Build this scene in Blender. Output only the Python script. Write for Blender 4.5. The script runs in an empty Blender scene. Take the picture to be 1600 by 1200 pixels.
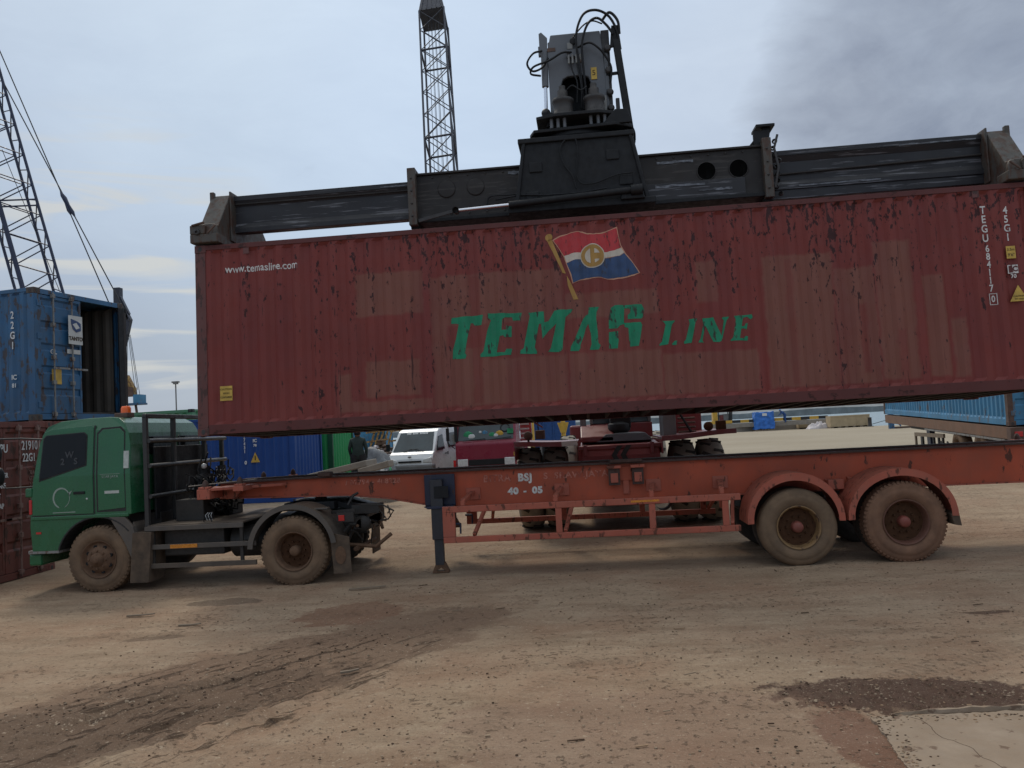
import bpy, bmesh, math, random
from mathutils import Vector, Matrix, noise
R = math.radians
random.seed(7)
scene = bpy.context.scene
COL = scene.collection

# ------------------------------------------------------------------ camera
YAW, PITCH, ROLL, CAMH = -0.0907978, 0.056224, -0.0544786, 2.0994
def cam_axes():
    cy, sy, cp, sp = math.cos(YAW), math.sin(YAW), math.cos(PITCH), math.sin(PITCH)
    f = Vector((sy*cp, cy*cp, sp)); r0 = Vector((cy, -sy, 0)); u0 = r0.cross(f)
    c, s = math.cos(ROLL), math.sin(ROLL)
    return c*r0+s*u0, -s*r0+c*u0, f
r_, u_, f_ = cam_axes()
cam = bpy.data.cameras.new('camera'); cam.lens = 28.125; cam.sensor_width = 36; cam.clip_end = 6000
co = bpy.data.objects.new('camera', cam); COL.objects.link(co)
co.matrix_world = Matrix(((r_.x, u_.x, -f_.x, 0), (r_.y, u_.y, -f_.y, 0), (r_.z, u_.z, -f_.z, CAMH), (0, 0, 0, 1)))
scene.camera = co

# ------------------------------------------------------------------ sky, sun, exposure
SUN_EL, SUN_AZ = R(52), R(-25)          # azimuth from +Y towards +X
w = bpy.data.worlds.new('World'); scene.world = w; w.use_nodes = True
nt = w.node_tree; N = nt.nodes; L = nt.links; N.clear()
def nn(t, **k):
    n = N.new(t)
    for a, b in k.items(): setattr(n, a, b)
    return n
out = nn('ShaderNodeOutputWorld'); bg = nn('ShaderNodeBackground'); bg.inputs[1].default_value = 0.1
sky = nn('ShaderNodeTexSky', sky_type='NISHITA', sun_disc=False, sun_elevation=SUN_EL, sun_rotation=SUN_AZ)
sky.air_density = 1.5; sky.dust_density = 3.0
tc = nn('ShaderNodeTexCoord')
def vmath(op, a, b):
    n = nn('ShaderNodeVectorMath', operation=op); L.new(a, n.inputs[0])
    if isinstance(b, (tuple, list)): n.inputs[1].default_value = b
    else: L.new(b, n.inputs[1])
    return n
def wm(op, a, b, clamp=False):
    n = nn('ShaderNodeMath', operation=op, use_clamp=clamp)
    for i, v in enumerate((a, b)):
        if isinstance(v, (int, float)): n.inputs[i].default_value = v
        else: L.new(v, n.inputs[i])
    return n.outputs[0]
def wnoise(scl, size, det, rough=.55, dist=0.):
    m = nn('ShaderNodeMapping'); m.inputs['Scale'].default_value = scl; L.new(tc.outputs['Generated'], m.inputs[0])
    n = nn('ShaderNodeTexNoise'); n.inputs['Scale'].default_value = size; n.inputs['Detail'].default_value = det
    n.inputs['Roughness'].default_value = rough; n.inputs['Distortion'].default_value = dist; L.new(m.outputs[0], n.inputs['Vector'])
    return n.outputs['Fac']
def wramp(fac, stops):
    n = nn('ShaderNodeValToRGB'); L.new(fac, n.inputs[0]); e = n.color_ramp.elements
    while len(e) < len(stops): e.new(.5)
    for i, (p, c) in enumerate(stops): e[i].position = p; e[i].color = (*c, 1) if len(c) == 3 else c
    return n.outputs[0]
def wmix(f, a, b, bt='MIX'):
    n = nn('ShaderNodeMix', data_type='RGBA', blend_type=bt)
    for i, v in ((0, f), (6, a), (7, b)):
        if isinstance(v, (int, float)): n.inputs[i].default_value = v
        elif isinstance(v, tuple): n.inputs[i].default_value = (*v, 1)
        else: L.new(v, n.inputs[i])
    return n.outputs[2]
def bell(d, c0, c1):      # smooth mask around a direction of the sky
    dp = vmath('DOT_PRODUCT', tc.outputs['Generated'], tuple(Vector(d).normalized())).outputs['Value']
    n = nn('ShaderNodeMapRange', interpolation_type='SMOOTHSTEP'); L.new(dp, n.inputs[0])
    n.inputs[1].default_value = math.cos(R(c1)); n.inputs[2].default_value = math.cos(R(c0))
    return n.outputs[0]
sep = nn('ShaderNodeSeparateXYZ'); L.new(tc.outputs['Generated'], sep.inputs[0])
elev = sep.outputs['Z']
K = 10.0   # cloud radiance in the sky texture's own units (background strength 0.1)
base = wramp(elev, [(0.0, (.30*K, .345*K, .41*K)), (.10, (.33*K, .395*K, .50*K)), (.30, (.39*K, .49*K, .67*K)), (.52, (.52*K, .60*K, .72*K)), (1.0, (1.40*K, 1.42*K, 1.42*K))])
def sdir(px, py):
    return r_*(px-800)/1250 - u_*(py-600)/1250 + f_
n1 = wnoise((1, 1, 3.0), 2.6, 6, .5, .4)
c1 = wmix(wm('MULTIPLY', n1, .9), base, (.50*K, .58*K, .68*K))
# bright part of the overcast over the jib, above the middle
c2 = wmix(wm('MULTIPLY', bell(sdir(560, -60), 4, 30), .75), c1, (.60*K, .73*K, .88*K))
c2 = wmix(wm('MULTIPLY', bell(sdir(850, 160), 2, 22), .55), c2, (.58*K, .71*K, .90*K))
# dark cloud bank at the right
c2 = wmix(wm('MULTIPLY', bell(sdir(1130, 190), 1, 13), .6), c2, (.60*K, .68*K, .80*K))
n2 = wnoise((1, 1, 1.7), 4.2, 10, .60, .5)
edge = wm('ADD', bell(sdir(1500, 105), 3, 15), wm('MULTIPLY', wm('SUBTRACT', n2, .5), 1.5))
edge = wramp(edge, [(.22, (0, 0, 0)), (.66, (.72, .72, .72)), (1.1, (1, 1, 1))])
tex = wramp(wnoise((1, 1, 2.0), 9.0, 8, .6, .5), [(.3, (.20*K, .23*K, .31*K)), (.72, (.34*K, .385*K, .47*K))])
c3 = wmix(wm('MULTIPLY', edge, .8), c2, tex)
nb = wramp(wnoise((1, 1, 2.6), 4.2, 9, .6, .6), [(.35, (.78, .80, .84)), (.68, (1.12, 1.11, 1.08))])
c3 = wmix(.28, c3, nb, 'MULTIPLY')
# thin bright streaks low at the left
n3 = wnoise((1, 1, 9.0), 3.2, 5, .5, .8)
st = wm('MULTIPLY', wramp(n3, [(.50, (0, 0, 0)), (.60, (1, 1, 1))]), bell(sdir(190, 440), 3, 12))
c4 = wmix(wm('MULTIPLY', st, .95), c3, (.60*K, .62*K, .62*K))
cloud = c4
mixs = wmix(.93, sky.outputs[0], cloud)
L.new(mixs, bg.inputs[0]); L.new(bg.outputs[0], out.inputs[0])
sl = bpy.data.lights.new('sun', 'SUN'); sl.energy = 1.35; sl.angle = R(16); sl.color = (1, .90, .76)
so = bpy.data.objects.new('sun', sl); COL.objects.link(so)
sd = Vector((math.sin(SUN_AZ)*math.cos(SUN_EL), math.cos(SUN_AZ)*math.cos(SUN_EL), math.sin(SUN_EL)))
so.rotation_euler = sd.to_track_quat('Z', 'Y').to_euler()
scene.view_settings.view_transform = 'Standard'; scene.view_settings.look = 'None'
scene.view_settings.exposure = 0.0; scene.view_settings.gamma = 1.0

# ------------------------------------------------------------------ materials
def mat(name, col, rough=.6, metal=0., var=.18, vs=3., rust=0., rustcol=(.05, .022, .014), rs=(14, 14, 5), dust=0.,
        dustcol=(.17, .125, .085), bump=.0, bs=60., alpha=None, emit=None, spec=.5, top=0.):
    m = bpy.data.materials.new(name); m.use_nodes = True
    t = m.node_tree; n = t.nodes; l = t.links; b = n['Principled BSDF']
    def new(ty, **k):
        x = n.new(ty)
        for a, c in k.items(): setattr(x, a, c)
        return x
    tco = new('ShaderNodeTexCoord'); obj = tco.outputs['Object']
    def nz(scale, size=1., det=4, rough_=.55):
        mp = new('ShaderNodeMapping'); mp.inputs['Scale'].default_value = scale if isinstance(scale, tuple) else (scale,)*3
        l.new(obj, mp.inputs[0]); x = new('ShaderNodeTexNoise'); x.inputs['Scale'].default_value = size
        x.inputs['Detail'].default_value = det; x.inputs['Roughness'].default_value = rough_; l.new(mp.outputs[0], x.inputs['Vector'])
        return x.outputs['Fac']
    def rg(f, a, c, lo=0., hi=1.):
        x = new('ShaderNodeMapRange'); l.new(f, x.inputs[0])
        for i, v in ((1, a), (2, c), (3, lo), (4, hi)): x.inputs[i].default_value = v
        return x.outputs[0]
    def mx(f, a, c, bt='MIX'):
        x = new('ShaderNodeMix', data_type='RGBA', blend_type=bt)
        for i, v in ((0, f), (6, a), (7, c)):
            if isinstance(v, (int, float)): x.inputs[i].default_value = v
            elif isinstance(v, tuple): x.inputs[i].default_value = (*v, 1)
            else: l.new(v, x.inputs[i])
        return x.outputs[2]
    def mu(a, c):
        x = new('ShaderNodeMath', operation='MULTIPLY')
        for i, v in ((0, a), (1, c)):
            if isinstance(v, (int, float)): x.inputs[i].default_value = v
            else: l.new(v, x.inputs[i])
        return x.outputs[0]
    c = mx(rg(nz(vs), .3, .7), tuple(x*(1-var) for x in col), tuple(min(1, x*(1+var)) for x in col))
    c = mx(rg(nz((vs*5, vs*5, vs*1.5)), .45, .75, 0, var*1.4), c, tuple(x*.55+.02 for x in col))
    ro = rough
    if dust or top:
        f = rg(nz((vs*1.2, vs*1.2, vs*1.2), 1, 6, .65), .3, .75, dust*.3, min(1, dust*1.3))
        c = mx(f, c, dustcol)
        if top:
            g = new('ShaderNodeNewGeometry'); s = new('ShaderNodeSeparateXYZ'); l.new(g.outputs['Normal'], s.inputs[0])
            c = mx(rg(s.outputs['Z'], .3, .9, 0, top), c, dustcol)
    if rust:
        f = rg(nz(rs, 1, 6, .62), .62-.22*rust, .66-.22*rust)
        c = mx(mu(f, .9), c, rustcol)
    l.new(c, b.inputs['Base Color'])
    l.new(rg(nz(vs*4), .3, .7, max(.02, rough-.12), min(1, rough+.12)), b.inputs['Roughness'])
    b.inputs['Metallic'].default_value = metal
    b.inputs['Specular IOR Level'].default_value = spec
    if bump:
        bn = new('ShaderNodeBump'); bn.inputs['Strength'].default_value = bump; bn.inputs['Distance'].default_value = .01
        l.new(nz(bs, 1, 5), bn.inputs['Height']); l.new(bn.outputs[0], b.inputs['Normal'])
    if emit:
        b.inputs['Emission Color'].default_value = (*emit[0], 1); b.inputs['Emission Strength'].default_value = emit[1]
    if alpha is not None:
        b.inputs['Alpha'].default_value = alpha
    return m
M = {}
M['dark'] = mat('dark_steel', (.018, .019, .022), .55, dust=.12, vs=4)
M['black'] = mat('black_paint', (.007, .008, .010), .6, dust=.06, vs=3, dustcol=(.06, .05, .04), spec=.3)
M['hole'] = mat('unlit_opening', (.002, .002, .002), .95, spec=.05)
M['spreader'] = mat('spreader_paint', (.017, .016, .017), .6, spec=.3, dust=.22, dustcol=(.075, .062, .05), vs=1.2, rust=.25, rustcol=(.05, .045, .042), rs=(2, 6, 22))
M['spreader_slide'] = mat('spreader_beam_paint', (.017, .018, .023), .5, spec=.35, dust=.15, dustcol=(.07, .06, .05), vs=1., rust=.22, rustcol=(.12, .12, .13), rs=(1.2, 5, 24))
M['spr_end'] = mat('worn_grey_steel', (.055, .055, .05), .6, dust=.5, dustcol=(.085, .06, .042), rust=.5, rustcol=(.06, .03, .018), vs=4)
M['boom_grey'] = mat('boom_grey_paint', (.115, .125, .14), .42, dust=.18, vs=1.5, dustcol=(.09, .08, .07))
M['scrape'] = mat('scraped_bare_paint', (.14, .15, .17), .45, vs=14, var=.4, rust=.55, rustcol=(.03, .03, .035), rs=(5, 5, 40))
M['chrome'] = mat('cylinder_rod', (.75, .76, .80), .18, metal=1., var=.05)
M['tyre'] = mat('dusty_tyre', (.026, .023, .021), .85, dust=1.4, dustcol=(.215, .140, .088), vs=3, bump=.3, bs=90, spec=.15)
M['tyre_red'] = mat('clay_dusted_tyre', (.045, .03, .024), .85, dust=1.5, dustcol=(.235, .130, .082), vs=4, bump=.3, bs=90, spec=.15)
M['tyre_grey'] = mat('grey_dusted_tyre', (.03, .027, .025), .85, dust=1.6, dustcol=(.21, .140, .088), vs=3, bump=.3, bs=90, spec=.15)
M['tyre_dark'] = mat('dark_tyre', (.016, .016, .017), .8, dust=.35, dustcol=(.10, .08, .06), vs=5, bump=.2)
M['rim_dust'] = mat('dusty_rim', (.07, .04, .026), .8, spec=.2, dust=.8, dustcol=(.17, .10, .062), vs=9)
M['rim_red'] = mat('red_brown_rim', (.10, .035, .022), .7, dust=.45, dustcol=(.14, .07, .045), vs=7)
M['rim_yellow'] = mat('ochre_rim', (.24, .14, .055), .65, dust=.3, dustcol=(.11, .07, .04), vs=7, rust=.3)
M['rim_dark'] = mat('greasy_hub', (.045, .022, .012), .85, dust=.6, dustcol=(.11, .055, .030), vs=14, spec=.12)
M['hub_red'] = mat('red_hub_cap', (.19, .035, .025), .6, dust=.25, vs=9)
M['green'] = mat('green_cab_paint', (.009, .105, .040), .26, dust=.14, top=.55, dustcol=(.09, .15, .10), vs=1.6, var=.12, bump=0)  # pale tint on up-facing faces: dust plus painted sky reflection
M['green_roof'] = mat('pale_green_paint', (.05, .19, .10), .4, dust=.2, dustcol=(.12, .16, .11), vs=1.6)
M['glass'] = mat('tinted_glass', (.006, .008, .011), .06, var=.1, spec=.22)
M['glass_teal'] = mat('windscreen_glass', (.03, .045, .05), .10, var=.3, vs=2)
M['rubber'] = mat('rubber_trim', (.015, .015, .015), .7)
M['fender'] = mat('grey_plastic_fender', (.055, .053, .052), .6, dust=.35, vs=3, top=.5)
M['rack'] = mat('black_rack_paint', (.014, .016, .018), .45, dust=.15, dustcol=(.10, .085, .07), vs=4, top=.35)
M['plat'] = mat('dusty_platform_steel', (.055, .048, .044), .75, spec=.25, dust=.6, vs=3, top=.8, dustcol=(.15, .115, .085))
M['chassis'] = mat('greasy_chassis', (.012, .012, .012), .6, dust=.25, dustcol=(.07, .055, .042), vs=6)
M['flap'] = mat('mud_flap_rubber', (.035, .03, .027), .9, spec=.15, dust=.9, dustcol=(.14, .10, .07), vs=5)
M['navy_d'] = mat('dark_leg_paint', (.018, .022, .032), .5, dust=.25, dustcol=(.06, .05, .045), vs=4)
M['orange'] = mat('orange_red_chassis_paint', (.44, .080, .036), .6, dust=.38, dustcol=(.22, .085, .055), vs=1.8, var=.2, spec=.3, rust=.12, rustcol=(.07, .03, .02), rs=(6, 6, 3))
M['orange_dust'] = mat('faded_orange_paint', (.40, .090, .054), .6, dust=.42, dustcol=(.26, .12, .085), vs=3, var=.15, spec=.3, rust=.2, rustcol=(.09, .035, .022), top=.25)
M['flange'] = mat('rusty_flange', (.05, .022, .017), .75, dust=.35, dustcol=(.09, .055, .04), vs=5, rust=.3)
M['navy'] = mat('navy_leg_paint', (.008, .015, .045), .45, dust=.15, dustcol=(.05, .045, .045), vs=5, rust=.15)
M['white'] = mat('white_lettering', (.62, .60, .56), .6, var=.25, vs=14, rust=.2, rustcol=(.30, .09, .05))
M['white_faint'] = mat('worn_lettering', (.46, .17, .12), .7, var=.3, vs=20, rust=.45, rustcol=(.27, .055, .03))
M['white_c'] = mat('white_marking', (.60, .58, .55), .6, var=.15, vs=9, rust=.10, rustcol=(.13, .035, .035))
M['white_paint'] = mat('white_body_paint', (.66, .68, .68), .3, vs=.6, var=.02)
M['deck_brown'] = mat('brown_deck_timber', (.19, .10, .06), .8, dust=.3, vs=2)
M['stk_tyre'] = mat('grey_dusted_tyre_tread', (.16, .15, .13), .9, spec=.15, dust=1.0, dustcol=(.34, .30, .24), vs=3)
M['yellow'] = mat('yellow_paint', (.55, .33, .03), .5, dust=.15, vs=6)
M['label'] = mat('yellow_label', (.50, .33, .06), .6, vs=8, var=.2)
M['refl_o'] = mat('orange_reflector', (.55, .20, .02), .3, var=.2, vs=12)
M['refl_w'] = mat('white_reflector', (.42, .45, .42), .3, vs=12)
M['refl_r'] = mat('red_lens', (.45, .02, .02), .2)
M['beacon'] = mat('orange_beacon', (.85, .14, .02), .2, var=.05)
M['silver'] = mat('silver_sign', (.26, .32, .28), .5)
M['blue_c'] = mat('blue_container_paint', (.012, .10, .23), .5, vs=1.3, var=.3, dust=.30, dustcol=(.07, .10, .13), rust=.30, rustcol=(.05, .035, .03), rs=(7, 7, 3))
M['blue_new'] = mat('bright_blue_paint', (.006, .055, .24), .45, vs=1.2, var=.06)
M['blue_pale'] = mat('faded_blue_paint', (.045, .20, .36), .55, vs=1.3, var=.18, rust=.15, rustcol=(.10, .10, .11), rs=(5, 5, 2))
M['green_c'] = mat('bright_green_paint', (.015, .26, .075), .45, vs=1.2, var=.08)
M['green_cd'] = mat('dark_green_paint', (.008, .07, .03), .5, vs=1.2, var=.08)
M['brown_c'] = mat('red_brown_container_paint', (.14, .035, .024), .6, vs=1.3, var=.25, dust=.2, dustcol=(.12, .06, .045), rust=.3, rs=(7, 7, 3))
M['inside'] = mat('container_inside', (.075, .07, .062), .75, vs=2, var=.3, dust=.25)
M['galv'] = mat('galvanised_bar', (.20, .20, .19), .5, rust=.35, rustcol=(.10, .055, .035), vs=9)
M['galv_brown'] = mat('rusty_lock_bar', (.20, .12, .10), .6, rust=.35, vs=9)
M['crane'] = mat('crane_lattice_paint', (.012, .020, .055), .5, vs=2)
M['crane_b'] = mat('crane_dark_lattice', (.022, .026, .042), .5, vs=2)
M['wire'] = mat('wire_rope', (.02, .022, .026), .6)
M['stk_red'] = mat('reach_stacker_red', (.17, .018, .021), .4, vs=1.5, var=.15, dust=.22, dustcol=(.14, .06, .05), top=.3)
M['crimson'] = mat('crimson_paint', (.19, .010, .032), .3, vs=.8, var=.04, dust=.03)
M['grey'] = mat('mid_grey_paint', (.14, .145, .15), .5, dust=.2, vs=3)
M['lamp'] = mat('headlamp_glass', (.55, .56, .55), .12, var=.2, vs=12)
M['yb_black'] = mat('stripe_black', (.015, .015, .015), .6)
M['concrete'] = mat('concrete', (.26, .235, .20), .85, var=.15, vs=2.5, bump=.3, bs=30, dust=.2)
M['concrete_pale'] = mat('pale_concrete', (.31, .25, .19), .9, var=.2, vs=3, bump=.5, bs=30, dust=.95, dustcol=(.26, .19, .13), rust=.12, rustcol=(.15, .10, .07), rs=(7, 7, 7), spec=.2)
M['plank'] = mat('weathered_timber', (.20, .155, .11), .85, var=.3, vs=3, dust=.3)
M['crate'] = mat('crate_plywood', (.40, .31, .19), .8, var=.12, vs=2)
M['tarp_b'] = mat('blue_plastic_wrap', (.02, .14, .50), .35, var=.25, vs=3)
M['tarp_p'] = mat('pale_grey_sheet', (.30, .30, .31), .6, var=.4, vs=5)
M['tarp_w'] = mat('white_tarpaulin', (.52, .48, .48), .6, var=.1)
M['tarp_g'] = mat('green_net', (.02, .24, .10), .7, var=.35, vs=6)
M['tarp_gr'] = mat('grey_tarpaulin', (.16, .17, .18), .6, var=.45, vs=5)
M['rust_y'] = mat('rusty_yellow_steel', (.34, .21, .06), .7, rust=.6, rustcol=(.10, .05, .03), vs=4)
M['scrap'] = mat('rusty_scrap', (.10, .06, .045), .8, var=.4, vs=5)
M['skin'] = mat('skin', (.20, .10, .06), .6)
M['cloth_d'] = mat('dark_green_jacket', (.018, .032, .028), .85, vs=8)
M['cloth_k'] = mat('dark_trousers', (.012, .012, .014), .85)
M['cloth_b'] = mat('blue_overalls', (.02, .07, .22), .85, vs=8)
M['helmet'] = mat('blue_helmet', (.05, .22, .50), .35)
M['stone'] = mat('pebble', (.30, .23, .16), .9, var=.5, vs=.7, spec=.1)
M['dark_stone'] = mat('dark_pebble', (.075, .048, .033), .9, var=.5, vs=.7, spec=.08)
M['wood_bit'] = mat('wood_chip', (.26, .17, .10), .9, var=.5, vs=.9)
M['rock'] = mat('far_shore', (.20, .22, .225), .9, var=.3, vs=.05)
M['gtag'] = mat('emblem_green', (.0, .20, .095), .6, vs=5, var=.15, rust=.20, rustcol=(.03, .010, .010), rs=(13, 13, 5))
M['em_red'] = mat('emblem_red', (.42, .030, .035), .6, vs=5, var=.15, rust=.12, rustcol=(.10, .02, .02), rs=(14, 14, 5))
M['em_blue'] = mat('emblem_blue', (.022, .055, .14), .6, vs=6, var=.3, rust=.10, rustcol=(.03, .03, .04), rs=(14, 14, 5))
M['em_white'] = mat('emblem_white', (.52, .46, .38), .6, vs=6, var=.12)
M['em_edge'] = mat('emblem_edge', (.52, .27, .17), .6, vs=8, var=.15)
M['em_gold'] = mat('emblem_gold', (.36, .20, .045), .6, vs=6, var=.12)
M['text_dark'] = mat('dark_print', (.05, .03, .01), .7)
M['white_blue'] = mat('print_white', (.60, .62, .62), .6, var=.1)
M['banner'] = mat('banner_white', (.50, .51, .49), .5, var=.12, vs=6)
M['banner_blue'] = mat('banner_blue', (.02, .05, .14), .5)

# ------------------------------------------------------------------ mesh helpers
WROOT = set()        # things whose parts are given in world coordinates
def wroot(p):
    while p is not None:
        if p.name in WROOT: return Vector(p.location)
        p = p.parent
    return None
class MB:
    def __init__(s): s.v = []; s.f = []; s.m = []; s.mats = []; s.sm = []
    def mi(s, m):
        if m not in s.mats: s.mats.append(m)
        return s.mats.index(m)
    def add(s, vs, fs, m, smooth=False):
        o = len(s.v); s.v += [tuple(v) for v in vs]; k = s.mi(m)
        for f in fs: s.f.append(tuple(i+o for i in f)); s.m.append(k); s.sm.append(smooth)
        return s
    def box(s, a, b, m):
        x0, x1 = sorted((a[0], b[0])); y0, y1 = sorted((a[1], b[1])); z0, z1 = sorted((a[2], b[2]))
        v = [(x0, y0, z0), (x1, y0, z0), (x1, y1, z0), (x0, y1, z0), (x0, y0, z1), (x1, y0, z1), (x1, y1, z1), (x0, y1, z1)]
        return s.add(v, [(3, 2, 1, 0), (4, 5, 6, 7), (0, 1, 5, 4), (1, 2, 6, 5), (2, 3, 7, 6), (3, 0, 4, 7)], m)
    def bar(s, p, q, a, b, m, up=(0, 0, 1)):      # rectangular bar from p to q, a wide, b high
        p, q = Vector(p), Vector(q); d = (q-p).normalized(); u = Vector(up)
        if abs(d.dot(u)) > .98: u = Vector((0, 1, 0))
        x = d.cross(u).normalized()*a/2; z = x.cross(d).normalized()*b/2
        v = [p-x-z, p+x-z, p+x+z, p-x+z, q-x-z, q+x-z, q+x+z, q-x+z]
        return s.add(v, [(0, 1, 2, 3), (7, 6, 5, 4), (0, 4, 5, 1), (1, 5, 6, 2), (2, 6, 7, 3), (3, 7, 4, 0)], m)
    def tube(s, pts, r, m, n=8, cap=True):
        pts = [Vector(p) for p in pts]; k = len(pts); rs = r if isinstance(r, (list, tuple)) else [r]*k
        vs = []; ref = None
        for i, p in enumerate(pts):
            d = (pts[min(i+1, k-1)]-pts[max(i-1, 0)]).normalized()
            if ref is None: ref = Vector((0, 0, 1)) if abs(d.z) < .9 else Vector((1, 0, 0))
            x = d.cross(ref).normalized(); y = d.cross(x).normalized(); ref = -y if True else ref
            ref = x.cross(d)
            for j in range(n):
                a = 2*math.pi*j/n; vs.append(p+(x*math.cos(a)+y*math.sin(a))*rs[i])
        fs = [(i*n+j, i*n+(j+1) % n, (i+1)*n+(j+1) % n, (i+1)*n+j) for i in range(k-1) for j in range(n)]
        s.add(vs, fs, m, True)
        if cap: s.add([vs[j] for j in range(n)], [tuple(range(n))], m); s.add([vs[(k-1)*n+j] for j in range(n)], [tuple(range(n-1, -1, -1))], m)
        return s
    def lathe(s, prof, c, ax, m, n=48, smooth=True):   # prof: (radius, offset along axis)
        c = Vector(c); ax = Vector(ax).normalized(); ref = Vector((0, 0, 1)) if abs(ax.z) < .9 else Vector((1, 0, 0))
        x = ax.cross(ref).normalized(); y = ax.cross(x)
        vs = [c+ax*h+(x*math.cos(2*math.pi*j/n)+y*math.sin(2*math.pi*j/n))*r for r, h in prof for j in range(n)]
        fs = [(i*n+j, i*n+(j+1) % n, (i+1)*n+(j+1) % n, (i+1)*n+j) for i in range(len(prof)-1) for j in range(n)]
        return s.add(vs, fs, m, smooth)
    def prism(s, poly, a, b, m, plane='xz'):           # extrude a 2d outline from a to b along the third axis
        def P(u, v, t): return (u, t, v) if plane == 'xz' else (t, u, v) if plane == 'yz' else (u, v, t)
        n = len(poly); vs = [P(u, v, a) for u, v in poly]+[P(u, v, b) for u, v in poly]
        return s.add(vs, [tuple(range(n)), tuple(range(2*n-1, n-1, -1))]+[(i, (i+1) % n, n+(i+1) % n, n+i) for i in range(n)], m)
    def band(s, outer, inner, a, b, m, plane='xz'):    # open strip between two outlines, extruded
        n = len(outer)
        for i in range(n-1): s.prism([outer[i], outer[i+1], inner[i+1], inner[i]], a, b, m, plane)
        return s
    def ico(s, c, r, m, sub=1, sc=(1, 1, 1), jit=0., rnd=random):
        bm = bmesh.new(); bmesh.ops.create_icosphere(bm, subdivisions=sub, radius=1)
        vs = [(c[0]+v.co.x*r*sc[0]*(1+jit*rnd.uniform(-1, 1)), c[1]+v.co.y*r*sc[1]*(1+jit*rnd.uniform(-1, 1)), c[2]+v.co.z*r*sc[2]*(1+jit*rnd.uniform(-1, 1))) for v in bm.verts]
        fs = [tuple(v.index for v in f.verts) for f in bm.faces]; bm.free()
        return s.add(vs, fs, m, jit < .05)
    def build(s, name, parent=None, bevel=0., seg=2, auto=True, fn=None, weld=False):
        me = bpy.data.meshes.new(name); me.from_pydata(s.v, [], s.f)
        for x in s.mats: me.materials.append(M[x] if isinstance(x, str) else x)
        me.polygons.foreach_set('material_index', s.m); me.polygons.foreach_set('use_smooth', s.sm)
        bm = bmesh.new(); bm.from_mesh(me)
        if weld: bmesh.ops.remove_doubles(bm, verts=bm.verts, dist=.0005)
        bmesh.ops.recalc_face_normals(bm, faces=bm.faces)
        if fn: fn(bm)
        bm.to_mesh(me); bm.free()
        tr = wroot(parent)
        if tr: me.transform(Matrix.Translation(-tr))
        me.update()
        o = bpy.data.objects.new(name, me); COL.objects.link(o)
        if parent is not None: o.parent = parent
        if bevel:
            md = o.modifiers.new('bevel', 'BEVEL'); md.width = bevel; md.segments = seg; md.limit_method = 'ANGLE'; md.angle_limit = R(35)
            md.harden_normals = False
        return o
def empty(name, loc, label, cat, group=None, rz=0.):
    o = bpy.data.objects.new(name, None); COL.objects.link(o); o.location = loc; o.rotation_euler = (0, 0, rz)
    o.empty_display_size = .3
    return tag(o, label, cat, group)
def tag(o, label=None, cat=None, group=None, kind=None):
    if label: o['label'] = label
    if cat: o['category'] = cat
    if group: o['group'] = group
    if kind: o['kind'] = kind
    return o
def kids(o): return [c for c in bpy.data.objects if c.parent == o]
def copy_tree(o, parent=None):
    c = o.copy(); COL.objects.link(c); c.parent = parent
    for ch in kids(o): copy_tree(ch, c)
    return c
def gz(x, y):       # the yard rises slightly away from the camera
    t = max(0., min(1., (y-12.3)/11.)); return .32*t*t*(3-2*t)
def arc(cx, cz, r, a0, a1, n, sx=1., sz=1.):
    return [(cx+r*sx*math.cos(R(a0+(a1-a0)*i/n)), cz+r*sz*math.sin(R(a0+(a1-a0)*i/n))) for i in range(n+1)]
def text(s, name, parent, loc, size, m, rot=(90, 0, 0), sx=1., align='CENTER', sp=1., depth=.002, fn=None, bold=0., world=None):
    cu = bpy.data.curves.new(name, 'FONT'); cu.body = s; cu.size = size; cu.align_x = align; cu.align_y = 'CENTER'
    cu.extrude = depth; cu.space_character = sp; cu.offset = bold; cu.resolution_u = 3
    to = bpy.data.objects.new('tmp', cu); COL.objects.link(to)
    bpy.context.view_layer.update()
    me = bpy.data.meshes.new_from_object(to); bpy.data.objects.remove(to)
    T = Matrix.Translation(loc) @ Matrix.Rotation(R(rot[2]), 4, 'Z') @ Matrix.Rotation(R(rot[1]), 4, 'Y') @ Matrix.Rotation(R(rot[0]), 4, 'X') @ Matrix.Diagonal((sx, 1, 1, 1))
    me.transform(T); me.materials.clear(); me.materials.append(M[m])
    if fn:
        bm = bmesh.new(); bm.from_mesh(me); fn(bm); bm.to_mesh(me); bm.free()
    tr = wroot(parent)
    if tr: me.transform(Matrix.Translation(-tr))
    o = bpy.data.objects.new(name, me); COL.objects.link(o); o.parent = parent
    return o
def wthing(name, loc, label, cat, group=None):
    o = empty(name, loc, label, cat, group); WROOT.add(o.name); return o

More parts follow.
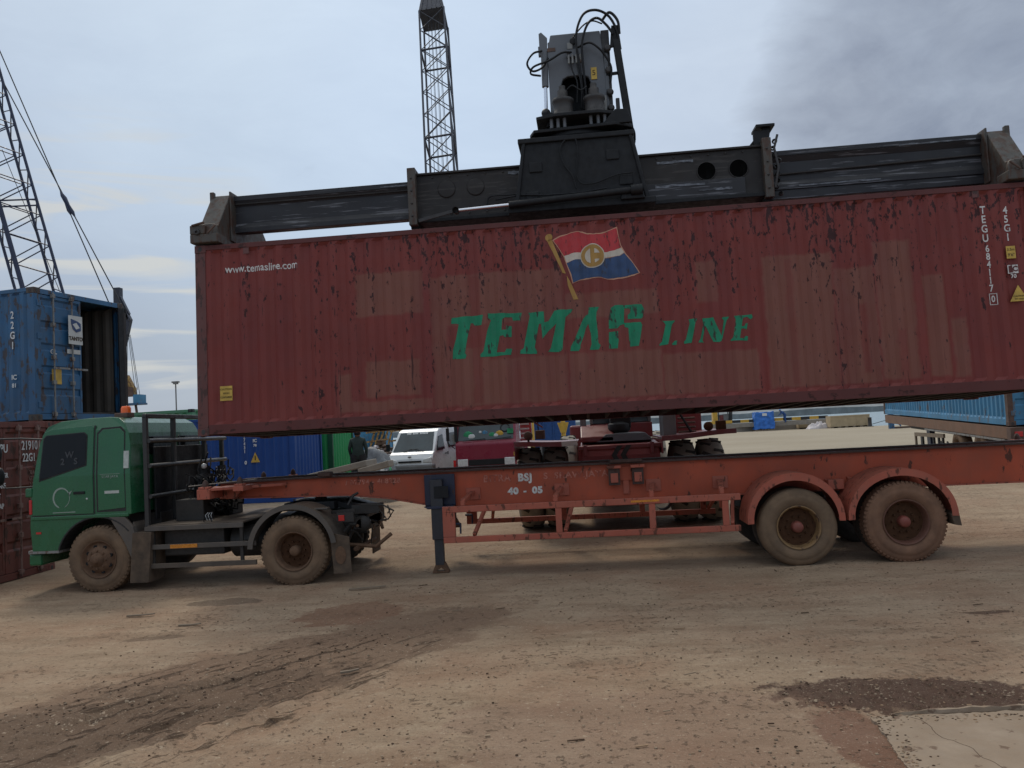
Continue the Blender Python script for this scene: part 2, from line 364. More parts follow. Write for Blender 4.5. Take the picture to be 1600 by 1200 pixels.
# ================================================================== THE SETTING
def make_ground():
    # land sheet: fine near the camera, coarse far away; the far row follows the quay edge
    xs = []; x = -9.5
    while x <= 9.5: xs.append(x); x += .045
    a = 9.5; st = .12
    ext = []
    while a < 420: a += st; st *= 1.16; ext.append(a)
    xs = [-v for v in reversed(ext)]+xs+ext
    ys = []; y = -8.
    while y < 3.2: ys.append(y); y += .5
    while y < 12.2: ys.append(y); y += .04
    st = .05
    while y < 95: ys.append(y); y += st; st *= 1.07
    def edge(x): return 97.0-1.05*(x-24.) if x < 60 else 59.
    me = bpy.data.meshes.new('ground'); vs = []; nx = len(xs)
    for j, y in enumerate(ys+[None, None]):
        for x in xs:
            e = max(edge(x), 40.) if x > -40 else edge(-40.)
            if y is None:
                yy = e; z = .32 if j == len(ys) else -6.
            else:
                yy = y if y < 40 else 40+(y-40)*(e-40.05)/(95-40)
                z = gz(x, yy)
                if -9.6 < x < 9.6 and 3 < y < 12.4:
                    n = noise.noise((x*1.1, y*1.1, 0))*.012+noise.noise((x*4, y*4, 3))*.008+noise.noise((x*11, y*11, 5))*.006
                    # tyre ruts running diagonally through the dark soil at lower left
                    d = ((x+4.5)*(-.80)+(y-5.4)*.60)
                    along = (x+4.5)*.60+(y-5.4)*.80
                    wgt = max(0., 1-abs(along-1.2)/2.9)*max(0., min(1., (1.3-abs(d+.55))/.5))
                    rr = math.sin(d*11.+noise.noise((along*1.5, d, 0))*1.3)
                    n += wgt*(.026*rr+.030*noise.noise((x*9, y*9, 9))+.020*noise.noise((x*22, y*22, 2)))
                    # trampled wet hollow, lower right
                    q = ((x-2.1)/1.0)**2+((y-6.15)/.5)**2
                    if q < 1.6: n += (1-q/1.6)*(-.015+.040*noise.noise((x*10, y*10, 4))+.025*noise.noise((x*24, y*24, 8)))
                    n += .004*math.sin(y*26+x*1.1)*max(0, 1-abs((x-3.2)/1.2))*max(0, 1-abs((y-7.2)/.4))
                    z += n*min(1., (12.4-y)/.6)
            vs.append((x, yy, z))
    rows = len(ys)+2
    fs = [(j*nx+i, j*nx+i+1, (j+1)*nx+i+1, (j+1)*nx+i) for j in range(rows-1) for i in range(nx-1)]
    me.from_pydata(vs, [], fs); me.polygons.foreach_set('use_smooth', [True]*len(fs))
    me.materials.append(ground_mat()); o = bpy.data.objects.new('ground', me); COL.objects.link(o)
    tag(o, kind='structure')
def ground_mat():
    m = bpy.data.materials.new('packed_earth'); m.use_nodes = True; t = m.node_tree; n = t.nodes; l = t.links; b = n['Principled BSDF']
    tc_ = n.new('ShaderNodeTexCoord'); obj = tc_.outputs['Object']
    def nz(sc, det=6, ro=.6, dist=0.):
        mp = n.new('ShaderNodeMapping'); mp.inputs['Scale'].default_value = sc if isinstance(sc, tuple) else (sc,)*3; l.new(obj, mp.inputs[0])
        x = n.new('ShaderNodeTexNoise'); x.inputs['Scale'].default_value = 1; x.inputs['Detail'].default_value = det
        x.inputs['Roughness'].default_value = ro; x.inputs['Distortion'].default_value = dist; l.new(mp.outputs[0], x.inputs['Vector']); return x.outputs['Fac']
    def rg(f, a, c, lo=0., hi=1.):
        x = n.new('ShaderNodeMapRange'); l.new(f, x.inputs[0])
        for i, v in ((1, a), (2, c), (3, lo), (4, hi)): x.inputs[i].default_value = v
        return x.outputs[0]
    def mx(f, a, c, bt='MIX'):
        x = n.new('ShaderNodeMix'); x.data_type = 'RGBA'; x.blend_type = bt
        for i, v in ((0, f), (6, a), (7, c)):
            if isinstance(v, (int, float)): x.inputs[i].default_value = v
            elif isinstance(v, tuple): x.inputs[i].default_value = (*v, 1)
            else: l.new(v, x.inputs[i])
        return x.outputs[2]
    def ma(op, a, c, clamp=False):
        x = n.new('ShaderNodeMath'); x.operation = op; x.use_clamp = clamp
        for i, v in ((0, a), (1, c)):
            if isinstance(v, (int, float)): x.inputs[i].default_value = v
            else: l.new(v, x.inputs[i])
        return x.outputs[0]
    def ell(cx, cy, rx, ry, ang=0., nsc=2.2, na=.9):      # ragged patch on the ground, in metres
        mp = n.new('ShaderNodeMapping'); mp.vector_type = 'TEXTURE'; mp.inputs['Location'].default_value = (cx, cy, 0)
        mp.inputs['Rotation'].default_value = (0, 0, R(ang)); mp.inputs['Scale'].default_value = (rx, ry, 50); l.new(obj, mp.inputs[0])
        ln = n.new('ShaderNodeVectorMath'); ln.operation = 'LENGTH'; l.new(mp.outputs[0], ln.inputs[0])
        d = ma('ADD', ln.outputs['Value'], ma('MULTIPLY', ma('SUBTRACT', nz(nsc, 8, .65), .5), na))
        return rg(d, .90, 1.04, 1., 0.)
    c = mx(rg(nz(.35), .35, .65), (.325, .234, .154), (.395, .290, .197))
    c = mx(rg(nz((.8, 2.6, 1), 8, .65), .42, .68, 0, .75), c, (.215, .148, .094))
    c = mx(rg(nz((2.5, 6, 1), 8, .7), .52, .70, 0, .6), c, (.44, .345, .24))
    # red clay dust in broad soft areas
    c = mx(ma('MULTIPLY', rg(nz(.55, 7, .65), .44, .62), .55), c, (.26, .145, .088))
    # named patches
    for (a, s) in ((ell(-3.3, 6.9, 3.6, 1.0, 52, 1.8, 1.0), .80), (ell(-2.5, 8.4, 1.0, .35, 20, 3, 1.4), .6)):
        c = mx(ma('MULTIPLY', a, s), c, (.19, .120, .078))
    c = mx(ma('MULTIPLY', ell(-2.95, 9.5, .62, .62, 40, 3.5, 1.5), .7), c, (.20, .10, .060))
    c = mx(ma('MULTIPLY', ell(-4.0, 5.9, 2.2, .8, 38, 3.0, 1.4), .55), c, (.095, .062, .042))
    c = mx(ma('MULTIPLY', ell(-4.95, 10.4, .5, .22, 5, 4, 1.6), .6), c, (.10, .07, .05))
    c = mx(ma('MULTIPLY', ell(-4.9, 8.6, .32, .10, 12, 5, 1.4), .6), c, (.12, .08, .055))
    c = mx(ma('MULTIPLY', ell(2.22, 6.28, 1.02, .36, -4, 7, 1.3), .95), c, (.085, .048, .034))
    c = mx(ma('MULTIPLY', ell(1.66, 5.35, .27, .70, 8, 5, 1.1), .9), c, (.17, .085, .054))
    c = mx(ma('MULTIPLY', ell(3.9, 8.6, .25, .07, 0, 6, 1.2), .8), c, (.08, .045, .03))
    c = mx(ma('MULTIPLY', ell(0.3, 5.6, 1.5, .9, 0, 1.5, 1.4), .45), c, (.24, .15, .105))
    # pressed tyre tracks
    trk_h = None
    for (px_, py_, ang, hw, st_) in ((-4.2, 6.0, 48, .13, .8), (-3.1, 5.9, 50, .13, .7), (-6.2, 8.4, 30, .14, .5), (1.2, 7.6, 12, .12, .55), (3.1, 7.1, 24, .14, .7), (-2.0, 9.6, 5, .14, .5), (2.0, 9.3, -3, .15, .5), (-.6, 6.3, 62, .12, .45)):
        mp = n.new('ShaderNodeMapping'); mp.vector_type = 'TEXTURE'; mp.inputs['Location'].default_value = (px_, py_, 0); mp.inputs['Rotation'].default_value = (0, 0, R(ang)); l.new(obj, mp.inputs[0])
        s2 = n.new('ShaderNodeSeparateXYZ'); l.new(mp.outputs[0], s2.inputs[0])
        wv = ma('MULTIPLY', ma('SINE', ma('MULTIPLY', s2.outputs['X'], .9), 0), .12); v = ma('ABSOLUTE', ma('SUBTRACT', s2.outputs['Y'], wv), 0)
        inside = rg(v, hw*.85, hw, 1., 0.); ends = rg(ma('ABSOLUTE', s2.outputs['X'], 0), 1.4, 2.6, 1., 0.)
        tread = rg(ma('SINE', ma('ADD', ma('MULTIPLY', s2.outputs['X'], 75.), ma('MULTIPLY', v, 22.)), 0), -.2, .5)
        wear = rg(nz((3, 3, 3), 6, .7), .42, .58)
        k_ = ma('MULTIPLY', ma('MULTIPLY', inside, ends), ma('MULTIPLY', wear, st_))
        c = mx(ma('MULTIPLY', k_, ma('ADD', ma('MULTIPLY', tread, .45), .18)), c, (.12, .082, .054))
        t_ = ma('MULTIPLY', k_, tread); trk_h = t_ if trk_h is None else ma('ADD', trk_h, t_)
    # crumbly rut edges in the churned soil, running with the tracks
    mp = n.new('ShaderNodeMapping'); mp.inputs['Rotation'].default_value = (0, 0, R(-53)); l.new(obj, mp.inputs[0])
    mq = n.new('ShaderNodeMapping'); mq.inputs['Scale'].default_value = (1.3, 9., 1); l.new(mp.outputs[0], mq.inputs[0])
    rn = n.new('ShaderNodeTexNoise'); rn.inputs['Scale'].default_value = 1; rn.inputs['Detail'].default_value = 9; rn.inputs['Roughness'].default_value = .68; rn.inputs['Distortion'].default_value = .3; l.new(mq.outputs[0], rn.inputs['Vector'])
    rut = ma('MULTIPLY', rg(rn.outputs['Fac'], .55, .60), ell(-3.5, 6.3, 2.7, 1.15, 50, 2.5, 1.1))
    c = mx(ma('MULTIPLY', rut, .8), c, (.060, .036, .022))
    # scuffs, chips and crusts: small crisp marks gathered in loose fields
    fld = nz(.9, 5, .6)
    sc1 = rg(ma('ADD', nz(13, 9, .70), ma('MULTIPLY', ma('SUBTRACT', fld, .5), .30)), .600, .622)
    c = mx(ma('MULTIPLY', sc1, .58), c, (.125, .080, .050))
    sc2 = rg(ma('ADD', nz((5, 9, 5), 10, .72), ma('MULTIPLY', ma('SUBTRACT', nz(1.3, 4, .6), .5), .25)), .625, .640)
    c = mx(ma('MULTIPLY', sc2, .52), c, (.15, .098, .062))
    sc3 = rg(ma('SUBTRACT', nz(19, 8, .7), ma('MULTIPLY', ma('SUBTRACT', fld, .5), .25)), .625, .645)
    c = mx(ma('MULTIPLY', sc3, .6), c, (.50, .40, .29))
    # fine grit
    c = mx(rg(nz(26, 5, .7), .50, .72, 0, .55), c, (.16, .11, .075))
    c = mx(rg(nz((60, 60, 60), 3, .6), .60, .72, 0, .5), c, (.46, .38, .28))
    c = mx(rg(nz((9, 22, 9), 6, .7), .60, .72, 0, .6), c, (.12, .085, .058))
    # bigger, paler and smoother away from the camera
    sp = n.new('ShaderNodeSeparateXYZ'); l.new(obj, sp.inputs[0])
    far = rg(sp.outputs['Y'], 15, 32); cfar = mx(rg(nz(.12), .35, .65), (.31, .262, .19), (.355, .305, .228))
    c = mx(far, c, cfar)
    l.new(c, b.inputs['Base Color']); b.inputs['Roughness'].default_value = .95; b.inputs['Specular IOR Level'].default_value = .25
    h = ma('SUBTRACT', ma('ADD', ma('MULTIPLY', nz(7, 10, .72), .9), ma('MULTIPLY', nz(38, 6, .7), .45)), ma('MULTIPLY', ma('ADD', ma('ADD', trk_h, ma('MULTIPLY', sc1, .8)), ma('MULTIPLY', rut, 1.3)), .35))
    bn = n.new('ShaderNodeBump'); bn.inputs['Strength'].default_value = .9; bn.inputs['Distance'].default_value = .035
    l.new(h, bn.inputs['Height']); l.new(bn.outputs[0], b.inputs['Normal'])
    return m
make_ground()
# water of the harbour and the low far breakwater
wm_ = bpy.data.materials.new('harbour_water'); wm_.use_nodes = True; b = wm_.node_tree.nodes['Principled BSDF']
b.inputs['Base Color'].default_value = (.16, .24, .26, 1); b.inputs['Roughness'].default_value = .22; b.inputs['Specular IOR Level'].default_value = .6
_n = wm_.node_tree.nodes; _l = wm_.node_tree.links; x = _n.new('ShaderNodeTexNoise'); x.inputs['Scale'].default_value = .6; x.inputs['Detail'].default_value = 6
y = _n.new('ShaderNodeTexCoord'); _l.new(y.outputs['Object'], x.inputs['Vector']); z = _n.new('ShaderNodeBump'); z.inputs['Strength'].default_value = .5; z.inputs['Distance'].default_value = .4
_l.new(x.outputs['Fac'], z.inputs['Height']); _l.new(z.outputs[0], b.inputs['Normal'])
tag(MB().add([(-4000, 30, -2.2), (4000, 30, -2.2), (4000, 5200, -2.2), (-4000, 5200, -2.2)], [(0, 1, 2, 3)], wm_).build('water'), kind='structure')
vs = []; nsh = 220
for i in range(nsh+1):
    xx = -1200+i*17.; h = 15.+5*noise.noise((i*.12, 0, 0))+3.*noise.noise((i*.5, 4, 0))
    vs += [(xx, 1500, -2.3), (xx, 1500, h*.55), (xx, 1540, h), (xx, 1640, h), (xx, 1700, -2.3)]
mb = MB().add(vs, [(i*5+k, i*5+5+k, i*5+6+k, i*5+1+k) for i in range(nsh) for k in range(4)], 'rock')
tag(mb.build('far_shore'), kind='structure')

# concrete slab in the lower right corner of the yard
def slab():
    rnd = random.Random(5); pts = [(1.80, 5.76), (2.1, 5.775), (2.5, 5.80), (2.9, 5.83), (4.2, 5.95), (4.6, 4.2), (1.86, 3.9), (1.73, 4.75), (1.74, 5.1), (1.79, 5.5)]
    den = []
    for (a, b) in zip(pts, pts[1:]+pts[:1]):
        k = max(1, int(math.dist(a, b)/.022))
        for i in range(k):
            t = i/k; x, y = a[0]+(b[0]-a[0])*t, a[1]+(b[1]-a[1])*t; j = .010+.022*max(0, noise.noise((x*3, y*3, 1)))
            den.append((x+j*noise.noise((x*13, y*13, 3))+.006*rnd.uniform(-1, 1), y+j*noise.noise((x*13, y*13, 9))+.006*rnd.uniform(-1, 1)))
    mb = MB().prism(den, -.03, .014, 'concrete_pale', 'xy')
    for (x, y, q) in ((2.05, 5.74, -1.05), (3.0, 5.5, -2.3)):       # fine cracks
        p = Vector((x, y, .0146))
        for i in range(26):
            q += rnd.uniform(-.5, .5); d = Vector((math.cos(q), math.sin(q), 0))*.035; mb.bar(p, p+d, .004, .001, 'dark_stone'); p = p+d; q = q*.7-.3*1.4
    tag(mb.build('concrete_slab', bevel=.006), kind='structure')
    n = 60; rows_ = []       # broken lip of plaster along its far side
    for i in range(n+1):
        x = 1.95+i*.042; y = 5.80+.062*(x-1.8); e = math.sin(math.pi*i/n)**.4
        yo = y+e*(.03+.05*(noise.noise((x*5, 0, 1))+.6)); zt = .012+e*(.016+.022*abs(noise.noise((x*7, 2, 2))))
        rows_.append([(x, y-.012*noise.noise((x*9, 1, 0)), .0), (x, y+.005, zt), (x, yo-.008, zt*.8), (x, yo, -.01)])
    mb = MB().add([q for r in rows_ for q in r], [(i*4+k, i*4+4+k, i*4+5+k, i*4+1+k) for i in range(n) for k in range(3)], 'concrete_pale')
    tag(mb.build('concrete_crust'), kind='structure')
slab()
# loose grit and bits of wood that nobody could count
def debris():
    rnd = random.Random(11); mb = MB()
    for i in range(4200):
        y = 4.6+7*rnd.random()**1.5; x = rnd.uniform(-.62, .66)*y+rnd.uniform(-.3, .3)
        if noise.noise((x*.9, y*.9, 7))+rnd.uniform(-.25, .55) < .05: continue
        if x > 1.7 and y < 5.9: continue
        r = rnd.choice((.003, .004, .0045, .005, .006, .007, .008))*(1+.25*rnd.random())
        mb.ico((x, y, r*.35+.004), r, rnd.choice(('stone', 'stone', 'dark_stone', 'wood_bit', 'wood_bit')), 1, (1.3, 1, .6), .3, rnd)
    for i in range(60):
        y = 4.8+7*rnd.random(); x = rnd.uniform(-.6, .6)*y; a = rnd.uniform(-.5, .5)+(math.pi/2 if rnd.random() < .15 else 0); l = rnd.uniform(.03, .13)
        if x > 1.7 and y < 5.9: continue
        mb.bar((x, y, .010), (x+l*math.cos(a), y+l*math.sin(a), .014), .012, .006, rnd.choice(('wood_bit', 'dark_stone', 'wood_bit', 'stone')))
    for i in range(110):       # clods in the dark soil
        x = rnd.uniform(1.25, 2.95); y = rnd.gauss(6.2, .16); r = rnd.uniform(.004, .011)
        mb.ico((x, y, .006), r, rnd.choice(('dark_stone', 'dark_stone', 'stone')), 1, (1.3, 1, .6), .35, rnd)
    for i in range(240):       # soil spilled over the slab
        t = rnd.random(); x = 1.80-.07*t+abs(rnd.gauss(0, .07)); y = 5.76-1.1*t; r = rnd.uniform(.003, .009)
        if rnd.random() < .4: x = 1.8+1.1*rnd.random(); y = 5.76-abs(rnd.gauss(0, .06))
        mb.ico((x, y, .016), r, rnd.choice(('dark_stone', 'stone', 'wood_bit')), 1, (1.3, 1, .6), .35, rnd)
    for i in range(420):
        k = rnd.random(); x = -5.4+3.2*k+rnd.gauss(0, .35); y = 5.1+3.1*k+rnd.gauss(0, .35); r = rnd.uniform(.004, .012)
        mb.ico((x, y, .008), r, rnd.choice(('dark_stone', 'dark_stone', 'stone')), 1, (1.3, 1, .6), .35, rnd)
    tag(mb.build('gravel'), 'loose grit, clods and wood chips scattered over the dirt', 'gravel', kind='stuff')
debris()
for (x, y, l, a, lab) in ((-5.9, 9.7, .34, 8, 'long thin wood splinter on the dirt, nearest to the green cab'), (-4.9, 9.1, .26, 4, 'thin wood splinter on the dirt beside the small dark damp patches'),
                          (-2.32, 7.08, .16, 22, 'pale broken wood piece lying on the dark soil track'), (-3.4, 10.9, .5, 12, 'long flat wood strip lying in front of the rear drive wheel')):
    mb = MB(); a = R(a); p = Vector((x, y, .02)); d = Vector((math.cos(a), math.sin(a), 0))*l
    mb.bar(p, p+d*.55, .035, .018, 'plank'); mb.bar(p+d*.5, p+d+Vector((0, .01, .006)), .028, .014, 'plank')
    tag(mb.build('wood_splinter', bevel=.002), lab, 'wood scrap', 'wood scraps on the dirt')

# ================================================================== SHIPPING CONTAINERS
PITCH_, DEP = .278, .036
def corr(t):        # depth of the corrugation at distance t along a panel (0 = outer face)
    t = t % PITCH_
    a, s = .080, .060
    if t < a: return 0.
    if t < a+s: return DEP*(t-a)/s
    if t < a+s+.078: return DEP
    return DEP*(1-(t-a-s-.078)/s)
def corr_breaks(L):
    out = []; k = 0
    while k*PITCH_ < L+.3:
        for q in (0, .08, .14, .218):
            v = k*PITCH_+q
            if 0 < v < L: out.append(v)
        k += 1
    return [0.]+out+[L]
def corr_panel(mb, p, d, nrm, Lh, z0, z1, m, taper=.05):
    # panel starting at p going along d (unit), nrm = inward direction; corrugation dies out under the top and bottom rails
    p, d, nrm = Vector(p), Vector(d), Vector(nrm); tt = corr_breaks(Lh); zs = [z0, z0+taper, z1-taper, z1]; vs = []
    for j, z in enumerate(zs):
        for t in tt:
            q = p+d*t+nrm*(corr(t) if 0 < j < 3 else 0.); vs.append((q.x, q.y, z))
    n = len(tt)
    mb.add(vs, [(j*n+i, j*n+i+1, (j+1)*n+i+1, (j+1)*n+i) for j in range(3) for i in range(n-1)], m)
    # thin inner sheet gives the panel its thickness
    vs = [(v[0]+nrm.x*.004, v[1]+nrm.y*.004, v[2]) for v in vs]
    mb.add(vs, [(j*n+i, (j+1)*n+i, (j+1)*n+i+1, j*n+i+1) for j in range(3) for i in range(n-1)], m)
def casting(mb, c, s, m, hole='dark'):       # corner casting, c = outer corner, s = signs pointing inwards
    L3 = (.178, .162, .118); b = [c[i]+s[i]*L3[i] for i in range(3)]; mb.box(c, b, m)
    x = (c[0]+b[0])/2; z = (c[2]+b[2])/2; y = c[1]-s[1]*.001; e = .002
    def oval(u0, v0, ru, rv): return [(u0+ru*math.cos(a*math.pi/8), v0+rv*math.sin(a*math.pi/8)) for a in range(16)]
    mb.prism(oval(x, z, .032, .040), c[1]-s[1]*e, c[1]+s[1]*.01, hole, 'xz')
    mb.prism(oval((c[1]+b[1])/2, z, .032, .040), c[0]-s[0]*e, c[0]+s[0]*.01, hole, 'yz')
def container(root, L, H, W, m, doors=None, side_m=None, post_m=None, open_door=False, rail_m=None, inside='inside', casts='galv', roof=True):
    """Built in root-local metres: near long side on y=0 facing -y, x 0..L, z 0..H. doors: +1 = doors on the +x end."""
    pm = post_m or m; rm = rail_m or m; sm = side_m or m
    for (y0, n_) in ((.012, (0, 1, 0)), (W-.012, (0, -1, 0))):
        mb = MB(); corr_panel(mb, (.16, y0, 0), (1, 0, 0), n_, L-.32, .155, H-.075, sm); mb.build('side_panel', root)
    mb = MB()
    for k in range(int((L-.4)/.209)):      # roof sheet with shallow cross ribs
        x0 = .18+k*.209; mb.add([(x0, .05, H-.018), (x0+.105, .05, H-.034), (x0+.209, .05, H-.018), (x0, W-.05, H-.018), (x0+.105, W-.05, H-.034), (x0+.209, W-.05, H-.018)], [(0, 1, 4, 3), (1, 2, 5, 4)], m)
    mb.box((.1, .05, H-.055), (L-.1, W-.05, H-.045), m); mb.build('roof', root)
    mb = MB()
    for y in (0, W): mb.box((.17, y, H-.078), (L-.17, y+(.06 if y == 0 else -.06), H-.004), rm)
    mb.build('top_rail', root, .004)
    mb = MB()
    for y, s in ((0, 1), (W, -1)):
        mb.box((.17, y+s*.004, .015), (L-.17, y+s*.016, .158), rm); mb.box((.17, y+s*.016, .015), (L-.17, y+s*.075, .03), rm); mb.box((.17, y+s*.016, .146), (L-.17, y+s*.05, .156), rm)
    mb.build('bottom_rail', root, .003)
    mb = MB(); k = .3
    while k < L-.2: mb.box((k, .08, .02), (k+.045, W-.08, .125), 'chassis'); k += .305
    mb.box((.1, .05, .126), (L-.1, W-.05, .15), 'chassis'); mb.build('floor', root)
    for x, s in ((0, 1), (L, -1)):
        for y, q in ((0, 1), (W, -1)):
            mb = MB(); mb.box((x+s*.002, y+q*.002, .118), (x+s*.162, y+q*.010, H-.118), pm); mb.box((x+s*.002, y+q*.010, .118), (x+s*.010, y+q*.12, H-.118), pm)
            mb.box((x+s*.154, y+q*.010, .118), (x+s*.162, y+q*.05, H-.118), pm); mb.build('corner_post', root, .002)
            for z, r in ((0, 1), (H, -1)):
                mb = MB(); casting(mb, (x-s*.003, y-q*.003, z-r*.003 if z == 0 else z+.003), (s, q, r), casts); mb.build('corner_casting', root, .006)
    for x, s in ((0, 1), (L, -1)):
        isdoor = (doors == 1 and x == L) or (doors == -1 and x == 0)
        mb = MB()
        mb.box((x+s*.004, .12, .015), (x+s*.07, W-.12, .13), rm); mb.build('end_sill', root, .003)
        mb = MB(); mb.box((x+s*.004, .12, H-.11), (x+s*.07, W-.12, H-.01), rm); mb.build('end_header', root, .003)
        if not isdoor:
            mb = MB(); corr_panel(mb, (x+s*.02, .12, 0), (0, 1, 0), (s, 0, 0), W-.24, .13, H-.11, sm); mb.build('end_panel', root)
            continue
        for half in (0, 1):
            y0, y1 = ((.125, W/2-.006), (W/2+.006, W-.125))[half]
            if open_door and half == 1: continue
            mb = MB(); d = x+s*.02; z0, z1 = .14, H-.12
            mb.box((d, y0, z0), (d+s*.045, y0+.05, z1), m); mb.box((d, y1-.05, z0), (d+s*.045, y1, z1), m)
            mb.box((d, y0+.05, z0), (d+s*.045, y1-.05, z0+.06), m); mb.box((d, y0+.05, z1-.06), (d+s*.045, y1-.05, z1), m)
            n = 5; hh = (z1-z0-.12)/n
            for k in range(n):       # pressed horizontal panels
                a = z0+.06+k*hh; ys = (y0+.05, y1-.05)
                prof = [(0.004, a), (0.004, a+hh*.62), (.032, a+hh*.70), (.032, a+hh*.92), (.004, a+hh)]
                vs = [(d+s*px_, y, z) for y in ys for px_, z in prof]
                mb.add(vs, [(i, i+1, 6+i, 5+i) for i in range(4)], m)
            dr = mb.build('door', root)
            for f in (.30, .74):
                yb = y0+(y1-y0)*(f if half == 0 else f)
                mb = MB(); mb.tube([(d-s*.045, yb, .05), (d-s*.045, yb, H-.05)], .017, 'galv' if m != 'brown_c' else 'galv_brown', 8)
                for z in (.12, .75, 1.25, 1.9, H-.12): mb.box((d-s*.07, yb-.035, z-.04), (d-s*.0, yb+.035, z+.04), 'galv' if m != 'brown_c' else 'galv_brown')
                mb.box((d-s*.055, yb, 1.02), (d-s*.07, yb+.38*(1 if half == 0 else -1), 1.06), 'galv' if m != 'brown_c' else 'galv_brown')
                mb.build('lock_bar', dr, .003)
            for z in (.3, .95, 1.65, H-.3):
                mb = MB(); mb.box((d-s*.03, (y0-.06 if half == 0 else y1-.05), z-.06), (d-s*.0, (y0+.05 if half == 0 else y1+.06), z+.06), m)
                mb.build('hinge', dr, .006)

# ---- the hoisted container
CX, CY, CZ, CL, CH, CW = -5.79, 11.48, 2.247, 12.192, 2.896, 2.438
def main_paint():
    m = mat('weathered_maroon_paint', (.185, .036, .030), .6, vs=1.1, var=.10, spec=.3, dust=.10, dustcol=(.16, .07, .055))
    t = m.node_tree; n = t.nodes; l = t.links; b = n['Principled BSDF']; src = b.inputs['Base Color'].links[0].from_socket
    tc_ = n.new('ShaderNodeTexCoord'); obj = tc_.outputs['Object']
    def ma(op, a, c, clamp=False):
        x = n.new('ShaderNodeMath'); x.operation = op; x.use_clamp = clamp
        for i, v in ((0, a), (1, c)):
            if isinstance(v, (int, float)): x.inputs[i].default_value = v
            else: l.new(v, x.inputs[i])
        return x.outputs[0]
    def nz(sc, det=4, ro=.55):
        mp = n.new('ShaderNodeMapping'); mp.inputs['Scale'].default_value = sc; l.new(obj, mp.inputs[0])
        x = n.new('ShaderNodeTexNoise'); x.inputs['Scale'].default_value = 1; x.inputs['Detail'].default_value = det; x.inputs['Roughness'].default_value = ro
        l.new(mp.outputs[0], x.inputs['Vector']); return x.outputs['Fac']
    def rg(f, a, c, lo=0., hi=1.):
        x = n.new('ShaderNodeMapRange'); l.new(f, x.inputs[0])
        for i, v in ((1, a), (2, c), (3, lo), (4, hi)): x.inputs[i].default_value = v
        return x.outputs[0]
    def mx(f, a, c):
        x = n.new('ShaderNodeMix'); x.data_type = 'RGBA'
        for i, v in ((0, f), (6, a), (7, c)):
            if isinstance(v, (int, float)): x.inputs[i].default_value = v
            elif isinstance(v, tuple): x.inputs[i].default_value = (*v, 1)
            else: l.new(v, x.inputs[i])
        return x.outputs[2]
    sp = n.new('ShaderNodeSeparateXYZ'); l.new(obj, sp.inputs[0])
    wob = ma('MULTIPLY', ma('SUBTRACT', nz((3.2, 3.2, 3.2), 8, .7), .5), .14)
    X = ma('ADD', sp.outputs['X'], wob); Z = ma('ADD', sp.outputs['Z'], wob)
    def rect(x0, x1, z0, z1, e=.03):      # repainted or bleached rectangle on the side, in metres
        x0 -= CX; x1 -= CX; z0 -= CZ; z1 -= CZ
        dx = ma('SUBTRACT', (x1-x0)/2, ma('ABSOLUTE', ma('SUBTRACT', X, (x0+x1)/2), 0)); dz = ma('SUBTRACT', (z1-z0)/2, ma('ABSOLUTE', ma('SUBTRACT', Z, (z0+z1)/2), 0))
        return rg(ma('MINIMUM', dx, dz), -e*.3, e)
    f = None
    for r in ((-3.32, -2.28, 3.88, 4.54), (-3.22, -2.38, 2.67, 3.21), (-2.20, -.22, 2.46, 4.42), (-.22, 1.12, 2.46, 4.02), (1.12, 2.46, 2.46, 3.06), (2.60, 3.56, 2.46, 4.36), (3.56, 4.12, 2.46, 4.12), (4.12, 4.64, 2.5, 4.46),
              (4.76, 5.06, 2.5, 3.95), (-3.62, -2.2, 2.46, 2.63), (-3.62, -3.42, 2.5, 3.05), (1.66, 1.98, 3.75, 4.35), (5.1, 5.3, 2.48, 3.3)):
        q = rect(*r); f = q if f is None else ma('MAXIMUM', f, q)
    for r, a in (((-1.98, -1.36, 3.30, 3.66), .8), ((-1.36, 2.46, 3.12, 3.66), .8), ((-1.62, -1.45, 2.5, 4.4), .55), ((.05, .18, 2.9, 4.3), .5), ((3.86, 4.0, 2.6, 3.6), .7), ((2.9, 3.02, 2.5, 4.3), .45), ((-1.02, -.9, 2.5, 3.1), .4), ((4.36, 4.5, 2.5, 3.2), .6)):
        f = ma('MULTIPLY', f, ma('SUBTRACT', 1.0, ma('MULTIPLY', rect(*r), a)))
    c = mx(ma('MULTIPLY', f, .56), src, (.205, .100, .070))
    # broad vertical wear
    c = mx(rg(nz((2.4, 2.4, .35), 4), .45, .7, 0, .4), c, (.14, .026, .028))
    # scraped flakes down to rusty steel, strongest on the outer ribs and along the top
    rib = ma('FRACT', ma('DIVIDE', ma('SUBTRACT', sp.outputs['X'], .16), .278), 0)
    ribm = rg(ma('ABSOLUTE', ma('SUBTRACT', rib, .15), 0), .18, .34, 1., .0)
    topm = rg(sp.outputs['Z'], 1.2, 2.75, -.03, .060)
    big = ma('MULTIPLY', ma('SUBTRACT', nz((.9, .9, .6), 4), .5), .26)
    base = ma('ADD', ma('ADD', nz((17, 17, 7.5), 8, .66), ma('MULTIPLY', ribm, .055)), ma('ADD', topm, big))
    endm = ma('MULTIPLY', rg(sp.outputs['X'], .1, 1.8, -.05, 0), 1.0)
    base = ma('ADD', base, endm)
    c = mx(ma('MULTIPLY', rg(base, .635, .655), .92), c, (.028, .008, .009))
    st = ma('ADD', ma('ADD', nz((26, 26, 1.3), 6, .65), ma('MULTIPLY', ribm, .06)), big)
    c = mx(ma('MULTIPLY', rg(st, .70, .72), .85), c, (.04, .012, .012))
    l.new(c, b.inputs['Base Color'])
    return m
M['main'] = main_paint()
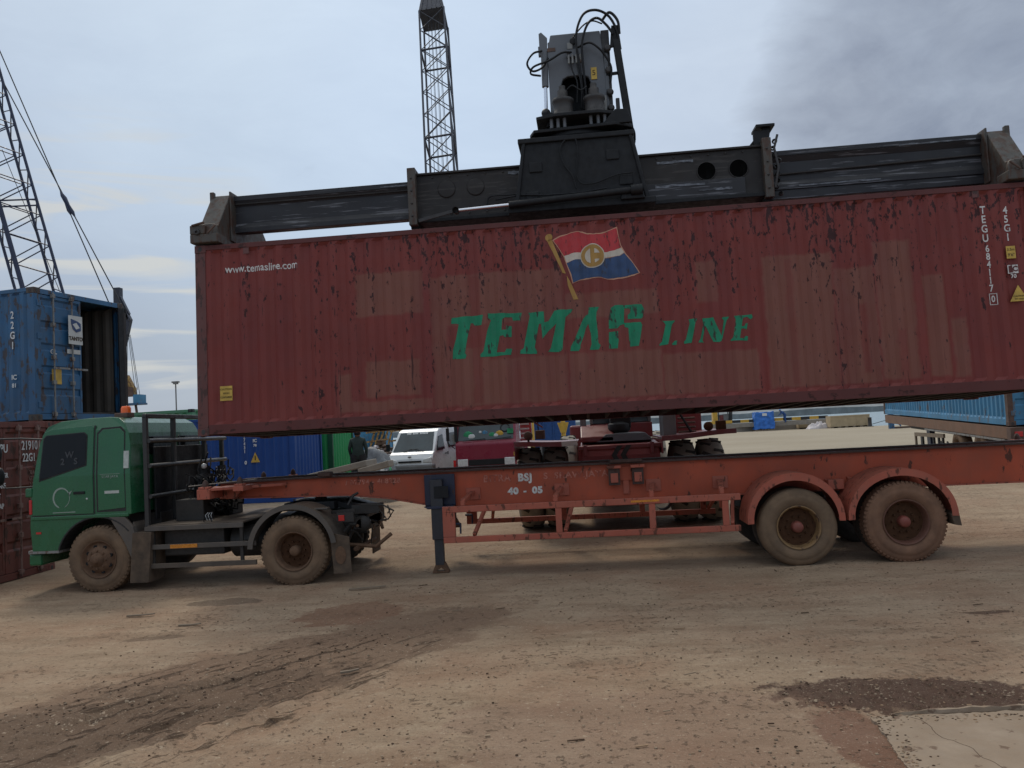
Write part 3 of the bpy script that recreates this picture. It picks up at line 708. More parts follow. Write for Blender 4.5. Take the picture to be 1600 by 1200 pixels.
M['main_rail'] = mat('maroon_rail_paint', (.105, .029, .027), .6, spec=.3, vs=1.5, var=.15, dust=.15, dustcol=(.11, .05, .042), rust=.18, rustcol=(.04, .014, .012), rs=(6, 6, 9))
M['main_post'] = mat('rusty_post_paint', (.115, .036, .032), .6, vs=2, var=.2, dust=.25, dustcol=(.10, .045, .035), rust=.38, rustcol=(.045, .018, .014), rs=(9, 9, 4))
main = wthing('shipping_container', (CX, CY, CZ), 'long maroon shipping container with green TEMAS LINE lettering, hoisted above the trailer', 'shipping container')
WROOT.discard(main.name)
container(main, CL, CH, CW, 'main', doors=1, rail_m='main_rail', post_m='main_post', casts='main_post')
WROOT.add(main.name)
def drape(off=.003):      # bend flat lettering over the ribs of the near side panel
    def fn(bm):
        xs = [v.co.x for v in bm.verts]; lo, hi = min(xs), max(xs)
        for t in corr_breaks(CL-.32):
            x = CX+.16+t
            if lo < x < hi: bmesh.ops.bisect_plane(bm, geom=bm.verts[:]+bm.edges[:]+bm.faces[:], plane_co=(x, 0, 0), plane_no=(1, 0, 0))
        for v in bm.verts:
            back = v.co.y
            v.co.y = CY+.012+corr(v.co.x-CX-.16)-off+back
    return fn
def poly_decal(polys, name, m, off=.003, th=.0015):
    mb = MB()
    for p in polys: mb.prism(p, -th/2, th/2, m, 'xz')
    def fn(bm):
        bmesh.ops.triangulate(bm, faces=[f for f in bm.faces if len(f.verts) > 4]); drape(off)(bm)
    return mb.build(name, main, fn=fn)
TR = {
'TEMAS': [[(-1.89,3.78),(-1.42,3.79),(-1.45,3.64),(-1.55,3.64),(-1.58,3.68),(-1.61,3.68),(-1.67,3.44),(-1.71,3.25),(-1.69,3.21),(-1.71,3.16),(-1.9,3.17),(-1.89,3.31),(-1.84,3.47),(-1.79,3.68),(-1.83,3.69),(-1.9,3.69)],[(-1.35,3.81),(-0.85,3.78),(-0.88,3.67),(-0.99,3.68),(-1.0,3.73),(-1.1,3.73),(-1.14,3.71),(-1.16,3.55),(-1.09,3.55),(-1.09,3.61),(-1.01,3.6),(-1.02,3.44),(-1.12,3.44),(-1.14,3.47),(-1.19,3.46),(-1.25,3.23),(-1.13,3.22),(-1.1,3.27),(-1.02,3.27),(-1.04,3.18),(-1.31,3.17),(-1.49,3.17),(-1.49,3.21),(-1.44,3.25),(-1.37,3.55),(-1.31,3.71),(-1.35,3.74)],[(-0.76,3.78),(-0.53,3.78),(-0.53,3.62),(-0.47,3.64),(-0.38,3.78),(-0.3,3.79),(-0.11,3.79),(-0.14,3.74),(-0.17,3.72),(-0.22,3.68),(-0.27,3.37),(-0.29,3.21),(-0.33,3.17),(-0.5,3.19),(-0.46,3.24),(-0.36,3.59),(-0.48,3.49),(-0.57,3.38),(-0.58,3.6),(-0.61,3.6),(-0.69,3.27),(-0.66,3.2),(-0.66,3.17),(-0.91,3.18),(-0.9,3.23),(-0.85,3.26),(-0.77,3.61),(-0.74,3.73)],[(0.12,3.8),(0.27,3.79),(0.23,3.72),(0.22,3.62),(0.23,3.44),(0.23,3.27),(0.26,3.23),(0.23,3.17),(0.1,3.18),(0.13,3.26),(0.13,3.39),(0.1,3.56),(0.06,3.49),(0.03,3.39),(-0.03,3.25),(-0.03,3.21),(-0.06,3.17),(-0.18,3.18),(-0.17,3.24),(-0.09,3.38),(0.03,3.63),(0.07,3.68),(0.11,3.71)],[(0.88,3.79),(0.91,3.72),(0.89,3.61),(0.86,3.58),(0.67,3.59),(0.67,3.65),(0.71,3.68),(0.71,3.74),(0.63,3.75),(0.61,3.52),(0.55,3.5),(0.51,3.46),(0.39,3.47),(0.4,3.64),(0.44,3.77),(0.5,3.8)],[(0.39,3.42),(0.52,3.42),(0.52,3.28),(0.5,3.17),(0.38,3.18),(0.38,3.29)],[(0.61,3.54),(0.85,3.53),(0.87,3.49),(0.83,3.3),(0.8,3.19),(0.68,3.19),(0.67,3.29),(0.67,3.46),(0.62,3.48)]] ,
'LINE': [[(1.15,3.53),(1.34,3.52),(1.29,3.47),(1.22,3.19),(1.09,3.17),(1.09,3.19),(1.13,3.23),(1.2,3.47),(1.18,3.51)],[(1.27,3.19),(1.31,3.23),(1.35,3.23),(1.33,3.17),(1.28,3.17)],[(1.53,3.53),(1.65,3.53),(1.62,3.48),(1.55,3.19),(1.44,3.18),(1.44,3.21),(1.47,3.24),(1.54,3.47)],[(1.72,3.53),(1.87,3.53),(1.89,3.47),(1.97,3.26),(2.02,3.48),(1.99,3.51),(2.01,3.53),(2.1,3.53),(2.08,3.5),(2.06,3.48),(1.97,3.19),(1.93,3.17),(1.85,3.18),(1.83,3.23),(1.76,3.42),(1.7,3.21),(1.72,3.18),(1.64,3.18),(1.65,3.21),(1.67,3.23),(1.73,3.44)],[(2.16,3.53),(2.41,3.54),(2.42,3.49),(2.39,3.47),(2.35,3.51),(2.29,3.5),(2.26,3.38),(2.3,3.38),(2.32,3.42),(2.35,3.42),(2.33,3.33),(2.29,3.35),(2.25,3.34),(2.22,3.21),(2.28,3.21),(2.31,3.24),(2.34,3.23),(2.33,3.17),(2.09,3.18),(2.1,3.2),(2.13,3.23),(2.18,3.47)]] ,
'flag_edge': [[(-0.35,4.82),(-0.22,4.89),(-0.1,4.91),(0.04,4.93),(0.1,4.92),(0.17,4.89),(0.25,4.87),(0.38,4.89),(0.5,4.91),(0.6,4.95),(0.61,4.85),(0.64,4.68),(0.7,4.56),(0.81,4.38),(0.89,4.25),(0.8,4.21),(0.65,4.19),(0.5,4.17),(0.41,4.19),(0.33,4.22),(0.26,4.22),(0.11,4.21),(0.03,4.2),(-0.09,4.16),(-0.12,4.3),(-0.17,4.47),(-0.2,4.57),(-0.27,4.7)]] ,
'flag_red': [[(-0.33,4.81),(-0.22,4.87),(-0.1,4.9),(0.04,4.92),(0.1,4.9),(0.17,4.87),(0.25,4.86),(0.38,4.87),(0.5,4.9),(0.59,4.93),(0.6,4.85),(0.63,4.68),(0.64,4.65),(0.54,4.6),(0.43,4.59),(0.33,4.59),(0.04,4.61),(-0.05,4.61),(-0.19,4.58),(-0.26,4.7)]] ,
'flag_white': [[(-0.19,4.58),(-0.05,4.61),(0.04,4.61),(0.33,4.59),(0.43,4.59),(0.54,4.6),(0.64,4.64),(0.68,4.57),(0.6,4.52),(0.5,4.51),(0.39,4.51),(0.08,4.51),(-0.03,4.51),(-0.16,4.48)]] ,
'flag_blue': [[(-0.16,4.47),(-0.03,4.51),(0.08,4.51),(0.39,4.5),(0.5,4.5),(0.61,4.52),(0.68,4.56),(0.8,4.38),(0.87,4.25),(0.8,4.23),(0.65,4.21),(0.5,4.19),(0.41,4.2),(0.33,4.23),(0.26,4.23),(0.11,4.23),(0.03,4.21),(-0.08,4.17),(-0.1,4.3)]] ,
'pole': [[(-0.43,4.83),(-0.36,4.84),(-0.18,4.32),(-0.23,4.33),(-0.25,4.39)],[(-0.17,4.29),(-0.12,4.19),(-0.02,3.92),(-0.09,3.92),(-0.16,4.14)]] ,
'misc': [[(-0.41,4.87),(-0.37,4.86),(0.22,4.55),(0.39,4.54),(0.38,4.54)]] ,
'mono_t': [[(0.13,4.61),(0.2,4.66),(0.28,4.65),(0.34,4.59),(0.34,4.58),(0.4,4.58),(0.4,4.52),(0.33,4.52),(0.29,4.47),(0.21,4.44),(0.15,4.49),(0.12,4.56)]] ,
}

poly_decal(TR['TEMAS']+TR['LINE'], 'lettering', 'gtag')
fe = poly_decal(TR['flag_edge'], 'flag_emblem', 'em_edge', .003)
def sub_decal(polys, name, m, off):
    o = poly_decal(polys, name, m, off); o.parent = fe; return o
sub_decal(TR['flag_red'], 'flag_stripe', 'em_red', .006); sub_decal(TR['flag_white'], 'flag_stripe', 'em_white', .006); sub_decal(TR['flag_blue'], 'flag_stripe', 'em_blue', .006)
sub_decal(TR['pole']+[[(-.398+.055*math.cos(a*math.pi/8), 4.868+.055*math.sin(a*math.pi/8)) for a in range(16)]], 'flag_pole', 'em_gold', .006)
ring = lambda r: [(.222+r*math.cos(a*math.pi/16), 4.548+r*math.sin(a*math.pi/16)) for a in range(32)]
sub_decal([ring(.180)], 'disc', 'em_white', .009); sub_decal([ring(.165)], 'disc', 'em_gold', .012)
h_ = lambda a, b, r=.105: [(.222+r*math.cos(R(a+(b-a)*k/12)), 4.548+r*math.sin(R(a+(b-a)*k/12))) for k in range(13)]
sub_decal([h_(107, 253, .112), [(.25, 4.65)]+h_(72, 20, .11)+[(.25, 4.585)], [(.25, 4.445)]+h_(-72, -28, .11)+[(.25, 4.495)]], 'monogram', 'em_white', .015)
def dtext(s, name, x, z, size, m='white_c', sx=.8, off=.004, align='CENTER', sp=1., bold=0., parent=None):
    cu_fn = drape(off)
    def fn(bm):
        for v in bm.verts: v.co.y = 0
        cu_fn(bm)
    return text(s, name, parent or main, (x, 0, z), size, m, sx=sx, align=align, sp=sp, depth=0, fn=fn, bold=bold)
dtext('www.temasline.com', 'web_address', -4.75, 4.745, .165, sx=.84, bold=.002)
for k, ch in enumerate('TEGU'): dtext(ch, 'id_lettering', 5.665, 4.79-k*.134, .15, sx=.80, bold=.003)
for k, ch in enumerate('684117'): dtext(ch, 'id_lettering', 5.675, 4.24-k*.112, .135, sx=.80, bold=.003)
dtext('0', 'id_lettering', 5.685, 3.53, .125, sx=.8, bold=.003)
def frame_decal(x0, x1, z0, z1, t, name, m='white_c'):
    poly_decal([[(x0, z0), (x1, z0), (x1, z0+t), (x0, z0+t)], [(x0, z1-t), (x1, z1-t), (x1, z1), (x0, z1)], [(x0, z0+t), (x0+t, z0+t), (x0+t, z1-t), (x0, z1-t)], [(x1-t, z0+t), (x1, z0+t), (x1, z1-t), (x1-t, z1-t)]], name, m)
frame_decal(5.635, 5.735, 3.45, 3.61, .008, 'check_digit_box')
for k, ch in enumerate('45G1'): dtext(ch, 'id_lettering', 5.962, 4.765-k*.128, .145, sx=.8, bold=.003)
def flat_sign(poly, name, m, y=CY+.004, parent=main): return MB().prism(poly, y, y+.006, m).build(name, parent)
s1 = flat_sign([(5.90, 4.075), (6.02, 4.075), (6.02, 4.25), (5.90, 4.25)], 'yellow_sign', 'label')
text('3.5m', 'print', s1, (5.96, CY+.002, 4.20), .05, 'text_dark', depth=.001); text("9'6\"", 'print', s1, (5.96, CY+.002, 4.125), .06, 'text_dark', depth=.001)
s2 = flat_sign([(5.895, 3.865), (6.03, 3.865), (6.03, 3.985), (5.895, 3.985)], 'code_sign', 'white_c')
flat_sign([(5.908, 3.878), (5.955, 3.878), (5.955, 3.972), (5.908, 3.972)], 'print', 'main_rail', CY+.001, s2); text('C', 'print', s2, (5.99, CY+.002, 3.925), .10, 'main_rail', depth=.001, bold=.004); text('70', 'code_lettering', main, (5.965, CY+.010, 3.825), .075, 'white_c', bold=.002)
s3 = flat_sign([(5.885, 3.475), (6.125, 3.475), (6.005, 3.70)], 'warning_sign', 'label')
text('CAUTION', 'print', s3, (6.005, CY+.002, 3.545), .032, 'text_dark', depth=.001); text('9\'6" HIGH', 'print', s3, (6.005, CY+.002, 3.505), .028, 'text_dark', depth=.001)
s4 = flat_sign([(-5.435, 2.755), (-5.245, 2.755), (-5.245, 2.975), (-5.435, 2.975)], 'caution_sign', 'label')
for k, tx in enumerate(('CAUTION', 'HIGH', 'CONTAINER')): text(tx, 'print', s4, (-5.34, CY+.002, 2.925-k*.06), .040, 'text_dark', depth=.001, sx=.78 if k == 2 else 1)
for xx in (5.53, -5.03): flat_sign([(xx, 5.0-.03), (xx+.09, 5.0-.03), (xx+.09, 5.07), (xx, 5.07)], 'vent', 'main_post', CY+.006)

# ---- stacked containers at the far left
HS = 2.70
c = empty('shipping_container', (-9.80-6.06*math.cos(R(1)), 11.45, 0), 'red-brown container standing on the ground behind the green cab front, door number 219101', 'shipping container')
container(c, 6.06, HS, 2.438, 'brown_c', doors=1, casts='brown_c')
def door_text(s, root, x, y, z, size, m='white_blue', sx=.75, bold=.003): return text(s, 'door_lettering', root, (x, y, z), size, m, rot=(90, 0, 90), sx=sx, bold=bold)
for s, yy, zz, sz in (('TYPU', 1.14, 2.23, .20), ('219101', 1.90, 2.27, .22), ('22G1', 1.84, 2.06, .20)):
    door_text(s, c, 6.045, yy, zz, sz)
for k, s in enumerate(('MAX.GR', 'TARE', 'NET', 'CU.CAP')):
    door_text(s, c, 6.045, 1.05 if k > 1 else 1.15, 1.78-k*.17, .12); 
for k, s in enumerate(('30.480', '67.200', '2.220', '4.890', '28.260')): door_text(s, c, 6.045, 1.93, 1.80-k*.11, .10, 'galv_brown')
t2 = empty('shipping_container', (-10.55-6.06*math.cos(R(8.5)), 14.5+6.06*math.sin(R(8.5)), .06), 'rusty brown container carrying the blue container with the open door', 'shipping container', rz=-R(8.5))
container(t2, 6.06, HS, 2.438, 'brown_c', doors=-1, casts='brown_c')
t3 = empty('shipping_container', (-10.55-6.06*math.cos(R(8.5)), 14.5+6.06*math.sin(R(8.5)), .06+HS+.008), 'worn blue container with one door standing open, stacked highest at far left', 'shipping container', rz=-R(8.5))
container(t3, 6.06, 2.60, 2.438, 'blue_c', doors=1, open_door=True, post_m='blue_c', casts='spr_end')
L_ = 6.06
MB().box((L_-.012, 2.28, .12), (L_+.014, 2.432, 2.49), 'black').build('post_dark_panel', t3)  # thin black panel added over the far door post to darken it
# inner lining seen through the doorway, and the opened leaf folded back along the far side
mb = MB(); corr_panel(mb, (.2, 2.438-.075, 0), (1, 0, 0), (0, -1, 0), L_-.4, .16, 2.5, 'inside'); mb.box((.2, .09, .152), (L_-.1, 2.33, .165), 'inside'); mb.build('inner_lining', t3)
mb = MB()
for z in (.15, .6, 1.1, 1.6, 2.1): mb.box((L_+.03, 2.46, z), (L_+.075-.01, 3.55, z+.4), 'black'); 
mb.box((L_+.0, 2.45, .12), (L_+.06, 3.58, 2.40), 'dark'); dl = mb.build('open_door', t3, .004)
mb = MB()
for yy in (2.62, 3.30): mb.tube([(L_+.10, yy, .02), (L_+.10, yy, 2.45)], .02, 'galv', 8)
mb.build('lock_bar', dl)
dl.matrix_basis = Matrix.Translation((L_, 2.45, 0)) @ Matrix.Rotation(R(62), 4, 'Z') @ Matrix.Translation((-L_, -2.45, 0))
def sgn(poly, name, m, root, x): return MB().prism(poly, x, x+.006, m, 'yz').build(name, root)
b_ = sgn([(.80, 1.55), (1.17, 1.55), (1.17, 2.14), (.80, 2.14)], 'banner', 'banner', t3, L_-.010+.06)
for q, s, sz in ((1.665, 'TANTO', .11),): text(s, 'print', b_, (L_+.06, .985, q), sz, 'text_dark', rot=(90, 0, 90), sx=.95, bold=.004)
sgn([(.86, 2.07), (1.04, 2.03), (1.12, 1.99), (1.12, 1.84), (1.0, 1.80), (.91, 1.86), (.87, 1.97)], 'emblem', 'banner_blue', b_, L_+.058)
sgn([(.90, 1.96), (1.0, 2.0), (1.09, 1.90), (.99, 1.86)], 'emblem', 'banner', b_, L_+.061)
sgn([(.82, 1.36), (1.17, 1.36), (1.17, 1.45), (.82, 1.45)], 'plate', 'banner', t3, L_-.01)
sgn([(.42, .72), (.66, .72), (.66, 1.02), (.42, 1.02)], 'paper_notice', 'label', t3, L_-.012)
text('GL', 'door_lettering', t3, (L_-.008, .47, 1.36), .13, 'white_blue', rot=(90, 0, 90), bold=.003)
for k, ch in enumerate('22G1'): text(ch, 'id_lettering', t3, (L_-.52, .006, 2.08-k*.20), .20, 'white_blue', sx=.8, bold=.004)
text('IC', 'id_lettering', t3, (L_-.50, .006, .86), .13, 'white_blue', bold=.004); text('81', 'id_lettering', t3, (L_-.50, .006, .70), .11, 'white_blue', bold=.003)

# ---- blue and green containers seen under the hoisted one
bl = empty('shipping_container', (-8.63-6.06, 23.0, .31), 'bright blue container with a yellow warning triangle, seen behind the black rack', 'shipping container')
container(bl, 6.06, 2.59, 2.438, 'blue_new', doors=-1, casts='blue_new')
for k, ch in enumerate('2817431'): text(ch, 'id_lettering', bl, (4.52, .004, 2.24-k*.115), .13, 'white_blue', sx=.8, bold=.004)
text('0', 'id_lettering', bl, (4.54, .004, 1.22), .14, 'white_blue', bold=.006)
q = MB().prism([(4.70, 1.22), (4.98, 1.22), (4.84, 1.52)], -.004, .002, 'label').build('warning_sign', bl)
MB().prism([(4.825, 1.28), (4.855, 1.28), (4.855, 1.42), (4.825, 1.42)], -.007, .0, 'text_dark').build('print', q)
q = MB().prism([(4.76, 2.12), (4.92, 2.12), (4.92, 2.36), (4.76, 2.36)], -.004, .002, 'label').build('yellow_sign', bl)
text('IC', 'id_lettering', bl, (4.84, .004, 1.86), .13, 'white_blue', bold=.006); text('78', 'id_lettering', bl, (4.84, .004, 1.72), .10, 'white_blue', bold=.004)
gr = empty('shipping_container', (-8.45-6.06, 25.95, .32), 'bright green ribbed container standing behind the bright blue one', 'shipping container')
container(gr, 6.06, 2.59, 2.438, 'green_c', doors=-1, post_m='green_cd', casts='green_cd', side_m='green_c')
fb = empty('shipping_container', (-18.2, 60.5, .32), 'distant blue container between scrap heaps, left of the white van', 'shipping container')
container(fb, 2.7, 2.59, 2.438, 'blue_pale', casts='blue_pale')

main.rotation_euler = (-.030, 0, 0)

# ================================================================== WHEELS
def wheel(parent, cx, cz, y, r, wd, kind='dish', tm='tyre', rm='rim_dust', hm='rim_dark', lugs=54, rr=None, n=56, dual=False, s=1, lug=.055, hub='hub_red'):
    """outer face at y, wheel body towards +y*s"""
    rr = rr or r*.54; ax = (0, s, 0); c = (cx, y, cz)
    mb = MB()
    if kind == 'dish':
        mb.lathe([(rr+.014, .004), (rr+.012, -.004), (rr+.002, -.002), (rr-.006, .012), (rr-.016, .03), (rr-.020, .10), (rr-.03, .135), (rr*.82, .15), (rr*.60, .16), (.02, .16)], c, ax, rm, n)
        mb.lathe([(rr*.90, .130), (rr*.80, .130), (rr*.74, .125), (rr*.5, .13), (.02, .13)], c, ax, hm, 32)
        for k in range(8):
            a = 2*math.pi*k/8+.2; p = Vector((cx+rr*.70*math.cos(a), y+s*.142, cz+rr*.70*math.sin(a))); mb.lathe([(.030, -.012), (.030, -.014), (.001, -.014)], p, ax, 'hole', 12)
        for k in range(10):
            a = 2*math.pi*k/10; p = Vector((cx+rr*.50*math.cos(a), y+s*.10, cz+rr*.50*math.sin(a))); mb.lathe([(.016, .04), (.016, 0), (.011, -.012), (.001, -.012)], p, ax, hm, 6, False)
    else:
        mb.lathe([(rr+.014, .004), (rr+.012, -.004), (rr-.004, .012), (rr-.02, .045), (rr-.045, .055), (rr*.72, .02), (rr*.60, -.02), (rr*.42, -.03), (rr*.38, -.03)], c, ax, rm, n)
        for k in range(8):
            a = 2*math.pi*k/8+.3; p = Vector((cx+rr*.72*math.cos(a), y+s*.018, cz+rr*.72*math.sin(a))); mb.lathe([(.027, .02), (.027, -.005), (.022, -.006), (.001, .004)], p, ax, 'black', 14)
        for k in range(8):
            a = 2*math.pi*k/8; p = Vector((cx+rr*.50*math.cos(a), y-s*.025, cz+rr*.50*math.sin(a))); mb.lathe([(.018, .02), (.018, -.012), (.012, -.022), (.001, -.022)], p, ax, rm, 6, False)
    w_ = mb.build('wheel', parent)
    mb = MB(); md = (rr+r)/2
    prof = [(rr-.01, .05), (rr+.006, .016), (rr+.014, .010), (rr+.03, .006), (rr+.034, .001), (md-.02, -.008), (md+.02, -.009), (md+.024, -.005), (r-.075, -.004), (r-.045, .006), (r-.02, .022), (r-.006, .05)]
    ins = [(rad, wd-h) for rad, h in reversed(prof)]
    grooves = []
    for g in (.33, .5, .67): grooves += [(r, wd*g-.008), (r-.012, wd*g-.006), (r-.012, wd*g+.006), (r, wd*g+.008)]
    mb.lathe(prof+[(r, .062)]+grooves+[(r, wd-.062)]+ins, c, ax, tm, n+16)
    if lugs:
        for k in range(lugs):
            a = 2*math.pi*(k+.5)/lugs; ca, sa = math.cos(a), math.sin(a); hw = 2*math.pi*r/lugs*.29
            P = lambda rad, t, yy: (cx+rad*ca-t*sa, y+s*yy, cz+rad*sa+t*ca)
            for (ya, yb, yc) in ((.002, .085, .018), (wd-.002, wd-.085, wd-.018)):
                mb.add([P(r-lug, -hw, yc), P(r-lug, hw, yc), P(r-.018, -hw, ya+(.012 if ya < .1 else -.012)), P(r-.018, hw, ya+(.012 if ya < .1 else -.012)), P(r+.008, -hw, yc+(.025 if ya < .1 else -.025)), P(r+.008, hw, yc+(.025 if ya < .1 else -.025)), P(r+.006, -hw, yb), P(r+.006, hw, yb), P(r-.03, -hw, yb), P(r-.03, hw, yb)],
                       [(0, 1, 3, 2), (2, 3, 5, 4), (4, 5, 7, 6), (6, 7, 9, 8), (0, 2, 4, 6, 8), (1, 9, 7, 5, 3)], tm)
    mb.build('tyre', w_)
    mb = MB()
    if kind == 'dish': mb.lathe([(.085, .16), (.080, .08), (.074, .04), (.056, .022), (.001, .020)], c, ax, hub, 24)
    else: mb.lathe([(rr*.40, -.02), (rr*.38, -.05), (rr*.25, -.06), (.055, -.085), (.04, -.10), (.001, -.10)], c, ax, rm, 20)
    mb.build('hub', w_)
    if dual:
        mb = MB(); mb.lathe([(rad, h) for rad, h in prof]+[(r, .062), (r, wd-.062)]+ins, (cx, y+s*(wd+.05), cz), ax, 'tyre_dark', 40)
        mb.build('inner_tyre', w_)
    return w_

# ================================================================== TRACTOR UNIT
TY, TYF = 11.50, 13.80
def cabfn(bm):
    for z in (1.75, 2.2, 2.45): bmesh.ops.bisect_plane(bm, geom=bm.verts[:]+bm.edges[:]+bm.faces[:], plane_co=(0, 0, z), plane_no=(0, 0, 1))
    bmesh.ops.triangulate(bm, faces=[f for f in bm.faces if len(f.verts) > 4])
    for v in bm.verts:
        k = max(0., v.co.z-1.75)*.085+max(0., v.co.z-2.45)**2*3.
        v.co.y += k if v.co.y < 12.6 else -k
def cab_parts(root, full=True):
    out = [(-8.47, .64), (-8.50, 1.0), (-8.485, 1.35), (-8.43, 1.75), (-8.34, 2.18), (-8.31, 2.38), (-8.23, 2.515), (-8.05, 2.592), (-7.6, 2.620), (-7.28, 2.622), (-7.12, 2.600), (-7.00, 2.52), (-6.92, 2.36), (-6.89, 2.18),
           (-6.88, 1.14), (-7.02, 1.12)]+[(x, z) for x, z in arc(-7.42, .47, .645, 88, 163, 10)]+[(-8.06, .64)]
    cab = MB().prism(out, TY, TYF, 'green').build('cab', root, .035, 3, fn=cabfn)
    for p in cab.data.polygons: p.use_smooth = False
    sc_ = [(-7.36, 2.36), (-7.28, 2.42), (-7.06, 2.42), (-7.00, 2.36), (-6.99, 1.24), (-7.44, 1.20), (-7.44, 1.3)]
    MB().prism([(-7.40, 1.21), (-7.40, 2.36), (-7.33, 2.43), (-7.06, 2.44), (-6.99, 2.37), (-6.97, 1.24)], TY-.006, TY+.01, 'green').build('rear_quarter_panel', cab, .006, fn=cabfn)
    MB().box((-8.47, TY-.014, 1.105), (-6.92, TY+.02, 1.160), 'green').build('sill_crease', cab, .012)
    dr = MB().prism([(-8.455, 1.18), (-8.45, 1.5), (-8.385, 2.0), (-8.335, 2.28), (-8.27, 2.43), (-8.15, 2.475), (-7.51, 2.505), (-7.475, 2.47), (-7.475, 1.175)], TY-.010, TY+.01, 'green').build('door', root, .006, fn=cabfn)
    MB().prism([(-7.472, 1.165), (-7.472, 2.50), (-7.450, 2.50), (-7.450, 1.165)], TY-.003, TY+.01, 'rubber').build('door_seam', cab, fn=cabfn)
    MB().box((-8.46, TY-.004, 1.163), (-7.47, TY+.01, 1.178), 'rubber').build('door_seam', cab)
    MB().prism([(-7.425, 1.19), (-7.425, 2.38), (-7.35, 2.455), (-7.05, 2.465), (-6.97, 2.39), (-6.96, 1.19)], TY-.001, TY+.01, 'rubber').build('panel_seam', cab, fn=cabfn)
    win = [(-8.315, 1.715), (-8.265, 2.33), (-8.22, 2.375), (-7.64, 2.395), (-7.585, 2.35), (-7.59, 1.915)]
    cxw = sum(p[0] for p in win)/6; czw = sum(p[1] for p in win)/6
    MB().prism([(cxw+(x-cxw)*1.05, czw+(z-czw)*1.06) for x, z in win], TY-.016, TY, 'rubber').build('window_seal', dr, .004, fn=cabfn)
    wn = MB().prism(win, TY-.020, TY, 'glass').build('window', dr, fn=cabfn)
    MB().box((-7.78, TY-.028, 1.475), (-7.60, TY-.008, 1.515), 'black').build('door_handle', dr, .006)
    MB().lathe([(.014, 0), (.014, -.008), (.001, -.008)], (-7.57, TY-.010, 1.40), (0, 1, 0), 'lamp', 12).build('lock', dr)
    if not full: return cab, dr
    for q, ch in enumerate('2WS'): text(ch, 'window_lettering', dr, ((-7.95, -7.845, -7.74)[q], TY-.015, (1.97, 2.07, 1.97)[q]), .13, 'boom_grey', rot=(90, 0, 0), bold=.004, fn=lambda bm: [setattr(v.co, 'y', TY-.026+max(0., v.co.z-1.75)*.085) for v in bm.verts])
    mb = MB(); o_ = arc(-7.98, 1.43, .145, -70, 255, 26, .95, 1.08); i_ = arc(-7.972, 1.425, .128, -62, 247, 26, .95, 1.08)
    mb.band(o_, i_, TY-.014, TY-.009, 'silver'); mb.prism([(-7.87, 1.50), (-7.80, 1.535), (-7.78, 1.56), (-7.82, 1.51), (-7.855, 1.45)], TY-.014, TY-.009, 'silver')
    mb.box((-8.12, TY-.014, 1.205), (-7.76, TY-.009, 1.217), 'silver'); mb.build('ring_emblem', dr)
    MB().box((-6.985, TY-.012, 1.83), (-6.905, TY+.04, 2.09), 'refl_w').build('reflector', cab, fn=cabfn)
    for y0 in (12.0, 12.95): MB().box((-6.90, y0, 2.02), (-6.872, y0+.72, 2.30), 'glass').build('rear_window', cab, .01)
    MB().box((-7.29, TY-.010, 1.462), (-7.06, TY-.004, 1.505), 'refl_w').build('name_plate', cab)
    MB().box((-7.36, TY-.009, 1.752), (-7.04, TY-.004, 1.757), 'silver').build('trim_line', cab)
    text('STAR JAYA', 'cab_lettering', cab, (-7.20, TY-.009, 1.715), .055, 'silver', sx=1.0)
    return cab, dr
truck = wthing('truck', (-6.0, 11.5, 0), 'green tractor truck with orange beacon on its cab roof, coupled to the orange trailer', 'truck')
cab, door = cab_parts(truck)
# front of the cab
mb = MB(); mb.prism([(TY+.12, 1.72), (TYF-.12, 1.72), (TYF-.2, 2.44), (TY+.2, 2.44)], -8.46, -8.44, 'glass', 'yz')
def shear(bm):
    for v in bm.verts: v.co.x += (v.co.z-1.72)*.21
mb.build('windscreen', cab, fn=shear)
mb = MB()
for k in range(4): mb.box((-8.53, TY+.35, 1.02+k*.12), (-8.48, TYF-.35, 1.08+k*.12), 'black')
mb.build('grille', cab, .006)
for y in (TY+.06, TYF-.40): MB().box((-8.53, y, .78), (-8.46, y+.34, .95), 'lamp').build('headlight', truck, .02)
MB().box((-8.54, TY-.0, .60), (-8.05, TYF, .655), 'galv').build('step_edge', truck, .01)
MB().box((-8.56, TY+.04, .42), (-8.36, TYF-.04, .60), 'green').build('bumper', truck, .03)
MB().box((-8.50, TY-.02, 1.20), (-8.455, TY+.03, 1.42), 'refl_r').build('marker_lamp', truck, .008)
MB().box((-8.56, TY-.02, 1.46), (-8.45, TY+.06, 1.60), 'green').build('corner_fin', truck, .02)
MB().box((-8.40, TY-.008, .90), (-8.32, TY+.0, .93), 'refl_r').build('side_marker', truck)
mb = MB(); mb.tube([(-8.30, TY+.05, 2.33), (-8.55, TY-.08, 2.36), (-8.95, TY-.12, 2.37)], .013, 'rack', 8); mb.tube([(-8.93, TY-.12, 2.37), (-8.90, TY-.12, 1.75), (-8.80, TY-.1, 1.62), (-8.46, TY+.02, 1.62)], .011, 'rack', 8); mb.build('mirror_arm', truck)
mb = MB(); mb.ico((-8.91, TY-.14, 2.15), 1, 'black', 2, (.05, .10, .16)); mb.ico((-8.86, TY-.14, 1.80), 1, 'black', 2, (.045, .09, .14)); mb.build('mirror', truck)
b1 = MB().box((-7.36, 11.9, 2.61), (-7.14, 12.1, 2.685), 'scrap').build('beacon_base', cab, .01)
MB().lathe([(.075, 0), (.075, .07), (.06, .105), (.001, .11)], (-7.22, 12.0, 2.685), (0, 0, 1), 'beacon', 20).build('beacon', cab)
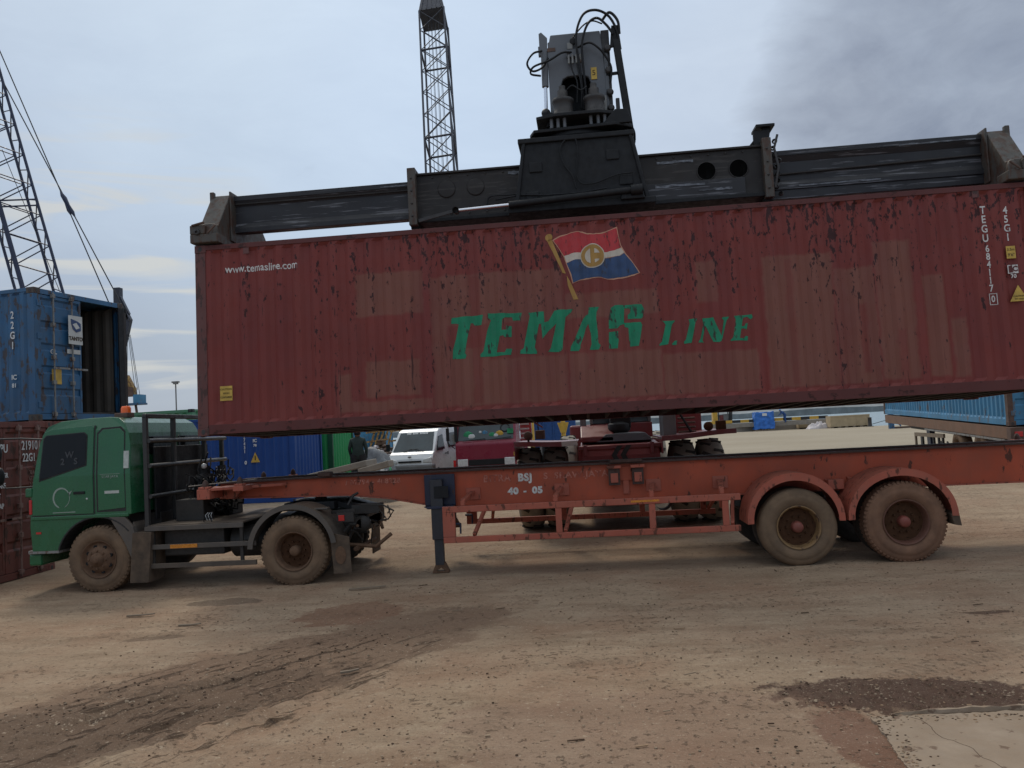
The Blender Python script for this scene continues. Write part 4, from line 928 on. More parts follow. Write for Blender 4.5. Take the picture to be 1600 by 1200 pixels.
# wheels and wings
wheel(truck, -7.42, .483, 11.50, .495, .27, 'convex', 'tyre', 'rim_dust', lugs=46)
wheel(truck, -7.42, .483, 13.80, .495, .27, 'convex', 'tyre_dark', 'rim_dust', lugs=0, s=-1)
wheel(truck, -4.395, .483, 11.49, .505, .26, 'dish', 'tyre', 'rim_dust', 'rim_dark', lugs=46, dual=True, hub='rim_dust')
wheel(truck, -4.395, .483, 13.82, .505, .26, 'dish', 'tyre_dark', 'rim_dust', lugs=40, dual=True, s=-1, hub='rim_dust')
mb = MB(); mb.band(arc(-7.42, .47, .662, 40, 164, 18), arc(-7.42, .47, .635, 40, 164, 18), TY-.012, TY+.30, 'rubber'); mb.build('arch_gap_shade', truck, .006)  # thin dark band stands in for the shaded gap under the arch
mb = MB(); mb.prism([(-7.24, 1.12), (-6.98, 1.10), (-6.86, .95), (-6.74, .50), (-6.86, .40), (-7.00, .72)], TY-.01, TY+.05, 'fender'); mb.prism([(-6.90, 1.02), (-6.86, .95), (-6.74, .50), (-6.78, .48)], TY+.05, TY+.45, 'fender'); mb.build('front_wing', truck, .012)
MB().box((-6.865, TY-.015, .115), (-6.57, TY+.45, .86), 'flap').build('mud_flap', truck, .006, fn=lambda bm: [setattr(v.co, 'x', v.co.x+(-.06 if v.co.z < .3 else 0)*1.) for v in bm.verts])
mb = MB(); mb.band(arc(-4.41, .50, .66, 8, 176, 24), arc(-4.41, .50, .635, 8, 176, 24), TY-.03, TY+.60, 'fender'); mb.band(arc(-4.41, .50, .675, 8, 176, 24), arc(-4.41, .50, .60, 8, 176, 24), TY-.035, TY-.02, 'fender'); mb.build('rear_wing', truck)
mb = MB(); mb.band(arc(-4.41, .50, .66, 8, 176, 24), arc(-4.41, .50, .635, 8, 176, 24), TYF-.6, TYF+.03, 'fender'); mb.build('rear_wing', truck)
fl = MB().prism([(-3.84, .62), (-3.80, .72), (-3.56, .66), (-3.54, .14), (-3.81, .13)], TY+.02, TY+.035, 'flap').build('mud_flap', truck, .004)
MB().prism([(-3.695+.08*math.cos(a*.26), .40+.13*math.sin(a*.26)) for a in range(24)], TY+.012, TY+.02, 'rim_dust').build('flap_badge', fl)
MB().box((-3.72, TYF-.5, .14), (-3.70, TYF-.02, .72), 'flap').build('mud_flap', truck, .004)
# frame, tank, battery box
mb = MB()
for y in (12.20, 13.02): mb.box((-8.2, y, .62), (-3.48, y+.08, .90), 'chassis')
for x in (-7.0, -5.9, -5.0, -4.0, -3.56): mb.box((x, 12.28, .66), (x+.08, 13.02, .86), 'chassis')
mb.box((-8.0, 12.1, .50), (-6.75, 13.3, 1.1), 'chassis'); mb.build('chassis_frame', truck, .006)
MB().box((-6.50, 11.72, .46), (-5.55, 12.14, .86), 'chassis').build('battery_box', truck, .02)
MB().lathe([(.001, 0), (.22, 0), (.24, .02), (.24, .73), (.22, .75), (.001, .75)], (-5.48, 11.98, .62), (1, 0, 0), 'chassis', 24).build('air_tank', truck)
mb = MB(); mb.lathe([(.001, 0), (.20, 0), (.20, .5), (.001, .5)], (-5.4, 13.4, .62), (1, 0, 0), 'chassis', 20); mb.build('fuel_tank', truck)
# catwalk with side rails
MB().box((-6.66, 11.56, .925), (-5.18, 13.78, .95), 'plat').build('catwalk', truck, .004)
mb = MB()
for z, x1 in ((.90, -5.17), (.625, -4.98), (.345, -4.98)): mb.box((-6.70, 11.53, z-.035), (x1, 11.57, z+.035), 'plat' if z < .5 else 'fender')
for x in (-6.62, -5.24): mb.box((x, 11.57, .31), (x+.05, 11.61, .93), 'chassis')
mb.box((-5.2, 11.56, .62), (-5.16, 12.2, .66), 'chassis'); mb.build('side_rail', truck, .005)
MB().box((-6.30, 11.522, .60), (-5.88, 11.529, .655), 'refl_o').build('side_reflector', truck)
MB().tube([(-5.85, 11.7, .95), (-5.85, 11.7, 1.01), (-5.73, 11.7, 1.01), (-5.73, 11.7, .95)], .008, 'black', 6).build('grab_handle', truck)
# black headboard rack across the truck behind the cab
mb = MB(); X = -6.68
for y, z0 in ((11.60, .93), (12.42, .95), (13.45, .95), (14.12, .95)): mb.box((X-.035, y-.035, z0), (X+.035, y+.035, 2.60 if y < 13 else 2.24), 'rack')
mb.box((X-.035, 11.565, 2.565), (X+.035, 13.5, 2.635), 'rack'); mb.box((X-.035, 13.415, 2.2), (X+.035, 13.485, 2.57), 'rack')
mb.build('headboard_rack', truck, .012)
mb = MB()
for z in (2.22, 1.84, 1.38): mb.tube([(X+.06, 11.58, z), (X+.06, 14.15 if z > 1.5 else 13.5, z)], .033, 'rack', 8)
mb.build('rack_bar', truck)
# air hoses, valves and the dark gear behind the cab
mb = MB(); mb.box((-6.80, 12.0, 1.0), (-6.76, 13.75, 2.13), 'black'); mb.lathe([(.16, 0), (.16, .55), (.10, .6), (.10, .7)], (-6.25, 12.55, 1.05), (0, 0, 1), 'black', 20)
mb.lathe([(.07, 0), (.07, .8)], (-6.3, 13.3, .95), (0, 0, 1), 'chassis', 16); mb.box((-6.45, 12.0, .95), (-6.0, 12.35, 1.28), 'chassis'); mb.box((-6.3, 12.8, .95), (-5.9, 13.2, 1.35), 'chassis'); mb.build('engine_gear', truck, .01)
MB().ico((-6.12, 12.3, 1.78), .045, 'lamp', 2).build('work_lamp', truck)
rnd = random.Random(8); mb = MB()
for k in range(30):
    p = Vector((-6.45+rnd.uniform(0, .4), 12+rnd.uniform(0, 1.4), 1.25+rnd.uniform(0, .75))); q = Vector((-5.75+rnd.uniform(-.3, .1), 12.1+rnd.uniform(0, .9), 1.15+rnd.uniform(0, .25)))
    pts = [p.lerp(q, t/14)+Vector((.05*math.sin(t*1.7+k), .06*math.cos(t*1.3+k), -.28*math.sin(math.pi*t/14)+.03*math.sin(t*2+k))) for t in range(15)]
    mb.tube(pts, .013, rnd.choice(('black', 'black', 'dark', 'rubber')), 6)
for k in range(3):
    pts = [(-6.35+.028*t/3., 12.15+.25*k+.05*math.cos(t*.9), 1.45+.05*math.sin(t*.9)+.1*k) for t in range(60)]; mb.tube(pts, .010, 'black', 5)
mb.build('air_hose', truck)
mb = MB()
for k in range(3): mb.tube([(-5.92+.04*k, 11.95, .95), (-5.94+.045*k, 11.93, 1.03), (-5.90+.03*k, 11.95, 1.07)], .006, 'lamp', 6)
mb.build('hose_coupling', truck)
# fifth wheel, axle and the tangled tail
mb = MB(); mb.box((-4.95, 12.2, .90), (-3.6, 13.1, .96), 'chassis'); mb.box((-4.75, 12.1, 1.02), (-3.95, 13.2, 1.14), 'black'); mb.prism([(-3.95, 1.13), (-3.95, 1.03), (-3.45, .94), (-3.45, .98)], 12.25, 12.55, 'black'); mb.prism([(-3.95, 1.13), (-3.95, 1.03), (-3.45, .94), (-3.45, .98)], 12.8, 13.1, 'black')
mb.prism([(-4.7, .95), (-4.0, .95), (-4.2, 1.04), (-4.5, 1.04)], 12.15, 12.25, 'chassis'); mb.box((-4.75, 11.62, 1.06), (-3.9, 11.75, 1.09), 'fender'); mb.build('fifth_wheel', truck, .01)
mb = MB(); mb.tube([(-4.395, 11.9, .48), (-4.395, 13.5, .48)], .07, 'chassis', 12); mb.ico((-4.395, 12.65, .48), .24, 'chassis', 2); mb.build('rear_axle', truck)
mb = MB(); mb.box((-3.78, TY+.16, .86), (-3.52, TY+.2, 1.0), 'chassis'); mb.bar((-3.9, TY+.3, 1.0), (-3.5, TY+.18, 1.03), .03, .05, 'chassis'); mb.build('lamp_bracket', truck, .004)
MB().box((-3.75, TY+.145, .88), (-3.66, TY+.165, .965), 'refl_r').build('tail_lamp', truck, .005)
mb = MB(); rnd = random.Random(4)
mb.box((-3.60, 11.9, .72), (-3.48, 13.3, .90), 'chassis'); mb.tube([(-3.85, 12.0, .50), (-3.25, 11.85, .46), (-3.05, 12.0, .62)], .03, 'rim_dust', 8); mb.tube([(-3.55, 11.8, .44), (-3.55, 12.9, .44)], .035, 'rim_dust', 8)
mb.tube([(-3.45, 11.78, 1.10), (-3.10, 11.72, 1.09), (-2.93, 11.72, .99), (-3.02, 11.74, .87), (-3.15, 11.8, .85)], .014, 'chassis', 6); mb.tube([(-3.02, 11.74, 1.08), (-2.98, 11.74, .90)], .010, 'chassis', 6); mb.tube([(-3.2, 11.74, 1.09), (-3.05, 11.74, .88)], .010, 'chassis', 6)
for k in range(13):
    a = Vector((rnd.uniform(-3.7, -3.1), rnd.uniform(11.85, 12.2), rnd.uniform(.6, 1.1))); d = Vector((rnd.uniform(-.25, .25), rnd.uniform(-.05, .3), rnd.uniform(-.3, .2)))
    mb.tube([a, a+d*.5+Vector((0, 0, .05)), a+d], rnd.uniform(.01, .03), rnd.choice(('chassis', 'rim_dust', 'dark')), 6)
mb.lathe([(.001, 0), (.13, 0), (.13, .06), (.07, .1), (.001, .1)], (-3.48, 12.0, .80), (0, -1, 0), 'chassis', 16); mb.box((-3.62, 11.9, .95), (-3.2, 12.2, 1.08), 'chassis'); mb.build('rear_frame_end', truck, .004)

# ================================================================== SEMI TRAILER
tr = wthing('semi_trailer', (0.4, 11.5, 0), 'long orange-red skeletal trailer with BSJ lettering, coupled behind the green truck', 'trailer')
NB, FB = 12.18, 13.06
bot = [(7.1, .955), (-2.05, .975), (-2.55, 1.03), (-3.15, 1.155), (-3.75, 1.225), (-4.7, 1.245), (-5.80, 1.27)]
top = [(-5.80, 1.485), (-4.6, 1.500), (7.1, 1.480)]
for y, s in ((NB, 1), (FB, 1)):
    mb = MB(); mb.prism([(x, z) for x, z in bot]+top, y, y+.014, 'orange')
    for (a, b_) in zip(bot[:-1], bot[1:]): mb.prism([a, b_, (b_[0], b_[1]-.018), (a[0], a[1]-.018)], y-.04, y+.10, 'orange_dust')
    for x in [-5+1.0*k for k in range(12)]: mb.box((x, y+.016, 1.02 if x > -2 else 1.26), (x+.012, y+.09, 1.475), 'orange')
    bmn = mb.build('main_beam', tr, .003)
    mb = MB()
    for (a, b_) in zip(top[:-1], top[1:]): mb.prism([a, b_, (b_[0], b_[1]+.028), (a[0], a[1]+.028)], y-.062, y+.10, 'flange')
    mb.build('top_flange', bmn, .003)
for x in [-4.9+.98*k for k in range(12)]:
    mb = MB(); mb.box((x, NB+.02, 1.25 if x > -2.5 else 1.30), (x+.09, FB, 1.40 if x > -2.5 else 1.44), 'orange'); mb.build('cross_member', tr, .003)
def bolster(x, z0, z1, name='bolster', wd=.20):
    mb = MB(); mb.box((x, 11.52, z0), (x+wd, NB-.045, z1), 'orange_dust'); mb.box((x, FB+.10, z0), (x+wd, 13.88, z1), 'orange_dust'); mb.box((x, NB+.10, z0), (x+wd, FB-.07, z1), 'orange_dust')
    b = mb.build(name, tr, .008)
    for y in (11.60, 13.78):
        mb = MB(); mb.box((x+.02, y-.07, z1+.002), (x+wd-.02, y+.07, z1+.035), 'orange_dust'); mb.lathe([(.045, .035), (.045, .07), (.038, .10), (.012, .135), (.001, .135)], (x+wd/2, y, z1), (0, 0, 1), 'flange', 12)
        mb.build('twist_lock', b, .004)
    return b
bolster(-5.86, 1.30, 1.45); bolster(-5.30, 1.40, 1.475, wd=.16); bolster(6.85, 1.2, 1.45)
mb = MB(); mb.prism([(-5.66, 11.56), (-5.66, 12.12), (-4.7, 12.12), (-4.75, 12.05)], 1.42, 1.46, 'orange_dust', 'xy'); mb.prism([(-5.84, 1.30), (-5.5, 1.25), (-5.35, 1.42), (-5.84, 1.46)], 12.0, 12.1, 'orange_dust')
mb.box((-5.98, 11.75, 1.28), (-5.86, 12.0, 1.43), 'flange'); mb.bar((-6.05, 11.66, 1.50), (-5.0, 11.70, 1.56), .05, .012, 'concrete'); mb.build('nose_gusset', tr, .004)
mb = MB(); mb.lathe([(.09, 0), (.09, .12), (.001, .12)], (-4.35, 12.66, 1.12), (0, 0, 1), 'flange', 16); mb.box((-5.0, NB+.02, 1.215), (-3.8, FB, 1.235), 'flange'); mb.build('coupling_plate', tr)
for x in (-4.15,):
    MB().box((x, 11.95, 1.53), (x+.2, 12.12, 1.60), 'flange').build('locking_pad', tr, .015)
# landing legs
for y, s, lift in ((11.98, 1, 0.), (13.20, -1, .52)):
    mb = MB(); yy = y
    mb.box((-2.53, 12.10 if s > 0 else 13.17, 1.0), (-2.06, 12.13 if s > 0 else 13.2, 1.47), 'navy'); mb.prism([(-2.53, 1.0), (-2.06, 1.0), (-2.10, .96), (-2.46, .96)], yy-.02, yy+.20, 'navy')
    mb.box((-2.42, yy, .50+lift*.55), (-2.235, yy+.12, 1.40), 'navy_d'); mb.box((-2.36, yy-.015, 1.12), (-2.14, yy, 1.30), 'black')
    lg = mb.build('landing_leg', tr, .008)
    MB().box((-2.395, yy+.015, .12+lift), (-2.26, yy+.105, .50+lift*.6), 'navy_d').build('inner_leg', lg, .006)
    mb = MB(); mb.prism([(-2.38, .16+lift), (-2.25, .16+lift), (-2.19, .03+lift), (-2.24, .02+lift), (-2.31, .08+lift), (-2.40, .02+lift), (-2.44, .03+lift)], yy+.02, yy+.10, 'rim_dust'); mb.box((-2.44, yy-.0, .004+lift), (-2.19, yy+.12, .03+lift), 'rim_dust'); mb.build('foot', lg, .004)
    mb = MB(); mb.tube([(-2.10, yy+.06, .72), (-1.98, yy+.0, .72)], .018, 'navy', 8); mb.tube([(-1.98, yy-.0, .72), (-1.98, yy-.03, .58)], .014, 'navy', 8); mb.build('crank', lg)
MB().tube([(-2.3, 12.1, .95), (-2.3, 13.2, .95)], .03, 'navy', 8).build('leg_shaft', tr)
# side guards
for y, d in ((11.55, 1), (13.80, -1)):
    mb = MB()
    mb.box((-2.17, y, .935), (2.08, y+.06, 1.025), 'orange_dust'); mb.box((-2.17, y, .50), (2.06, y+.06, .585), 'orange_dust'); mb.box((-2.17, y-.002, .585), (-1.99, y+.062, .935), 'orange_dust')
    for x in (-.53, 1.82, .80): mb.box((x, y+.004, .585), (x+.09, y+.056, .935), 'orange_dust')
    g = mb.build('side_guard', tr, .008)
    for x in (-1.72, -.40, 1.95): MB().bar((x, y+.03, .60), (x+.12, y+.60*d, .96), .05, .05, 'orange_dust').build('guard_brace', g, .004)
    for x in (-1.90, -.55, .82, 1.80):
        mb = MB(); mb.box((x, y+.03, 1.028), (x+.06, y+.08, 1.10), 'orange_dust'); mb.bar((x+.03, y+.05, 1.09), (x+.10, y+.62*d, 1.17), .07, .05, 'orange_dust'); mb.box((x+.0, (NB-.02 if d > 0 else FB+.014), 1.06), (x+.22, (NB-.002 if d > 0 else FB+.03), 1.24), 'orange_dust')
        mb.build('guard_bracket', g, .004)
    mb = MB()
    if d > 0: mb.box((.1, y-.005, .955), (1.1, y-.001, 1.0), 'refl_o') if False else mb.box((.55, y-.004, .965), (.95, y-.001, .995), 'refl_o'); mb.build('reflector_strip', g)
# hanging lock bracket on the near beam
mb = MB()
for x in (.27, .62): mb.box((x, NB-.10, 1.18), (x+.17, NB-.063, 1.47), 'flange'); mb.box((x+.03, NB-.125, 1.22), (x+.14, NB-.10, 1.36), 'orange_dust'); mb.box((x-.02, NB-.14, 1.43), (x+.19, NB-.063, 1.475), 'orange_dust')
mb.box((.44, NB-.03, 1.24), (.62, NB-.004, 1.45), 'orange'); mb.box((.48, NB-.03, 1.04), (.57, NB-.004, 1.24), 'orange_dust'); mb.box((.30, NB-.12, 1.515), (.78, NB+.05, 1.56), 'flange'); mb.build('lock_bracket', tr, .006)
# mudguards, axles, wheels
def mudguard(x0, x1, cx, zt, flap):
    for y, yi in ((11.47, 12.10), (13.90, 13.28)):
        r = (x1-x0)/2; cz = .62; zz = (zt-cz)/r; o_ = arc((x0+x1)/2, cz, r, -2, 182, 22, 1, zz); i_ = arc((x0+x1)/2, cz, r-.022, -2, 182, 22, 1, zz*.985); i2 = arc((x0+x1)/2, cz, r-.085, -2, 182, 22, 1, zz*.96)
        mb = MB(); mb.band(o_, i_, y, yi, 'orange_dust'); mb.band(o_, i2, y-.008 if y < 12 else y, y if y < 12 else y+.008, 'orange_dust')
        g = mb.build('mudguard', tr)
        if flap: MB().prism([(x1-.10, .62), (x1, .66), (x1+.03, .46), (x1-.07, .48)], min(y, yi), max(y, yi), 'flap').build('mud_flap', g, .003)
        MB().bar((x0+.25, 12.10 if y < 12 else 13.28, 1.10), (x0+.25, 12.18 if y < 12 else 13.08, 1.12), .04, .04, 'orange_dust').build('stay', g)
mudguard(2.14, 3.46, 2.80, 1.285, False); mudguard(3.50, 4.95, 4.27, 1.275, True)
MB().box((3.40, 11.95, .98), (3.62, 12.16, 1.12), 'orange_dust').build('mudguard_bracket', tr, .01)
wheel(tr, 2.83, .522, 11.49, .535, .27, 'dish', 'tyre_grey', 'rim_yellow', lugs=0, dual=True)
wheel(tr, 4.265, .535, 11.49, .550, .27, 'dish', 'tyre_red', 'rim_red', lugs=58, dual=True, lug=.07)
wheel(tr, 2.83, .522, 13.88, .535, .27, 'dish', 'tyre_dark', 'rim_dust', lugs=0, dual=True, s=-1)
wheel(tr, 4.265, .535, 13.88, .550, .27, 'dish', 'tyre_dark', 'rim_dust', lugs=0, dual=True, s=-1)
for x in (2.83, 4.265): MB().tube([(x, 12.05, .53), (x, 13.3, .53)], .075, 'chassis', 12).build('axle', tr)
mb = MB()
for y in (12.2, 13.1):
    for x in (2.83, 4.265): mb.prism([(x-.65, .86), (x, .66), (x+.65, .86), (x+.65, .82), (x, .60), (x-.65, .82)], y, y+.08, 'chassis')
    mb.box((3.45, y, .72), (3.65, y+.08, .94), 'chassis'); mb.box((2.1, y, .78), (2.2, y+.08, .94), 'chassis'); mb.box((4.9, y, .78), (5.0, y+.08, .94), 'chassis')
mb.box((2.2, 12.4, .7), (2.5, 12.9, .95), 'chassis'); mb.build('suspension', tr, .004)
mb = MB(); mb.box((6.95, 11.8, .55), (7.1, 13.6, .66), 'orange_dust'); mb.box((7.0, 12.2, .66), (7.06, 12.26, .94), 'orange_dust'); mb.box((7.0, 13.1, .66), (7.06, 13.16, .94), 'orange_dust'); mb.build('rear_bumper', tr, .006)
MB().lathe([(.13, 0), (.13, .35)], (1.1, 12.6, .85), (0, 1, 0), 'chassis', 16).build('air_tank', tr)
# lettering on the beam
def btext(s, x, z, size, m='white', sx=.95, bold=.006, al='CENTER'): return text(s, 'beam_lettering', tr, (x, NB-.005, z), size, m, sx=sx, bold=bold, align=al, sp=1.12)
btext('BSJ', -.99, 1.355, .155, bold=.008, sx=1.); btext('40', -1.18, 1.155, .135, sx=1.1, bold=.008); btext('05', -.83+.02, 1.155, .135, sx=1.1, bold=.008); btext('-', -1.00, 1.155, .14)
btext('/ 02794 - 488228', -3.35, 1.405, .105, 'white_faint', bold=.003, sx=1.05); btext('BITRA', -1.42, 1.36, .15, 'white_faint', bold=.003); btext('S. SRAWIJAYA', -.22, 1.36, .13, 'white_faint', bold=.003, sx=1.1)

# ================================================================== SPREADER
sp = wthing('container_spreader', (.25, 12.7, 5.16), 'dark steel spreader frame clamped on top of the hoisted maroon container', 'spreader')
mb = MB(); mb.box((-2.5, 12.27, 5.44), (2.94, 13.13, 6.165), 'spreader'); mb.box((-2.45, 12.23, 6.165), (2.9, 13.17, 6.20), 'spreader'); mb.box((-2.45, 12.20, 5.40), (2.9, 13.2, 5.46), 'black'); mb.box((-.9, 12.225, 5.46), (2.6, 12.27, 5.72), 'spreader_slide')
for x in (-1.98, -1.52): mb.lathe([(.001, 0), (.13, 0), (.145, .02), (.145, .03)], (x, 12.25, 5.92), (0, 1, 0), 'spreader', 28)
for x in [-2.2+.28*k for k in range(5)]+[1.3+.26*k for k in range(6)]:
    for z in (5.52, 6.12): mb.lathe([(.016, 0), (.016, -.012), (.001, -.012)], (x, 12.262, z), (0, 1, 0), 'dark', 6)
mb.build('main_beam', sp, .012)
for x in (2.04, 2.52):
    mb = MB(); mb.lathe([(.135, 0), (.15, -.004), (.15, .03)], (x, 12.262, 5.87), (0, 1, 0), 'spreader', 28); mb.lathe([(.135, 0), (.13, .002), (.001, .002)], (x, 12.262, 5.87), (0, 1, 0), 'hole', 28)
    mb.build('lightening_hole', sp)
for x in (-2.55, 2.90):
    mb = MB(); mb.box((x-.03, 12.14, 5.36), (x+.10, 12.27, 6.27), 'spr_end'); mb.box((x-.03, 13.13, 5.36), (x+.10, 13.26, 6.27), 'spreader'); mb.box((x-.03, 12.27, 6.19), (x+.10, 13.13, 6.27), 'spreader'); mb.box((x-.03, 12.27, 5.33), (x+.10, 13.13, 5.42), 'black')
    for z in (5.5, 5.7, 5.9, 6.1): mb.lathe([(.018, 0), (.018, -.02), (.001, -.02)], (x+.03, 12.14, z), (0, 1, 0), 'dark', 6)
    mb.build('collar', sp, .01)
mb = MB(); mb.box((2.78, 12.3, 6.18), (3.02, 12.34, 6.44), 'black'); mb.bar((2.72, 12.36, 6.20), (3.0, 12.36, 6.52), .05, .04, 'black'); mb.box((2.82, 12.25, 6.48), (3.10, 12.6, 6.52), 'black'); mb.prism([(2.80, 6.18), (3.0, 6.18), (3.06, 6.50), (2.96, 6.50)], 12.34, 12.38, 'black')
rnd = random.Random(2)
for k in range(9): mb.lathe([(.03, 0), (.045, .03), (.02, .06)], (3.05+rnd.uniform(-.02, .05), 12.18, 5.42+.1*k), (rnd.uniform(-.5, .5), 1, rnd.uniform(-.5, .5)), 'dark', 8)
mb.tube([(3.02, 12.16, 5.5), (3.08, 12.13, 5.8), (3.04, 12.15, 6.1), (3.10, 12.15, 6.3)], .02, 'dark', 6); mb.build('sensor_bracket', sp, .004)
for x0, x1 in ((-5.62, -2.58), (3.0, 6.12)):
    mb = MB(); mb.box((x0, 12.36, 5.57), (x1, 12.74, 6.02), 'spreader_slide'); mb.box((x0, 12.30, 6.02), (x1, 12.80, 6.10), 'spreader_slide'); mb.box((x0, 12.31, 5.50), (x1, 12.44, 5.57), 'spreader_slide')
    mb.prism([(12.36, 5.93), (12.31, 6.02), (12.36, 6.02)], x0, x1, 'spreader_slide', 'yz'); mb.prism([(12.36, 5.66), (12.31, 5.57), (12.36, 5.57)], x0, x1, 'spreader_slide', 'yz')
    if x0 > 0: mb.box((x0, 12.33, 5.36), (x1, 13.0, 5.50), 'spreader_slide')
    mb.build('telescopic_beam', sp, .006)
    MB().box((x0, 12.30, 6.085), (x1, 12.302, 6.098), 'galv') if False else None
    s = 1 if x0 < 0 else -1
    MB().tube([(x0, 12.335, 5.74 if s < 0 else 5.97), (x1, 12.335, 5.80 if s < 0 else 5.97)], .018, 'spreader', 6).build('pipe', sp)
for xa, s in ((-5.80, 1), (6.41, -1)):
    mb = MB(); X0_, X1_ = xa, xa+s*.30
    mb.prism([(12.22, 6.10), (13.18, 6.10), (13.86, 5.50), (13.92, 5.20), (11.50, 5.20), (11.55, 5.47), (11.78, 5.50)], min(X0_, X1_), max(X0_, X1_), 'spr_end', 'yz')
    mb.box((min(X0_, X0_+s*.03)-.02, 12.18, 5.45), (max(X0_, X0_+s*.03)+.02, 12.26, 6.16), 'spr_end'); mb.box((min(X1_, X1_+s*.03), 12.18, 5.34), (max(X1_, X1_+s*.03), 13.2, 6.15), 'spr_end')
    e = mb.build('end_beam', sp, .012)
    for y, q in ((11.50, 1), (13.90, -1)):
        mb = MB(); a, b_ = sorted((xa-s*.02, xa+s*.42)); mb.box((a, y-.02, 5.165), (b_, y+q*.30, 5.30), 'spr_end'); mb.box((a+(.0 if s > 0 else .2), y-.02, 5.30), (b_-(.2 if s > 0 else 0), y+q*.28, 5.44), 'spr_end')
        mb.lathe([(.05, 0), (.05, -.03), (.02, -.03)], (xa+s*.10, y-.02*q, 5.33), (0, q, 0), 'dark', 12); mb.lathe([(.07, 0), (.075, .10), (.04, .17), (.001, .17)], (xa+s*.3, y+q*.1, 5.30), (0, 0, 1), 'spr_end', 12)
        mb.bar((xa+s*.02, y-.03*q, 5.43), (xa+s*.22, y-.03*q, 5.47), .05, .03, 'scrap'); mb.bar((xa+s*.26, y-.03, 5.30), (xa+s*.40, y-.03, 5.42), .03, .03, 'scrap')
        mb.build('twist_lock', e, .014)
# scraped paint, weld seams and a cable bundle on the near faces
rnd = random.Random(17)
for (x, z, l, h, y) in ((-5.40, 5.98, .26, .035, 12.352), (-3.05, 6.045, .45, .014, 12.296), (-4.2, 5.62, .5, .02, 12.352), (-1.0, 6.08, .30, .05, 12.262), (1.30, 6.04, .55, .04, 12.262), (1.25, 5.66, .75, .035, 12.217), (1.9, 5.56, .5, .03, 12.217), (4.9, 6.03, 1.1, .022, 12.296), (3.4, 5.54, 1.2, .02, 12.302), (5.5, 5.62, .3, .04, 12.352)):
    n = 12; up = [(x+l*i/n, z+h*(.5+.5*rnd.random())) for i in range(n+1)]; lo = [(x+l*i/n, z-h*.5*rnd.random()) for i in range(n, -1, -1)]
    MB().prism(up+lo, y, y+.004, 'scrape').build('scraped_paint', sp)
# centre tower, slewing ring and motors
mb = MB(); mb.prism([(-.95, 5.42), (1.17, 5.42), (1.10, 5.62), (.93, 6.50), (-.72, 6.50), (-.88, 5.62)], 11.98, 13.35, 'black')
mb.prism([(-.90, 5.44), (-.84, 5.44), (-.68, 6.46), (-.73, 6.46)], 11.94, 11.99, 'black'); mb.prism([(1.07, 5.44), (1.13, 5.44), (.92, 6.46), (.87, 6.46)], 11.94, 11.99, 'black')
mb.box((-.80, 11.93, 6.42), (.96, 13.40, 6.50), 'black'); mb.box((-1.0, 11.92, 5.36), (1.22, 13.4, 5.46), 'black')
for x, z in ((-.55, 6.05), (-.62, 5.60), (.62, 6.15), (.80, 5.75)): mb.box((x-.10, 11.955, z-.08), (x+.10, 11.985, z+.08), 'black')
mb.prism([(.72, 5.58), (1.02, 5.58), (1.06, 5.42), (.70, 5.42)], 11.85, 11.95, 'black'); mb.build('tower', sp, .02)
mb = MB(); mb.lathe([(.62, 0), (.66, .03), (.66, .09), (.60, .11)], (.12, 12.65, 6.50), (0, 0, 1), 'black', 40); mb.prism([(-.55, 12.0), (.70, 11.92), (.95, 12.1), (.98, 13.2), (-.55, 13.2), (-.62, 12.2)], 6.59, 6.64, 'black', 'xy'); mb.build('slewing_ring', sp, .01)
mb = MB(); mb.prism([(-.50, 11.98), (-.20, 11.88), (.45, 11.88), (.78, 12.02), (.90, 12.3), (.90, 13.1), (-.5, 13.1)], 6.78, 6.83, 'black', 'xy')
for x in (-.25, -.15, -.05, .35, .46, .56): mb.tube([(x-.02, 12.0, 6.64), (x-.02, 12.0, 6.79)], .028, 'boom_grey', 8)
mb.prism([(.50, 6.62), (.95, 6.62), (.88, 6.83), (.70, 6.84), (.60, 6.74)], 11.95, 12.0, 'black'); mb.build('head_plate', sp, .008)
for x in (-.08, .40):
    mb = MB(); mb.lathe([(.17, 0), (.17, .05), (.15, .06), (.15, .22), (.17, .24), (.17, .28), (.08, .30), (.08, .42), (.05, .44), (.05, .50), (.001, .5)], (x, 12.12, 6.83), (0, 0, 1), 'dark', 20)
    for k in range(8):
        a = k*math.pi/4; mb.lathe([(.02, 0), (.02, .02), (.001, .02)], (x+.15*math.cos(a), 12.12+.15*math.sin(a), 6.875), (0, 0, 1), 'dark', 6)
    mb.build('slewing_motor', sp)
mb = MB(); mb.tube([(-.98, 11.86, 5.475), (.95, 11.84, 5.55)], .052, 'black', 14); mb.tube([(.85, 11.84, 5.545), (1.02, 11.84, 5.55)], .08, 'black', 12); cy = mb.build('cylinder', sp)
MB().tube([(-1.75, 11.92, 5.47), (-.98, 11.86, 5.475)], .026, 'chrome', 12).build('rod', cy)
mb = MB(); mb.bar((-2.42, 12.15, 5.42), (-1.85, 11.95, 5.47), .03, .05, 'dark'); mb.lathe([(.05, 0), (.05, .1), (.001, .1)], (-1.80, 11.88, 5.47), (0, 1, 0), 'dark', 12); mb.build('cylinder_lug', sp)
def hose(pts, r=.015, m='black', name='hose', par=None, n=24):
    P = [Vector(p) for p in pts]; P = [2*P[0]-P[1]]+P+[2*P[-1]-P[-2]]; out = []
    for i in range(1, len(P)-2):
        for k in range(8):
            t = k/8; a, b, c, d = P[i-1:i+3]
            out.append(.5*((2*b)+(c-a)*t+(2*a-5*b+4*c-d)*t*t+(3*b-a-3*c+d)*t**3))
    out.append(P[-2]); return MB().tube(out, r, m, 6).build(name, par)
